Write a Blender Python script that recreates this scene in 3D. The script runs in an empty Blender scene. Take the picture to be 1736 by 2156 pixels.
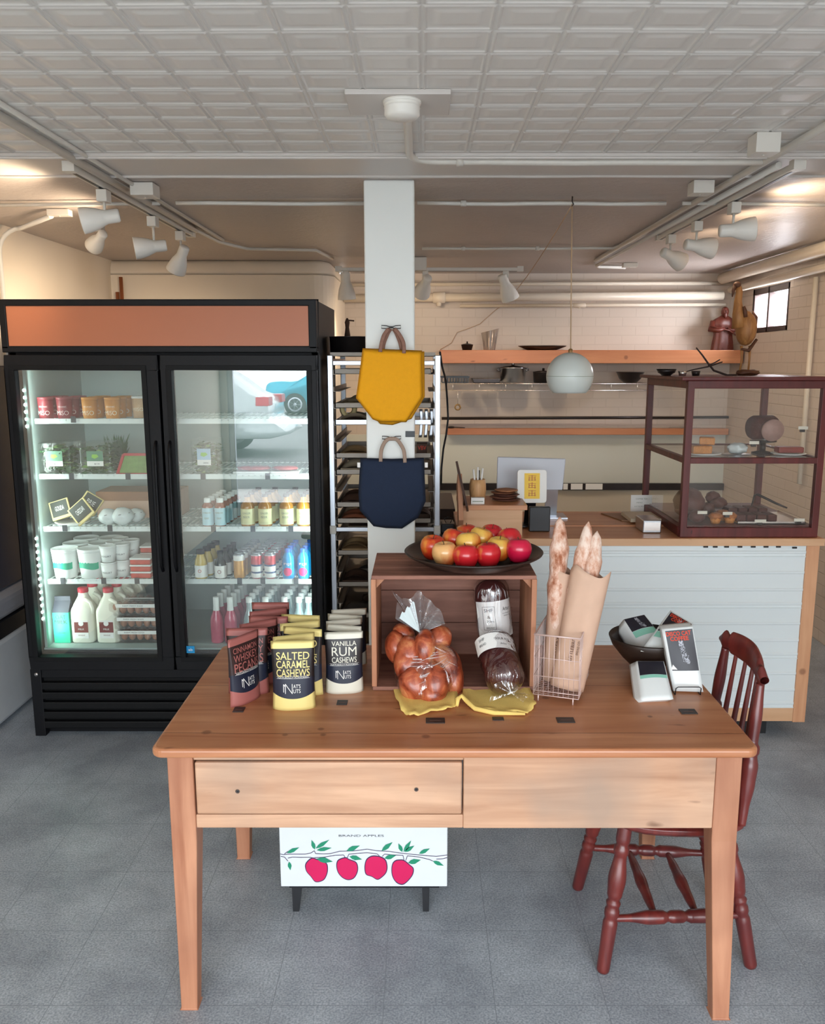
import bpy, bmesh, math, random
from mathutils import Vector, Matrix, noise
random.seed(7)
PI = math.pi
SC = bpy.context.scene
COL = SC.collection

# ------------------------------------------------------------------ camera
FPX, CX, CY, TILT, EYE = 1760.0, 888.0, 1078.0, math.atan(316/1760.0), 1.735
cam_d = bpy.data.cameras.new('camera'); cam = bpy.data.objects.new('camera', cam_d); COL.objects.link(cam)
cam.location = (0, 0, EYE); cam.rotation_euler = (PI/2 - TILT, 0, 0)
cam_d.sensor_fit = 'VERTICAL'; cam_d.sensor_height = 24.0
cam_d.lens = 24.0*FPX/2156.0
cam_d.shift_x = -(CX-868)/2156.0
cam_d.clip_start = 0.02; cam_d.clip_end = 200
SC.camera = cam

# ------------------------------------------------------------------ view
SC.view_settings.view_transform = 'Standard'; SC.view_settings.look = 'None'
SC.view_settings.gamma = 1; SC.view_settings.use_curve_mapping = False
SC.view_settings.exposure = 0.68
SC.cycles.max_bounces = 10; SC.cycles.diffuse_bounces = 4; SC.cycles.glossy_bounces = 4
SC.cycles.transparent_max_bounces = 16; SC.cycles.transmission_bounces = 6
SC.cycles.caustics_reflective = False; SC.cycles.caustics_refractive = False
SC.cycles.sample_clamp_indirect = 6.0
SC.cycles.use_denoising = True

# ------------------------------------------------------------------ world: bright overcast day
W = bpy.data.worlds.new('overcast_sky'); SC.world = W; W.use_nodes = True
bg = W.node_tree.nodes['Background']; bg.inputs[0].default_value = (0.89, 0.95, 1.0, 1); bg.inputs[1].default_value = 6.0

def area(name, loc, rot, sx, sy, power, col, portal=False):
    d = bpy.data.lights.new(name, 'AREA'); d.shape = 'RECTANGLE'; d.size = sx; d.size_y = sy; d.energy = power; d.color = col
    if portal: d.cycles.is_portal = True
    o = bpy.data.objects.new(name, d); COL.objects.link(o); o.location = loc; o.rotation_euler = rot
    return o
# daylight arrives through the storefront glass behind the camera
area('storefront_portal', (0.2, -1.58, 1.25), (PI/2, 0, 0), 4.7, 2.25, 1, (1, 1, 1), True)
# daylight falling in through the small high window on the right
area('side_window_daylight', (2.66, 6.18, 2.13), (0, PI/2, 0.0), .40, .75, 26, (.97, .98, 1))
LAMP_COL = (1.0, 0.79, 0.56)

# ------------------------------------------------------------------ helpers
def lin(c):
    c = c/255.0
    return c/12.92 if c <= 0.04045 else ((c+0.055)/1.055)**2.4
def H(s):
    s = s.lstrip('#'); return tuple(lin(int(s[i:i+2], 16)) for i in (0, 2, 4)) + (1.0,)
def ray(u, v):
    a, b = (u-CX)/FPX, (v-CY)/FPX
    c, s = math.cos(TILT), math.sin(TILT)
    return Vector((a, c - b*s, -s - b*c))
def at(u, v, y):
    "the place at distance y behind picture point u, v"
    r = ray(u, v); k = y/r.y
    return Vector((r.x*k, y, EYE + r.z*k))
def onz(u, v, z):
    r = ray(u, v); k = (z-EYE)/r.z
    return Vector((r.x*k, r.y*k, z))
def onx(u, v, x):
    r = ray(u, v); k = x/r.x
    return Vector((x, r.y*k, EYE + r.z*k))

def T(x, y, z): return Matrix.Translation((x, y, z))
def R(a, ax): return Matrix.Rotation(a, 4, ax)
def frame(o, a, b):
    a = Vector(a).normalized(); b = Vector(b); b = (b - a*b.dot(a)).normalized(); n = a.cross(b)
    M = Matrix.Identity(4)
    for i in range(3): M[i][0], M[i][1], M[i][2], M[i][3] = a[i], b[i], n[i], o[i]
    return M
FRONT = lambda x, y, z: frame((x, y, z), (1, 0, 0), (0, 0, 1))     # text frame facing the shop front (-y)

_txt = {}
def text_mesh(s, bold=0.0):
    k = (s, bold)
    if k not in _txt:
        c = bpy.data.curves.new('lettering', 'FONT'); c.body = s; c.align_x = 'CENTER'; c.align_y = 'CENTER'; c.size = 1.0
        c.resolution_u = 3; c.offset = bold
        o = bpy.data.objects.new('lettering', c)
        me = bpy.data.meshes.new_from_object(o)
        vs = [v.co.copy() for v in me.vertices]; fs = [tuple(p.vertices) for p in me.polygons]
        bpy.data.objects.remove(o); bpy.data.curves.remove(c); bpy.data.meshes.remove(me)
        x0 = min(v.x for v in vs); x1 = max(v.x for v in vs); y0 = min(v.y for v in vs); y1 = max(v.y for v in vs)
        vs = [Vector(((v.x-(x0+x1)/2)/(x1-x0), (v.y-(y0+y1)/2)/(y1-y0), 0)) for v in vs]
        _txt[k] = (vs, fs)
    return _txt[k]

class MB:
    def __init__(s): s.v = []; s.f = []; s.m = []; s.s = []; s.M = None
    def add(s, vs, fs, mi=0, sm=False, M=None):
        n = len(s.v)
        for p in vs:
            p = Vector(p)
            if M is not None: p = M @ p
            if s.M is not None: p = s.M @ p
            s.v.append(p)
        for f in fs:
            s.f.append(tuple(i+n for i in f)); s.m.append(mi); s.s.append(sm)
        return s
    def box(s, x0, x1, y0, y1, z0, z1, mi=0, M=None):
        vs = [(x, y, z) for z in (z0, z1) for y in (y0, y1) for x in (x0, x1)]
        return s.add(vs, [(0,2,3,1),(4,5,7,6),(0,1,5,4),(2,6,7,3),(0,4,6,2),(1,3,7,5)], mi, False, M)
    def bar(s, p, q, w, h=None, up=(0,0,1), mi=0):
        h = h or w; p = Vector(p); q = Vector(q); d = q-p; L = d.length; d.normalize()
        upv = Vector(up)
        if abs(d.dot(upv)) > .98: upv = Vector((1,0,0))
        a = d.cross(upv).normalized(); b = a.cross(d)
        M = Matrix.Identity(4)
        for i in range(3): M[i][0], M[i][1], M[i][2], M[i][3] = a[i], b[i], d[i], p[i]
        return s.box(-w/2, w/2, -h/2, h/2, 0, L, mi, M)
    def tube(s, pts, r, n=10, mi=0, closed=False, sm=True, caps=True, flat=1.0):
        pts = [Vector(p) for p in pts]; N = len(pts)
        rs = r if isinstance(r, (list, tuple)) else [r]*N
        vs = []; up = None
        for i, p in enumerate(pts):
            if closed: d = pts[(i+1) % N]-pts[i-1]
            else: d = pts[min(i+1, N-1)]-pts[max(i-1, 0)]
            if d.length < 1e-9: d = Vector((0,0,1))
            d.normalize()
            if up is None:
                up = Vector((0,0,1)) if abs(d.z) < .9 else Vector((0,1,0))
            a = d.cross(up)
            if a.length < 1e-6: a = d.orthogonal()
            a.normalize(); b = a.cross(d).normalized(); up = b
            for k in range(n):
                t = 2*PI*k/n
                vs.append(p + a*math.cos(t)*rs[i] + b*math.sin(t)*rs[i]*flat)
        fs = []
        for i in range(N if closed else N-1):
            j = (i+1) % N
            for k in range(n):
                k2 = (k+1) % n
                fs.append((i*n+k, i*n+k2, j*n+k2, j*n+k))
        s.add(vs, fs, mi, sm)
        if caps and not closed:
            s.add(vs[:n], [tuple(range(n))[::-1]], mi, False); s.add(vs[-n:], [tuple(range(n))], mi, False)
        return s
    def lathe(s, prof, c=(0,0,0), n=24, mi=0, sm=True, M=None, mis=None):
        vs = []
        for r, z in prof:
            r = max(r, 1e-5)
            for k in range(n):
                t = 2*PI*k/n; vs.append((c[0]+r*math.cos(t), c[1]+r*math.sin(t), c[2]+z))
        for i in range(len(prof)-1):
            fs = [(i*n+k, i*n+(k+1) % n, (i+1)*n+(k+1) % n, (i+1)*n+k) for k in range(n)]
            idx = sorted(set(j for f in fs for j in f)); 
            s._sub(vs, fs, (mis[i] if mis else mi), sm, M)
        return s
    def _sub(s, vs, fs, mi, sm, M):
        idx = sorted(set(j for f in fs for j in f)); mp = {j: k for k, j in enumerate(idx)}
        s.add([vs[j] for j in idx], [tuple(mp[j] for j in f) for f in fs], mi, sm, M)
    def prism(s, poly, t, M, mi=0, side=None):
        "poly in the a,b plane of frame M, extruded t along its normal both ways from 0"
        n = len(poly)
        vs = [(a, b, 0) for a, b in poly] + [(a, b, t) for a, b in poly]
        fs = [tuple(range(n))[::-1], tuple(range(n, 2*n))] + [(i, (i+1) % n, n+(i+1) % n, n+i) for i in range(n)]
        s.add(vs, fs[:2], mi, False, M)
        s.add(vs, fs[2:], mi if side is None else side, False, M); return s
    def grid(s, fn, nu, nv, mi=0, sm=True, mif=None, M=None):
        vs = [fn(i/nu, j/nv) for j in range(nv+1) for i in range(nu+1)]
        g = {}
        for j in range(nv):
            for i in range(nu):
                q = (j*(nu+1)+i, j*(nu+1)+i+1, (j+1)*(nu+1)+i+1, (j+1)*(nu+1)+i)
                g.setdefault(mif((i+.5)/nu, (j+.5)/nv) if mif else mi, []).append(q)
        n = len(s.v)
        s.add(vs, [], 0, sm, M)
        for k, qs in g.items():
            for q in qs: s.f.append(tuple(a+n for a in q)); s.m.append(k); s.s.append(sm)
        return s
    def text(s, t, w, h, M, mi=0, bold=0.0, warp=None):
        vs, fs = text_mesh(t, bold)
        vs = [Vector((v.x*w, v.y*h, 0)) for v in vs]
        if warp: vs = [M @ v for v in vs]; vs = [warp(v) for v in vs]; return s.add(vs, fs, mi)
        return s.add(vs, fs, mi, False, M)
    def blob(s, c, r, sub=3, mi=0, M=None, ns=0.0, freq=1.0, sq=None):
        bm = bmesh.new(); bmesh.ops.create_icosphere(bm, subdivisions=sub, radius=1)
        vs = []
        for v in bm.verts:
            p = v.co.copy()
            if sq: 
                p = Vector((math.copysign(abs(p.x)**sq, p.x), math.copysign(abs(p.y)**sq, p.y), math.copysign(abs(p.z)**sq, p.z)))
            k = 1 + ns*noise.noise(v.co*freq + Vector(c)*13.7)
            vs.append(Vector((p.x*r[0]*k+c[0], p.y*r[1]*k+c[1], p.z*r[2]*k+c[2])))
        fs = [tuple(x.index for x in f.verts) for f in bm.faces]
        bm.free(); return s.add(vs, fs, mi, True, M)
    def build(s, name, mats, parent=None, off=None, bevel=0, seg=2, subd=0):
        me = bpy.data.meshes.new(name)
        o3 = Vector(off) if off is not None else Vector((0,0,0))
        me.from_pydata([tuple(v-o3) for v in s.v], [], s.f)
        if not isinstance(mats, (list, tuple)): mats = [mats]
        for m in mats: me.materials.append(m)
        me.polygons.foreach_set('material_index', s.m); me.polygons.foreach_set('use_smooth', s.s)
        me.update()
        if s.f:
            bm = bmesh.new(); bm.from_mesh(me); bmesh.ops.remove_doubles(bm, verts=bm.verts, dist=1e-6); bm.to_mesh(me); bm.free()
        o = bpy.data.objects.new(name, me); COL.objects.link(o)
        if parent is not None: o.parent = parent
        if bevel:
            b = o.modifiers.new('bevel', 'BEVEL'); b.width = bevel; b.segments = seg; b.limit_method = 'ANGLE'; b.angle_limit = 0.6
        if subd:
            b = o.modifiers.new('smooth', 'SUBSURF'); b.levels = subd; b.render_levels = subd
        return o

def tag(o, label=None, cat=None, group=None, kind=None):
    if label: o['label'] = label
    if cat: o['category'] = cat
    if group: o['group'] = group
    if kind: o['kind'] = kind
    return o
def thing(name, label, cat, loc=(0,0,0), group=None, rz=0):
    o = bpy.data.objects.new(name, None); COL.objects.link(o); o.location = loc; o.rotation_euler = (0,0,rz)
    o.empty_display_size = .05
    return tag(o, label, cat, group)
def solo(name, mb, mats, label, cat, loc=(0,0,0), group=None, **k):
    o = mb.build(name, mats, None, loc, **k); o.location = loc
    return tag(o, label, cat, group)
def struct(name, mb, mats, **k): return tag(mb.build(name, mats, **k), kind='structure')
def dup(o, parent=None, loc=None, rz=None, label=None, group=None):
    c = o.copy(); COL.objects.link(c); c.parent = parent
    for ch in list(o.children): dup(ch, c)
    if loc is not None: c.location = loc
    if rz is not None: c.rotation_euler = (0,0,rz)
    if label: c['label'] = label
    if group: c['group'] = group
    return c
class Rep:
    "first use returns the prototype itself, later uses copies of it"
    def __init__(s, proto): s.p = proto; s.used = False
    def put(s, loc, rz=0, label=None, group=None):
        if not s.used:
            s.used = True; o = s.p; o.location = loc; o.rotation_euler = (0,0,rz)
            if label: o['label'] = label
            if group: o['group'] = group
            return o
        return dup(s.p, None, loc, rz, label, group)

# ------------------------------------------------------------------ materials
def nt(name):
    m = bpy.data.materials.new(name); m.use_nodes = True
    t = m.node_tree; b = t.nodes['Principled BSDF']; return m, t, b
def N(t, ty, **k):
    n = t.nodes.new(ty)
    for a, v in k.items():
        if a.startswith('i_'): n.inputs[int(a[2:])].default_value = v
        else: setattr(n, a, v)
    return n
def pm(name, col, rough=.5, metal=0.0, var=.08, scale=12.0, bump=0.0, bscale=None, emit=None, es=0, spec=None, coat=0, sss=0, stretch=None):
    m, t, b = nt(name); L = t.links.new
    if isinstance(col, str): col = H(col)
    tc = N(t, 'ShaderNodeTexCoord'); mp = N(t, 'ShaderNodeMapping'); L(tc.outputs['Object'], mp.inputs[0])
    if stretch: mp.inputs['Scale'].default_value = stretch
    nz = N(t, 'ShaderNodeTexNoise'); nz.inputs['Scale'].default_value = scale; nz.inputs['Detail'].default_value = 4; L(mp.outputs[0], nz.inputs['Vector'])
    mx = N(t, 'ShaderNodeMix', data_type='RGBA')
    mx.inputs[6].default_value = tuple(max(0, c*(1-var)) for c in col[:3]) + (1,)
    mx.inputs[7].default_value = tuple(min(1, c*(1+var)) for c in col[:3]) + (1,)
    L(nz.outputs['Fac'], mx.inputs[0]); L(mx.outputs[2], b.inputs['Base Color'])
    b.inputs['Roughness'].default_value = rough; b.inputs['Metallic'].default_value = metal
    if spec is not None: b.inputs['Specular IOR Level'].default_value = spec
    if coat: b.inputs['Coat Weight'].default_value = coat; b.inputs['Coat Roughness'].default_value = .12
    if sss: b.inputs['Subsurface Weight'].default_value = sss; b.inputs['Subsurface Scale'].default_value = .01
    if bump:
        bp = N(t, 'ShaderNodeBump'); bp.inputs['Strength'].default_value = bump; bp.inputs['Distance'].default_value = .004
        n2 = N(t, 'ShaderNodeTexNoise'); n2.inputs['Scale'].default_value = bscale or scale*4; n2.inputs['Detail'].default_value = 5
        L(mp.outputs[0], n2.inputs['Vector']); L(n2.outputs['Fac'], bp.inputs['Height']); L(bp.outputs[0], b.inputs['Normal'])
    if emit is not None:
        b.inputs['Emission Color'].default_value = H(emit) if isinstance(emit, str) else emit; b.inputs['Emission Strength'].default_value = es
    return m
def wood(name, c1, c2, axis='x', scale=1.0, rough=.5, knots=None, seams=None, c3=None, bump=.15, coat=0, worn=.55):
    m, t, b = nt(name); L = t.links.new
    tc = N(t, 'ShaderNodeTexCoord'); mp = N(t, 'ShaderNodeMapping'); L(tc.outputs['Object'], mp.inputs[0])
    sv = {'x': (1.2, 14, 14), 'y': (14, 1.2, 14), 'z': (14, 14, 1.2)}[axis]
    mp.inputs['Scale'].default_value = tuple(a*scale for a in sv)
    nz = N(t, 'ShaderNodeTexNoise'); nz.inputs['Scale'].default_value = 1.6; nz.inputs['Detail'].default_value = 7; nz.inputs['Distortion'].default_value = .6
    L(mp.outputs[0], nz.inputs['Vector'])
    cr = N(t, 'ShaderNodeValToRGB'); cr.color_ramp.elements[0].position = .3; cr.color_ramp.elements[1].position = .68
    cr.color_ramp.elements[0].color = H(c1); cr.color_ramp.elements[1].color = H(c2); L(nz.outputs['Fac'], cr.inputs[0])
    out = cr.outputs[0]
    # broad worn patches
    n2 = N(t, 'ShaderNodeTexNoise'); n2.inputs['Scale'].default_value = 3.2*scale; n2.inputs['Detail'].default_value = 3; L(tc.outputs['Object'], n2.inputs['Vector'])
    r2 = N(t, 'ShaderNodeValToRGB'); r2.color_ramp.elements[0].position = .42; r2.color_ramp.elements[1].position = .66
    r2.color_ramp.elements[0].color = (0,0,0,1); r2.color_ramp.elements[1].color = (worn,worn,worn,1); L(n2.outputs['Fac'], r2.inputs[0])
    mx = N(t, 'ShaderNodeMix', data_type='RGBA'); mx.inputs[7].default_value = H(c3 or c1); L(r2.outputs[0], mx.inputs[0]); L(out, mx.inputs[6]); out = mx.outputs[2]
    # small dark flecks and dents
    n3 = N(t, 'ShaderNodeTexNoise'); n3.inputs['Scale'].default_value = 26*scale; n3.inputs['Detail'].default_value = 2
    mp3 = N(t, 'ShaderNodeMapping'); mp3.inputs['Scale'].default_value = {'x': (.35,1,1), 'y': (1,.35,1), 'z': (1,1,.35)}[axis]
    L(tc.outputs['Object'], mp3.inputs[0]); L(mp3.outputs[0], n3.inputs['Vector'])
    r3 = N(t, 'ShaderNodeValToRGB'); r3.color_ramp.elements[0].position = .70; r3.color_ramp.elements[1].position = .78
    r3.color_ramp.elements[0].color = (0,0,0,1); r3.color_ramp.elements[1].color = (.7,.7,.7,1); L(n3.outputs['Fac'], r3.inputs[0])
    mx3 = N(t, 'ShaderNodeMix', data_type='RGBA'); d = H(c1); mx3.inputs[7].default_value = (d[0]*.35, d[1]*.3, d[2]*.28, 1)
    L(r3.outputs[0], mx3.inputs[0]); L(out, mx3.inputs[6]); out = mx3.outputs[2]
    sep = N(t, 'ShaderNodeSeparateXYZ'); L(tc.outputs['Object'], sep.inputs[0])
    for s in (seams or []):      # (axis index, position, half width)
        a = N(t, 'ShaderNodeMath', operation='SUBTRACT'); L(sep.outputs[s[0]], a.inputs[0]); a.inputs[1].default_value = s[1]
        if len(s) > 3:
            w_ = N(t, 'ShaderNodeTexNoise'); w_.inputs['Scale'].default_value = 3; L(tc.outputs['Object'], w_.inputs['Vector'])
            w2 = N(t, 'ShaderNodeMath', operation='MULTIPLY'); L(w_.outputs['Fac'], w2.inputs[0]); w2.inputs[1].default_value = s[3]
            w3 = N(t, 'ShaderNodeMath', operation='ADD'); L(a.outputs[0], w3.inputs[0]); L(w2.outputs[0], w3.inputs[1]); a = w3
        ab = N(t, 'ShaderNodeMath', operation='ABSOLUTE'); L(a.outputs[0], ab.inputs[0])
        lt = N(t, 'ShaderNodeMath', operation='LESS_THAN'); L(ab.outputs[0], lt.inputs[0]); lt.inputs[1].default_value = s[2]
        m4 = N(t, 'ShaderNodeMix', data_type='RGBA'); m4.inputs[7].default_value = (d[0]*.3, d[1]*.25, d[2]*.25, 1)
        L(lt.outputs[0], m4.inputs[0]); L(out, m4.inputs[6]); out = m4.outputs[2]
    for kx, ky, kz, kr in (knots or []):
        vm = N(t, 'ShaderNodeVectorMath', operation='DISTANCE'); L(tc.outputs['Object'], vm.inputs[0]); vm.inputs[1].default_value = (kx, ky, kz)
        mr = N(t, 'ShaderNodeMapRange'); mr.inputs[1].default_value = kr*.5; mr.inputs[2].default_value = kr; mr.inputs[3].default_value = .6; mr.inputs[4].default_value = 0; L(vm.outputs['Value'], mr.inputs[0])
        m5 = N(t, 'ShaderNodeMix', data_type='RGBA'); m5.inputs[7].default_value = (d[0]*.3, d[1]*.22, d[2]*.2, 1); L(mr.outputs[0], m5.inputs[0]); L(out, m5.inputs[6]); out = m5.outputs[2]
    L(out, b.inputs['Base Color']); b.inputs['Roughness'].default_value = rough
    if coat: b.inputs['Coat Weight'].default_value = coat; b.inputs['Coat Roughness'].default_value = .2
    bp = N(t, 'ShaderNodeBump'); bp.inputs['Strength'].default_value = bump; bp.inputs['Distance'].default_value = .003; L(nz.outputs['Fac'], bp.inputs['Height']); L(bp.outputs[0], b.inputs['Normal'])
    return m
def glass(name, tint=(.95,.99,.97,1), refl=1.6, rough=.0, bump=0, bscale=8, base=0.0, haze=None, hz=0.0, stretch=None):
    "thin sheet: clear with a fresnel mirror on top"
    m = bpy.data.materials.new(name); m.use_nodes = True; t = m.node_tree; L = t.links.new; t.nodes.clear()
    o = N(t, 'ShaderNodeOutputMaterial'); tr = N(t, 'ShaderNodeBsdfTransparent'); tr.inputs[0].default_value = tint
    gl = N(t, 'ShaderNodeBsdfGlossy'); gl.inputs['Roughness'].default_value = rough; gl.inputs[0].default_value = (1,1,1,1)
    fr = N(t, 'ShaderNodeLayerWeight'); fr.inputs[0].default_value = .5
    pw = N(t, 'ShaderNodeMath', operation='POWER'); pw.inputs[1].default_value = 5; L(fr.outputs['Facing'], pw.inputs[0])
    sk = N(t, 'ShaderNodeMath', operation='MULTIPLY_ADD'); sk.inputs[1].default_value = .96; sk.inputs[2].default_value = .04; L(pw.outputs[0], sk.inputs[0])
    mu = N(t, 'ShaderNodeMath', operation='MULTIPLY_ADD'); mu.inputs[1].default_value = refl; mu.inputs[2].default_value = base; mu.use_clamp = True
    L(sk.outputs[0], mu.inputs[0]); mx = N(t, 'ShaderNodeMixShader'); L(mu.outputs[0], mx.inputs[0])
    src = tr.outputs[0]
    if haze:
        df = N(t, 'ShaderNodeBsdfDiffuse'); df.inputs[0].default_value = haze; m2 = N(t, 'ShaderNodeMixShader'); m2.inputs[0].default_value = hz
        L(tr.outputs[0], m2.inputs[1]); L(df.outputs[0], m2.inputs[2]); src = m2.outputs[0]
    L(src, mx.inputs[1]); L(gl.outputs[0], mx.inputs[2]); L(mx.outputs[0], o.inputs[0])
    if bump:
        tc = N(t, 'ShaderNodeTexCoord'); mp = N(t, 'ShaderNodeMapping'); L(tc.outputs['Object'], mp.inputs[0])
        if stretch: mp.inputs['Scale'].default_value = stretch
        nz = N(t, 'ShaderNodeTexNoise'); nz.inputs['Scale'].default_value = bscale; nz.inputs['Detail'].default_value = 3; nz.inputs['Distortion'].default_value = 1.2; L(mp.outputs[0], nz.inputs['Vector'])
        bp = N(t, 'ShaderNodeBump'); bp.inputs['Strength'].default_value = bump; bp.inputs['Distance'].default_value = .02; L(nz.outputs['Fac'], bp.inputs['Height'])
        L(bp.outputs[0], gl.inputs['Normal']); L(bp.outputs[0], fr.inputs['Normal'])
    return m

M = {}
M['white'] = pm('white_paint', '#ece9e2', .45, var=.03)
M['track'] = pm('track_white', '#d8d4cc', .4, var=.03)
M['pipe'] = pm('painted_pipe', '#e2d6c4', .4, var=.04)
M['column'] = pm('column_paint', '#e9ece9', .45, var=.03, scale=3, bump=.05, bscale=30)
M['black'] = pm('black_enamel', '#15161b', .35, var=.2)
M['blackmatte'] = pm('black_matte', '#141417', .7, var=.2)
M['steel'] = pm('brushed_steel', '#b9bcc0', .28, 1.0, var=.08, stretch=(1,1,30))
M['alu'] = pm('aluminium', '#c9ced6', .35, .9, var=.06)
M['oldalu'] = pm('old_aluminium', '#8d857c', .5, .7, var=.2)
M['chrome'] = pm('chrome_wire', '#d9d3cf', .25, .9, var=.05)
M['dark_steel'] = pm('dark_steel', '#3a3433', .35, .7, var=.3, scale=20)
M['parchment'] = pm('parchment', '#b9a78c', .7, var=.15)
M['paperwhite'] = pm('white_paper', '#f1f0ec', .7, var=.03)
M['ink'] = pm('black_ink', '#1b1b1f', .6, var=.1)
M['kraft'] = pm('kraft_paper', '#cfab94', .75, var=.08, scale=30, bump=.2, bscale=14)
M['redink'] = pm('red_ink', '#d8401f', .6, var=.05)

# ================================================================== ROOM
ZC = 2.43; XL = -2.16; XR = 2.50; YB = 6.90; YK = 6.0; XK = -.62
def floor_mat():
    m, t, b = nt('vinyl_tiles'); L = t.links.new
    tc = N(t, 'ShaderNodeTexCoord')
    n1 = N(t, 'ShaderNodeTexNoise'); n1.inputs['Scale'].default_value = 170; n1.inputs['Detail'].default_value = 3; L(tc.outputs['Object'], n1.inputs['Vector'])
    c1 = N(t, 'ShaderNodeValToRGB'); e = c1.color_ramp.elements; e[0].position = .33; e[0].color = H('#8a939c'); e[1].position = .66; e[1].color = H('#b9c1c8'); L(n1.outputs['Fac'], c1.inputs[0])
    n2 = N(t, 'ShaderNodeTexNoise'); n2.inputs['Scale'].default_value = 2.6; n2.inputs['Detail'].default_value = 9; n2.inputs['Roughness'].default_value = .65; L(tc.outputs['Object'], n2.inputs['Vector'])
    c2 = N(t, 'ShaderNodeValToRGB'); e = c2.color_ramp.elements; e[0].position = .38; e[0].color = (.70,.70,.72,1); e[1].position = .64; e[1].color = (1.12,1.12,1.12,1); L(n2.outputs['Fac'], c2.inputs[0])
    mx = N(t, 'ShaderNodeMix', data_type='RGBA', blend_type='MULTIPLY'); mx.inputs[0].default_value = 1; L(c1.outputs[0], mx.inputs[6]); L(c2.outputs[0], mx.inputs[7])
    br = N(t, 'ShaderNodeTexBrick'); br.offset = 0; br.inputs['Scale'].default_value = 1; br.inputs['Mortar Size'].default_value = .0011; br.inputs['Mortar Smooth'].default_value = .3
    br.inputs['Brick Width'].default_value = .305; br.inputs['Row Height'].default_value = .305
    mp = N(t, 'ShaderNodeMapping'); mp.inputs['Location'].default_value = (.105,.12,0); L(tc.outputs['Object'], mp.inputs[0]); L(mp.outputs[0], br.inputs['Vector'])
    m2 = N(t, 'ShaderNodeMix', data_type='RGBA'); m2.inputs[7].default_value = H('#7d858c'); L(br.outputs['Fac'], m2.inputs[0]); L(mx.outputs[2], m2.inputs[6])
    L(m2.outputs[2], b.inputs['Base Color']); b.inputs['Roughness'].default_value = .42; b.inputs['Specular IOR Level'].default_value = .4
    bp = N(t, 'ShaderNodeBump'); bp.inputs['Strength'].default_value = .06; bp.inputs['Distance'].default_value = .01; L(n2.outputs['Fac'], bp.inputs['Height']); L(bp.outputs[0], b.inputs['Normal'])
    return m
def brick_mat(name, col, bump=.5, axis='x'):
    m, t, b = nt(name); L = t.links.new
    tc = N(t, 'ShaderNodeTexCoord'); sp = N(t, 'ShaderNodeSeparateXYZ'); L(tc.outputs['Object'], sp.inputs[0])
    cb = N(t, 'ShaderNodeCombineXYZ'); L(sp.outputs[1 if axis == 'x' else 0], cb.inputs[0]); L(sp.outputs[2], cb.inputs[1])
    br = N(t, 'ShaderNodeTexBrick'); br.inputs['Scale'].default_value = 1; br.inputs['Brick Width'].default_value = .215; br.inputs['Row Height'].default_value = .072; br.inputs['Mortar Size'].default_value = .005; br.inputs['Mortar Smooth'].default_value = .6
    br.inputs['Color1'].default_value = (1,1,1,1); br.inputs['Color2'].default_value = (.98,.98,.98,1); br.inputs['Mortar'].default_value = (.92,.91,.90,1)
    L(cb.outputs[0], br.inputs['Vector'])
    nz = N(t, 'ShaderNodeTexNoise'); nz.inputs['Scale'].default_value = 9; nz.inputs['Detail'].default_value = 5; L(tc.outputs['Object'], nz.inputs['Vector'])
    mx = N(t, 'ShaderNodeMix', data_type='RGBA', blend_type='MULTIPLY'); mx.inputs[0].default_value = 1; mx.inputs[6].default_value = H(col); L(br.outputs['Color'], mx.inputs[7])
    L(mx.outputs[2], b.inputs['Base Color']); b.inputs['Roughness'].default_value = .5
    iv = N(t, 'ShaderNodeMath', operation='SUBTRACT'); iv.inputs[0].default_value = 1; L(br.outputs['Fac'], iv.inputs[1])
    ad = N(t, 'ShaderNodeMath', operation='MULTIPLY_ADD'); L(nz.outputs['Fac'], ad.inputs[0]); ad.inputs[1].default_value = .4; L(iv.outputs[0], ad.inputs[2])
    bp = N(t, 'ShaderNodeBump'); bp.inputs['Strength'].default_value = bump; bp.inputs['Distance'].default_value = .006; L(ad.outputs[0], bp.inputs['Height']); L(bp.outputs[0], b.inputs['Normal'])
    return m
M['floor'] = floor_mat()
M['cream'] = pm('cream_plaster', '#ecdfcc', .6, var=.05, scale=2.5, bump=.15, bscale=9)
M['brickR'] = brick_mat('painted_brick_side', '#cdbfb2', .45, 'x')
M['brickB'] = brick_mat('painted_brick_back', '#d2c6ba', .15, 'y')
M['ceil'] = pm('tin_ceiling_paint', '#dcd8d3', .36, var=.03, scale=5, bump=.10, bscale=14)
M['ceil_back'] = pm('embossed_ceiling_shaded', '#b7aca6', .42, var=.05, scale=8, bump=1.0, bscale=38, stretch=(1, 2.2, 1))  # same ceiling, base colour darkened to stand for the weaker light at the rear
M['ceil_flat'] = pm('smooth_ceiling_paint', '#cdc7c2', .4, var=.03, scale=5, bump=.15, bscale=9)

struct('floor', MB().box(XL-.1, XR+.1, -1.7, YB+.1, -.06, 0), M['floor'])

# ceiling: pressed tin panels in front, embossed sheet behind
NX = .1524; NY = .1305; Y0 = 1.804-NY*5; Y1 = Y0+NY*14
def ridge(e, c, w): 
    d = abs(e-c)/w
    return (1-d*d)**2 if d < 1 else 0
def sst(a, b, x):
    x = min(1, max(0, (x-a)/(b-a))); return x*x*(3-2*x)
def tinh(ex, ey):
    e = min(ex, ey)
    return .0040*ridge(e, .0065, .0045) + .0026*sst(.024, .036, e)
ss = [0, .0035, .0065, .0095, .013, .024, .030, .036, .040, .046]
def axis_pts(a, pitch, n):
    out = []
    for k in range(n):
        st = ss + [pitch/2] + [pitch-x for x in reversed(ss[1:])]
        out += [(a+k*pitch+x, min(x, pitch-x)) for x in st]
    out.append((a+n*pitch, 0)); return out
xs = [p for p in axis_pts(-NX*15, NX, 32) if XL-.01 <= p[0] <= XR+.02]; ys = axis_pts(Y0, NY, 14)
mb = MB(); nx = len(xs)
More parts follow.
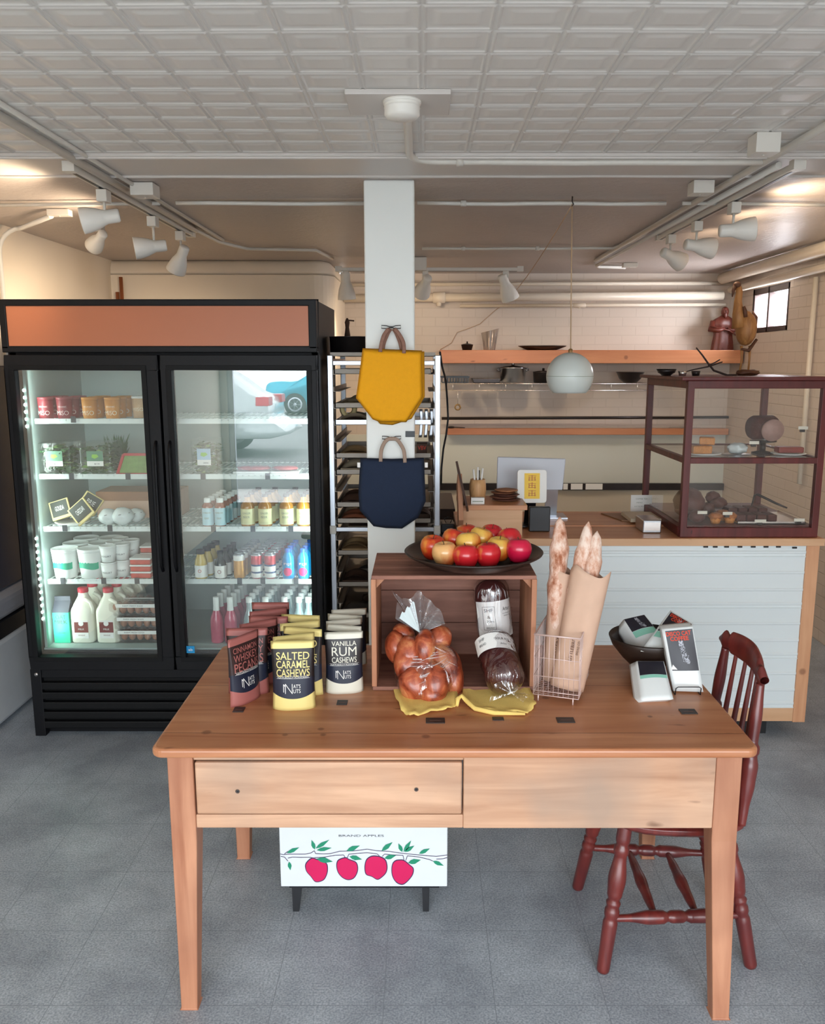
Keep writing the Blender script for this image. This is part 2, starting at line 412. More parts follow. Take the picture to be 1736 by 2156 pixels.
vs = [(x, y, ZC - tinh(ex, ey) + .0022*math.sin(x*3.1+1)*math.sin(y*4.3)) for y, ey in ys for x, ex in xs]
fs = [(j*nx+i, (j+1)*nx+i, (j+1)*nx+i+1, j*nx+i+1) for j in range(len(ys)-1) for i in range(nx-1)]
mb.add(vs, fs, 0, True)
mb.box(XL-.1, XR+.1, -1.7, Y0, ZC, ZC+.05, 2); mb.box(XL-.1, XR+.1, Y0, Y1+.03, ZC+.012, ZC+.05, 2)
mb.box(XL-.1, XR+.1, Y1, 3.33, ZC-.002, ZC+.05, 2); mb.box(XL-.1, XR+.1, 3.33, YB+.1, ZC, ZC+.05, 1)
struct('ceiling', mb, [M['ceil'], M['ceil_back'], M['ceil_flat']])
def wavy(pts, amp=.004):
    out = []
    for i in range(len(pts)-1):
        a, b = Vector(pts[i]), Vector(pts[i+1]); k = max(2, int((b-a).length/.12))
        for j in range(k): 
            p = a.lerp(b, j/k); out.append(p + Vector((0, 0, amp*noise.noise(p*3))))
    out.append(Vector(pts[-1])); return out
struct('trim_1', MB().box(XL, XR, 2.985, 3.03, ZC-.012, ZC).tube([(XL+.01, 3.0, ZC-.012), (XR-.01, 3.0, ZC-.012)], .008, 6), M['ceil_flat'], bevel=.003)
struct('trim_2', MB().tube(wavy([(XL+.01, 3.335, ZC-.003), (XR-.01, 3.335, ZC-.003)]), .007, 6), M['ceil_flat'])
# plain patch around the alarm
struct('trim_3', MB().box(-.20, .075, 2.31, 2.50, ZC-.016, ZC-.002), M['ceil_flat'], bevel=.003)

# walls
struct('wall_left', MB().box(XL-.1, XL, -1.6, YB, 0, ZC), M['cream'])
# storage block that stands out from the back wall, its edges rounded over
pr = []; rr = .16
for k in range(9):
    a = PI/2*k/8; pr.append((XK-rr+rr*math.cos(a), YK+rr-rr*math.sin(a)))
mb = MB().prism([(XK, YB)] + pr + [(XL, YK), (XL, YB)][0:2], ZC-.10, T(0,0,0))
# cove at the top
def cove(u, v):
    a = v*PI/2; c = .10
    s = u
    path = [(XL, YK)] + list(reversed(pr)) + [(XK, YB)]
    k = s*(len(path)-1); i = min(int(k), len(path)-2); f = k-i
    x = path[i][0]*(1-f)+path[i+1][0]*f; y = path[i][1]*(1-f)+path[i+1][1]*f
    nx_, ny_ = 0, 1
    if i >= 1:
        a2 = min(1, (i-1+f)/8)*PI/2; nx_, ny_ = -math.sin(a2), math.cos(a2)
    d = .05*(1-math.cos(a))
    return (x+nx_*d, y+ny_*d, ZC-.10+c*math.sin(a))
mb.grid(cove, 10, 6)
struct('wall_back_left', mb, M['cream'])
M['splash'] = pm('backsplash_panel', '#d3d6cc', .45, var=.04, scale=3)
M['greige'] = pm('greige_paint', '#cfc5b2', .55, var=.04, scale=3, bump=.1, bscale=10)
mb = MB().box(XK, XR, YB, YB+.1, 0, ZC)
struct('wall_back', mb, M['brickB'])
WY0, WY1, WZ0, WZ1 = 5.86, 6.50, 1.95, 2.27
mb = MB().box(XR, XR+.05, -1.6, WY0, 0, ZC).box(XR, XR+.05, WY1, YB+.1, 0, ZC).box(XR, XR+.05, WY0, WY1, 0, WZ0).box(XR, XR+.05, WY0, WY1, WZ1, ZC)
struct('wall_right', mb, M['brickR'])
M['winframe'] = pm('dark_window_frame', '#3a2824', .5)
mb = MB()
for a in ((WY0, WY0+.03, WZ0, WZ1), (WY1-.03, WY1, WZ0, WZ1), (WY0, WY1, WZ0, WZ0+.035), (WY0, WY1, WZ1-.045, WZ1), (6.20, 6.225, WZ0, WZ1)):
    mb.box(XR+.0, XR+.05, *a)
w1 = struct('window_1', mb, M['winframe'], bevel=.003)
M['glass_plain'] = glass('window_glass', (.97,.98,1,1), 1.0)
MB().box(XR+.024, XR+.028, WY0+.02, WY1-.02, WZ0+.02, WZ1-.02).build('pane', M['glass_plain'], w1)
# lower panelling and working wall behind the counter (all in front of the brick by its thickness)
za = at(1200, 915, YB-.02).z; zb = at(1200, 1017, YB-.02).z; zc_ = at(1200, 1031, YB-.02).z
struct('wall_back_panel', MB().box(XK, XR-.001, YB-.015, YB, zc_, za), M['splash'])
struct('wall_back_lower', MB().box(XK, XR-.001, YB-.02, YB, 0, zc_-.0), M['greige'])
struct('trim_4', MB().box(.05, XR-.001, YB-.05, YB-.015, zc_, zb), M['dark_steel'], bevel=.002)
# dark heater strip low on the right wall
p = onx(1724, 1252, XR)
struct('trim_5', MB().box(XR-.03, XR, 3.2, 4.93, p.z-.04, p.z+.03), M['blackmatte'])

# storefront behind the camera
mb = MB()
YF = -1.6
for x0, x1, z0, z1 in ((XL-.1, -2.08, 0, ZC), (2.42, XR+.1, 0, ZC), (XL, XR, 0, .16), (XL, XR, 2.36, ZC+.05)):
    mb.box(x0, x1, YF-.1, YF, z0, z1)
struct('wall_front', mb, M['white'])
mb = MB()
for x in (-2.08, -.62, .80, 2.36): mb.box(x, x+.06, YF-.07, YF-.02, .16, 2.36)
mb.box(-2.08, 2.42, YF-.07, YF-.02, .16, .22).box(-2.08, 2.42, YF-.07, YF-.02, 2.30, 2.36)
struct('window_2', mb, M['alu'])
# street outside
struct('wall_neighbour', MB().box(XR+1.3, XR+1.5, 4.5, 13, 0, 3.2), brick_mat('pale_outside_brick', '#d8b8b4', .5, 'x'))
M['road'] = pm('asphalt', '#8b8c8d', .8, var=.1, scale=40); M['walk'] = pm('sidewalk', '#c9c8c4', .8, var=.06, scale=10)
struct('ground', MB().box(-30, 30, -4.2, -1.7, -.14, -.02, 0).box(-30, 30, -30, -4.2, -.1, .17, 1), [M['walk'], M['road']])

# ------------------------------------------------------------------ column
YC = 3.41
xl = at(767, 420, YC).x; xr = at(874, 1000, YC).x
cxl, cxr = -.2265, -.030
struct('column', MB().box(cxl, cxr, YC, YC+.19, 0, ZC), M['column'], bevel=.006)

# ------------------------------------------------------------------ ceiling conduits, boxes, alarm
def pipe(label, pts, r, cat='pipe', name='conduit', group=None, n=8, mat=None, clips=()):
    pts = [Vector(p) for p in pts]; base = pts[0]
    root = thing(name, label, cat, base, group)
    MB().tube(pts, r, n).build('tube', mat or M['track'], root, base)
    for c in clips:
        c = Vector(c); MB().tube([c-Vector((.012,0,0)), c+Vector((.012,0,0))], r*1.5, 8).build('clip', mat or M['track'], root, base)
    return root
def arc(c, r, a0, a1, ax1, ax2, n=6):
    c = Vector(c); return [c + Vector(ax1)*r*math.cos(a0+(a1-a0)*i/n) + Vector(ax2)*r*math.sin(a0+(a1-a0)*i/n) for i in range(n+1)]
zt = ZC-.016
# alarm
pa = onz(846, 212, ZC-.014)
al = thing('smoke_alarm', 'round white smoke alarm on the pressed tin ceiling in front of the column', 'smoke alarm', (pa.x, pa.y, ZC))
MB().lathe([(0,-.014),(.052,-.014),(.050,-.024),(0,-.024)], (0,0,0), 28).build('base', M['white'], al)
MB().lathe([(.047,-.022),(.047,-.050),(.040,-.058),(0,-.060)], (0,0,0), 28).lathe([(.0475,-.030),(.0485,-.033),(.0475,-.036)], (0,0,0), 28).build('cover', M['white'], al)
# conduit from alarm to the right junction box
q = onz(860, 300, zt); xe = 1.17; yq = 3.045
pts = [(pa.x+.012, pa.y+.05, zt), (q.x, 2.86, zt)] + arc((q.x+.10, 2.945, zt), .10, PI, PI/2, (1,0,0), (0,1,0))[1:] + [(xe, yq, zt)]
pts[1] = (q.x, 2.94, zt)
pipe('white painted conduit running from the ceiling alarm to the right junction box', wavy(pts, .003), .013, clips=[(.13, yq, zt+.003)])
def jbox(u, v, w, h, label, d=.045):
    p = onz(u, v, ZC-d); o = solo('junction_box', MB().box(p.x-w/2, p.x+w/2, p.y-h/2, p.y+h/2, ZC-d, ZC-.002).lathe([(0,0),(.005,0),(.004,-.003),(0,-.003)], (p.x, p.y, ZC-d), 8), M['track'], label, 'junction box', (p.x, p.y, ZC), bevel=.004)
    return p
XT = 1.22; XTL = -1.185
jb1 = jbox(1606, 326, .075, .075, 'white square junction box at the near end of the right ceiling rail', .06)
jb2 = jbox(1474, 410, .08, .08, 'small white junction box halfway along the right ceiling rail', .05)
jb3 = jbox(306, 415, .09, .09, 'white junction box on the left ceiling rail', .05)
jb4 = jbox(126, 455, .10, .05, 'white box where the left wall conduit meets the ceiling', .03)
jb5 = jbox(1325, 563, .10, .06, 'white box at the far end of the right ceiling conduit', .03)
# long conduits across
yy = onz(700, 428, zt).y
pipe('thin white conduit crossing the ceiling behind the top of the column, left half', wavy([(jb3.x+.03, yy, zt), (cxl-.01, yy+.0, zt)], .006), .009)
pipe('thin white conduit crossing the ceiling behind the column, from it to the right rail', wavy([(cxr+.01, yy, zt), (jb2.x-.03, yy, zt)], .006), .009, clips=[(.18, yy, zt)])
pipe('thin white conduit from the left wall box to the left junction box', [(-1.95, yy+.05, zt), (jb3.x-.04, yy, zt)], .008)
pipe('short thin conduit right of the right rail at the small junction box', [(jb2.x+.04, yy, zt), (1.9, yy+.04, zt)], .008)
y3 = onz(1100, 523, zt).y
pipe('far thin conduit across the shaded rear ceiling right of the column', wavy([(0.0, y3, zt), (onz(1290, 523, zt).x, y3, zt)] + [tuple(onz(1330, 508, zt)), (XT-.03, 4.6, zt)], .005), .009, clips=[(.25, y3, zt), (.70, y3, zt)])
e1 = onz(460, 508, zt)
pipe('far thin conduit across the rear ceiling left of the column', wavy([(XTL+.0, e1.y-.5, zt), tuple(e1), tuple(onz(520, 524, zt)), tuple(onz(665, 527, zt)), tuple(onz(700, 545, zt))], .004), .010)
# rails of moulding running in depth
pipe('long ceiling conduit running in depth beside the left track lights', [(XTL, -.4, zt), (XTL, e1.y-.4, zt)], .014)
pipe('second thinner conduit parallel to the left ceiling conduit', [(XTL+.05, 1.0, ZC-.010), (XTL+.05, e1.y, ZC-.010)], .008)
pipe('long ceiling conduit running in depth beside the right track lights', [(XT-.04, .2, zt), (XT-.04, 5.9, zt)], .013)
pipe('second conduit parallel to the right ceiling conduit ending in a bend', [(XT+.03, 3.1, zt), (XT+.03, 6.2, zt), (XT+.06, 6.28, zt), (jb5.x, 6.32, zt)], .012)
# left wall conduit with bend
pl = onx(5, 600, XL+.02); pl2 = onx(8, 480, XL+.02)
pipe('white conduit climbing the left wall and bending along the ceiling', [(XL+.02, pl.y, 1.2), (XL+.02, pl.y, ZC-.16)] + [Vector(p) for p in arc((XL+.14, pl.y, ZC-.15), .12, PI, PI/2, (1,0,0), (0,0,1))] + [(jb4.x-.04, jb4.y, ZC-.03)], .012)
# copper pair
for k in range(2):
    x = at(246+k*9, 600, YK-.05).x
    solo('copper_pipe', MB().tube([(x, YK-.05, .2), (x, YK-.05, ZC-.12-.10*(1-k))], .013, 8), pm('copper', '#b06c48', .4, .5), ['copper brown pipe in the left rear corner, the one nearer the left wall', 'copper brown pipe in the left rear corner, right one of the pair'][k], 'pipe', (x, YK-.05, .2), 'copper pipes in the corner')
# large sprinkler / heating pipes at the back and on the right wall
zb1 = at(1000, 628, 6.75).z
def bigpipe(label, a, b, r, fit=()):
    a, b = Vector(a), Vector(b); root = thing('heating_pipe', label, 'pipe', a)
    MB().tube([a, b], r, 14).build('tube', M['pipe'], root, a)
    d = (b-a).normalized()
    for k in fit:
        c = a.lerp(b, k); MB().tube([c-d*.05, c-d*.045, c+d*.045, c+d*.05], [r*1.02, r*1.35, r*1.35, r*1.02], 14).tube([c, c-Vector((0,0,r*2))], r*.6, 8).build('fitting', M['pipe'], root, a)
    return root
xa = XK+.01
bigpipe('thick cream pipe running along the back wall above the long shelf', (xa, 6.75, zb1), (2.36, 6.75, zb1+.02), .032, (.25,))
bigpipe('thinner cream pipe just below the thick one on the back wall', (.30, 6.80, zb1-.055), (2.40, 6.80, zb1-.045), .013, (.45,))
bigpipe('slim cream pipe high on the back wall under the ceiling', (xa, 6.82, zb1+.11), (2.45, 6.82, zb1+.12), .014)
pr1 = onx(1736, 540, 2.33); pr0 = at(1560, 592, 6.6)
bigpipe('thick cream pipe running in depth along the right wall above the window', (2.33, 6.7, pr0.z+.03), (2.33, 3.0, pr0.z+.05), .042, (.62,))
bigpipe('second cream pipe under the thick one along the right wall', (2.40, 6.7, pr0.z-.055), (2.40, 3.0, pr0.z-.05), .028, (.45,))
pv = onx(1708, 700, XR-.03)
bigpipe('thin vertical cream pipe on the right wall near the picture edge', (XR-.03, pv.y, .95), (XR-.03, pv.y, 2.26), .016)

# ------------------------------------------------------------------ track lights
M['bulb'] = pm('lit_bulb', '#fff1d8', .4, emit='#ffdfae', es=14)
def track_head(at_, stem, d, label, group, power=9, size=1.0, lit=True):
    "hangs from at_; d is where the mouth points"
    a = Vector(at_); root = thing('track_light', label, 'track light', a, group)
    MB().box(-.020, .020, -.028, .028, -.045, 0).build('adapter', M['track'], root, bevel=.003)
    j = Vector((0, 0, -.045-stem))
    MB().tube([(0,0,-.04), (0,0,-.045-stem)], .006, 8).build('stem', M['track'], root)
    d = Vector(d).normalized(); q = Vector((0,0,1)).rotation_difference(d).to_matrix().to_4x4(); X = T(*j) @ q
    prof = [(0,-.055),(.022,-.055),(.026,-.048),(.026,-.005),(.030,.005),(.040,.030),(.047,.060),(.050,.085),(.049,.088),(.045,.060),(.036,.028),(.022,.010)]
    prof = [(r*size, z*size) for r, z in prof]
    sh = MB(); sh.lathe(prof, (0,0,0), 24, M=X); sh.build('lamp_shade', M['white'], root)
    MB().blob((0,0,.045*size), (.033*size,.033*size,.030*size), 2, 0, X).build('bulb', M['bulb'] if lit else M['white'], root)
    if power:
        l = bpy.data.lights.new('track_lamp_light', 'SPOT'); l.energy = power*2.6; l.color = LAMP_COL; l.spot_size = math.radians(150); l.spot_blend = .6; l.shadow_soft_size = .06
        lo = bpy.data.objects.new('lamp_light', l); COL.objects.link(lo); lo.parent = root
        lo.matrix_local = T(*(j + d*.10*size)) @ Vector((0,0,-1)).rotation_difference(d).to_matrix().to_4x4()
    return root
zr = ZC-.045
def rail(label, a, b):
    a, b = Vector(a), Vector(b); root = thing('track_rail', label, 'lighting track', a)
    MB().bar(a, b, .036, .022).build('channel', M['track'], root, a, bevel=.002)
    MB().bar(a+Vector((0,0,-.0115)), b+Vector((0,0,-.0115)), .012, .002).build('slot', M['black'], root, a)
    n = (b-a).normalized()
    for c in (a, b): MB().box(c.x-.021, c.x+.021, c.y-.021, c.y+.021, c.z-.014, c.z+.02).build('end_cap', M['track'], root, a)
    return root
ra = onx(222, 392, XTL-.04).y; rb = onx(385, 486, XTL-.04).y
rail('white lighting track on the ceiling at left carrying the lamps', (XTL-.04, 3.08, zr+.015), (XTL-.04, 4.62, zr+.015))
rail('white lighting track on the ceiling at right carrying the lamps', (XT+.075, 3.05, zr+.015), (XT+.075, 4.75, zr+.015))
GL = 'track lights'
def hy(u, v, x): return onx(u, v, x).y
XA = XTL-.04; XB = XT+.075
heads = [
 ((XA, hy(217,395,XA), zr), .055, (-1,-.25,-.20), 'white track light at far left of the ceiling, mouth to the left', 5),
 ((XA, hy(321,455,XA), zr), .085, (-1,-.30,-.14), 'middle one of the left track lights, mouth turned left', 5),
 ((XA, hy(379,487,XA), zr), .075, (-.45,.35,-.75), 'rearmost of the left track lights, pointing down and away', 12),
 ((XB, hy(1547,405,XB), zr), .065, (1,-.10,.04), 'largest right track light, mouth glowing to the right', 4),
 ((XB, hy(1468,455,XB), zr), .065, (1,.18,-.12), 'middle one of the right track lights', 3.5),
 ((XB, hy(1413,480,XB), zr), .060, (.8,.45,-.30), 'rearmost of the right track lights', 3.5)]
for a, st, d, lb, pw in heads: track_head(a, st, d, lb, GL, pw)
ph = onz(205, 440, zr)
_q = at(207, 462, 4.3)
track_head((_q.x, 4.3, ZC-.02), .03, (-.5,.5,-.3), 'small track light mostly hidden behind the far left one', GL, 0, .9, False)
yR = 5.85; zR = ZC-.08
xq = at(1095, 541, yR).x
rail('white lighting track across the rear ceiling behind the column', (at(712,541,yR).x, yR, zR), (xq, yR, zR))
track_head((at(727,555,yR).x, yR, zR-.012), .03, (.05,.15,-1), 'track light left of the column pointing straight down', GL, 4, 1.25)
track_head((at(895,558,yR).x, yR, zR-.012), .035, (-.25,.75,-.55), 'round backed track light just right of the column', GL, 2.5, 1.2)
track_head((at(1064,550,yR).x, yR, zR-.012), .04, (.35,.25,-.8), 'track light on the rear track aimed down at the long shelf', GL, 3.5, 1.25)
jb = at(882, 528, yR-.05)
solo('junction_box', MB().box(jb.x-.05, jb.x+.05, yR-.04, yR+.04, ZC-.09, ZC-.002), M['track'], 'white box feeding the rear lighting track beside the column', 'junction box', (jb.x, yR, ZC), bevel=.004)

# ================================================================== FRIDGE
FX0, FX1, FY0, FY1, FZT = -1.82, -.455, 3.69, 4.45, 2.0
M['fr_black'] = pm('fridge_black', '#0b0b0f', .5, var=.12, scale=4, spec=.25)
M['fr_black2'] = pm('fridge_gasket', '#060608', .6, var=.1, spec=.25)
M['terra'] = pm('terracotta_sign_panel', '#b9714f', .42, var=.06, scale=3)
M['fr_in'] = pm('fridge_liner', '#98a7a4', .4, var=.03)
M['shelfw'] = pm('white_shelf_wire', '#e8f0ee', .35, var=.03)
M['tagholder'] = pm('grey_tag', '#3c4146', .5)
M['led'] = pm('led_strip', '#ffffff', .4, emit='#e6fff6', es=9)
M['fr_glass'] = glass('fridge_glass', (.93,.985,.965,1), 2.4, .0, base=.03)
fr = thing('display_fridge', 'tall black two door glass merchandising fridge with terracotta header', 'fridge', (FX0, FY0, 0))
fo = fr.location
GL0, GL1, GR0, GR1 = -1.775, -1.222, -1.092, -.503     # glass edges
GZ0, GZ1 = .39, 1.70
FD = FY0+.055      # back of doors
mb = MB()
mb.box(FX0+.01, FX1-.01, FD, FY1, .36, .40).box(FX0, FX0+.035, FD+.005, FY1, .05, FZT).box(FX1-.035, FX1, FD+.005, FY1, .05, FZT)
mb.box(FX0, FX1, FY1-.04, FY1, .05, FZT).box(FX0, FX1, FD+.005, FY1, 1.74, FZT)
mb.box(FX0+.02, FX1-.02, FD+.005, FY1-.02, .05, .36)
mb.box(FX0, FX1, FY0, FD+.01, 1.972, FZT).box(FX0, FX1, FY0, FD+.01, 1.775, 1.803).box(FX0, FX0+.03, FY0, FD+.01, 1.79, 1.98).box(FX1-.035, FX1, FY0, FD+.01, 1.79, 1.98)
mb.build('cabinet', M['fr_black'], fr, fo, bevel=.004)
MB().box(FX0+.03, FX1-.035, FY0+.006, FD+.01, 1.803, 1.972).build('header_panel', M['terra'], fr, fo)
# liner
mb = MB(); li0, li1 = FX0+.04, FX1-.04
mb.box(li0, li1, FY1-.06, FY1-.045, .40, 1.735).box(li0, li0+.012, FD+.03, FY1-.05, .40, 1.735).box(li1-.012, li1, FD+.03, FY1-.05, .40, 1.735)
mb.box(li0, li1, FD+.03, FY1-.05, 1.725, 1.735).box(li0, li1, FD+.02, FY1-.05, .40, .408)
mb.build('liner', M['fr_in'], fr, fo)
MB().box(-1.175, -1.120, FD+.005, FD+.05, .40, 1.735).build('mullion', M['fr_black2'], fr, fo)
# grille
mb = MB()
mb.box(FX0+.045, FX1-.045, FY0+.025, FY0+.035, .045, .31)
for k in range(5):
    z = .265-.048*k
    mb.box(FX0+.045, FX1-.045, FY0+.0, FY0+.03, z-.036, z, 0, None)
mb.build('grille', M['fr_black2'], fr, fo, bevel=.006)
MB().box(FX0, FX0+.05, FY0+.0, FY0+.04, .0, .33).box(FX1-.05, FX1, FY0, FY0+.04, .0, .33).box(FX0+.04, FX1-.04, FY0+.008, FY0+.04, .285, .325).box(FX0+.02, FX1-.02, FY0+.05, FY1-.02, .0, .06).build('base_frame', M['fr_black'], fr, fo, bevel=.003)
# doors
for nm, dx0, dx1, g0, g1, hx in (('left', FX0+.004, -1.150, GL0, GL1, -1.175), ('right', -1.138, FX1-.004, GR0, GR1, -1.112)):
    mb = MB()
    z0, z1 = .325, 1.765
    mb.box(dx0, dx1, FY0, FD, GZ1, z1).box(dx0, dx1, FY0, FD, z0, GZ0).box(dx0, g0, FY0, FD, GZ0, GZ1).box(g1, dx1, FY0, FD, GZ0, GZ1)
    d = mb.build('door', M['fr_black'], fr, fo, bevel=.003)
    mb = MB()
    for a in ((g0-.022, g1+.022, GZ1, GZ1+.02), (g0-.022, g1+.022, GZ0-.02, GZ0), (g0-.022, g0, GZ0, GZ1), (g1, g1+.022, GZ0, GZ1)):
        mb.box(a[0], a[1], FY0-.004, FY0, a[2], a[3])
    mb.build('door_bead', M['fr_black2'], d, (0,0,0) if False else fo, bevel=.001)
    MB().add([(g0, FY0+.018, GZ0), (g1, FY0+.018, GZ0), (g1, FY0+.018, GZ1), (g0, FY0+.018, GZ1)], [(0,1,2,3)]).build('pane', M['fr_glass'], d, fo)
    h = MB().tube([(hx, FY0, .80), (hx, FY0-.020, .83), (hx, FY0-.024, 1.0), (hx, FY0-.024, 1.22), (hx, FY0-.020, 1.36), (hx, FY0, 1.39)], .007, 8)
    h.build('handle', M['fr_black'], d, fo)
p = at(399, 1370, FY0)
solo('sticker', MB().box(p.x-.019, p.x+.019, FY0+.0145, FY0+.016, p.z-.017, p.z+.017, 0).text('ab', .02, .012, FRONT(p.x, FY0+.0142, p.z), 1), [pm('blue_sticker', '#1593cf', .5), M['paperwhite']], 'small blue square sticker on the right fridge door glass', 'sticker', (p.x, FY0+.015, p.z))
solo('door_lock', MB().lathe([(0,-.004),(.008,-.004),(.009,0),(0,0)], (0,0,0), 12, M=T(FX0+.028, FY0-.001, .305) @ R(PI/2, 'X')), M['chrome'], 'small round metal lock at the lower left fridge corner', 'lock', (FX0+.028, FY0, .305))
# LED strips: the fridge's own lights
for x, z0, z1 in ((GL0-.002, 1.45, 1.66), (GL0-.002, .55, .98)):
    mb = MB(); n = int((z1-z0)/.032)
    for k in range(n): mb.blob((x, FD+.022, z0+k*.032), (.005,.005,.008), 1)
    mb.build('led_strip', M['led'], fr, fo)
def strip_light(x, y, z0, z1, tilt, pw):
    d = bpy.data.lights.new('fridge_led', 'AREA'); d.shape = 'RECTANGLE'; d.size = .02; d.size_y = z1-z0; d.energy = pw; d.color = (.86, 1.0, .95)
    o = bpy.data.objects.new('fridge_led_light', d); COL.objects.link(o); o.parent = fr
    o.location = Vector((x, y, (z0+z1)/2)) - fo; o.rotation_euler = (PI/2, 0, tilt)
for x, tl, pw in ((li0+.03, -.65, 1.9), (-1.165, .65, 1.4), (-1.13, -.65, 1.2), (li1-.03, .65, 1.6)): strip_light(x, FD+.035, .45, 1.70, tl, pw)

# shelves
SY = 3.815; SB = FY1-.08
SH = {'L': [], 'R': []}
ZS = [1.478, 1.224, .978, .726]
for side, x0, x1 in (('L', li0+.02, -1.16), ('R', -1.135, li1-.02)):
    for z in ZS:
        mb = MB()
        mb.box(x0, x1, SY, SY+.006, z-.020, z+.003)
        n = int((x1-x0)/.028)
        for k in range(n+1): mb.box(x0+(x1-x0)*k/n-.0015, x0+(x1-x0)*k/n+.0015, SY, SB, z-.006, z-.001)
        for y in (SY+.1, SY+.3, SB): mb.box(x0, x1, y-.004, y, z-.012, z-.006)
        sh = mb.build('shelf', M['shelfw'], fr, fo)
    SH[side] = [z for z in ZS] + [.409]
def tagh(u, v, nm='price tag holder'):
    p = at(u, v, SY-.004)
    MB().box(p.x-.011, p.x+.011, SY-.004, SY-.001, p.z-.015, p.z+.014).build('tag_holder', M['tagholder'], fr, fo)
for u, v in ((154,883),(150,1003),(269,1003),(136,1112),(231,1112),(132,1223),(218,1223),(288,1223),(427,1003),(563,1003),(449,1113),(532,1113),(612,1113),(504,1223),(553,1223),(623,1223)): tagh(u, v)

ORD = ['front', 'second', 'third', 'fourth', 'fifth', 'sixth', 'seventh', 'eighth']
def S(side, k): return SH[side][k]
def X(u, v, y=SY+.03): return at(u, v, y).x
# --- miso tubs
def tub_mats(nm, col, lab): return [pm(nm, col, .45, var=.1), pm(nm+'_ink', lab, .5), M['paperwhite']]
def make_tub(nm, r, h, mats, txt, lid=2, rim=1.06):
    t = thing(nm, '', 'tub', (0,0,0))
    mb = MB().lathe([(0,0),(r*.9,0),(r*rim*.985,h*.9),(0,h*.9)], n=24)
    if txt:
        for s, w, hh, z in txt: mb.text(s, w, hh, FRONT(0,-r*.985,z), 1, .0, warp=lambda p: Vector((p.x, -math.sqrt(max(1e-6, (r*.985+.001)**2*(1 if True else 1)-p.x*p.x)), p.z)))
    mb.build('body', mats, t)
    MB().lathe([(0,h*.9),(r*rim,h*.9),(r*rim,h),(r*rim*.93,h),(r*rim*.9,h-.003),(0,h-.003)], n=24).build('lid', mats[lid], t)
    return t
red = Rep(make_tub('miso_tub', .034, .098, tub_mats('miso_red', '#8a2f38', '#ead6d0'), [('MISO', .052, .020, .028), ('ORGANIC', .04, .007, .056)], 0))
org = Rep(make_tub('miso_tub', .034, .098, tub_mats('miso_orange', '#d88f3a', '#f6e8cf'), [('MISO', .052, .020, .028), ('ORGANIC', .04, .007, .056)], 0))
G = 'miso tubs on the top fridge shelf'
for i, (u, R_, c) in enumerate(((93, red, 'dark red'), (133, red, 'dark red'), (186, org, 'orange'), (234, org, 'pale orange'))):
    for r in range(3):
        x = X(u, 850); R_.put((x, SY+.045+r*.082, S('L',0)), 0, f'{c} miso tub, {ORD[r]} in the {["first","second","third","fourth"][i]} row of the top shelf', G)
tubp = Rep(make_tub('miso_tub', .034, .10, tub_mats('miso_pale', '#e2b98a', '#fff2dc'), [('MISO', .05, .016, .04)], 2))
for r in range(2): tubp.put((X(280, 850), SY+.12+r*.085, S('L',0)), 0, f'pale lidded tub at right of the top left fridge shelf, {["nearer","farther"][r]} one', G)

# --- clamshell salads
M['leaf'] = pm('salad_leaf', '#26592c', .6, var=.5, scale=60, bump=.4)
M['leaf2'] = pm('salad_leaf_pale', '#7fa05a', .6, var=.4, scale=50, bump=.4)
M['clear'] = glass('clear_plastic', (.95,.97,.95,1), 1.0, .15, bump=.25, bscale=30)
def salad(label, x, y, z, w, h, d, leaf, lab, col, group, tilt=0):
    t = thing('salad_box', label, 'salad box', (x, y, z), group)
    mb = MB()
    rnd = random.Random(int(x*1000))
    for k in range(320):
        c = Vector((rnd.uniform(-w*.42, w*.42), rnd.uniform(.01, d-.01), rnd.uniform(.004, h*.86)))
        q = R(rnd.uniform(0, 6.3), 'Z') @ R(rnd.uniform(-1.3, 1.3), 'X'); s = rnd.uniform(.012, .024)
        mb.add([c+q@Vector(v)*s for v in ((-1,0,0), (-.2,-.5,.1), (1,0,.15), (-.2,.5,.1))], [(0,1,2,3)], 0 if rnd.random() < .88 else 1)
    mb.build('leaves', [leaf, M['leaf2']], t)
    MB().box(-w/2, w/2, 0, d, 0, h).build('shell', M['clear'], t, bevel=.008)
    mb = MB().box(-w*.26, w*.26, -.0035, -.002, h*.26, h*.74, 0)
    mb.box(-w*.26, w*.26, -.0040, -.0035, h*.42, h*.74, 1).prism([(-.015,-.006),(.0,-.012),(.018,-.002),(.010,.008),(-.012,.008)], .0006, FRONT(0, -.0043, h*.58), 2).text(lab, .024, .007, FRONT(.008, -.0045, h*.33), 3)
    mb.build('label', [M['paperwhite'], col, pm('leaf_mark', '#8fc24a', .5), M['ink']], t)
    return t
mg = pm('muted_green_label', '#5d8a70', .5); mb_ = pm('pale_blue_label', '#a9c7dc', .5)
z = S('L',1)
salad('clear box of dark green salad leaves, leftmost on the second left fridge shelf', X(115,950), SY+.02, z, .150, .145, .16, M['leaf'], '$7', mg, 'salad boxes')
salad('clear box of green salad leaves in the middle of the second left fridge shelf', X(201,950), SY+.02, z, .145, .145, .16, M['leaf'], '$10', mg, 'salad boxes')
salad('tall clear salad box with pale blue label in the right half of the fridge', X(430,950), SY+.02, S('R',1), .120, .160, .14, M['leaf'], 'GREENS', mb_, 'salad boxes')
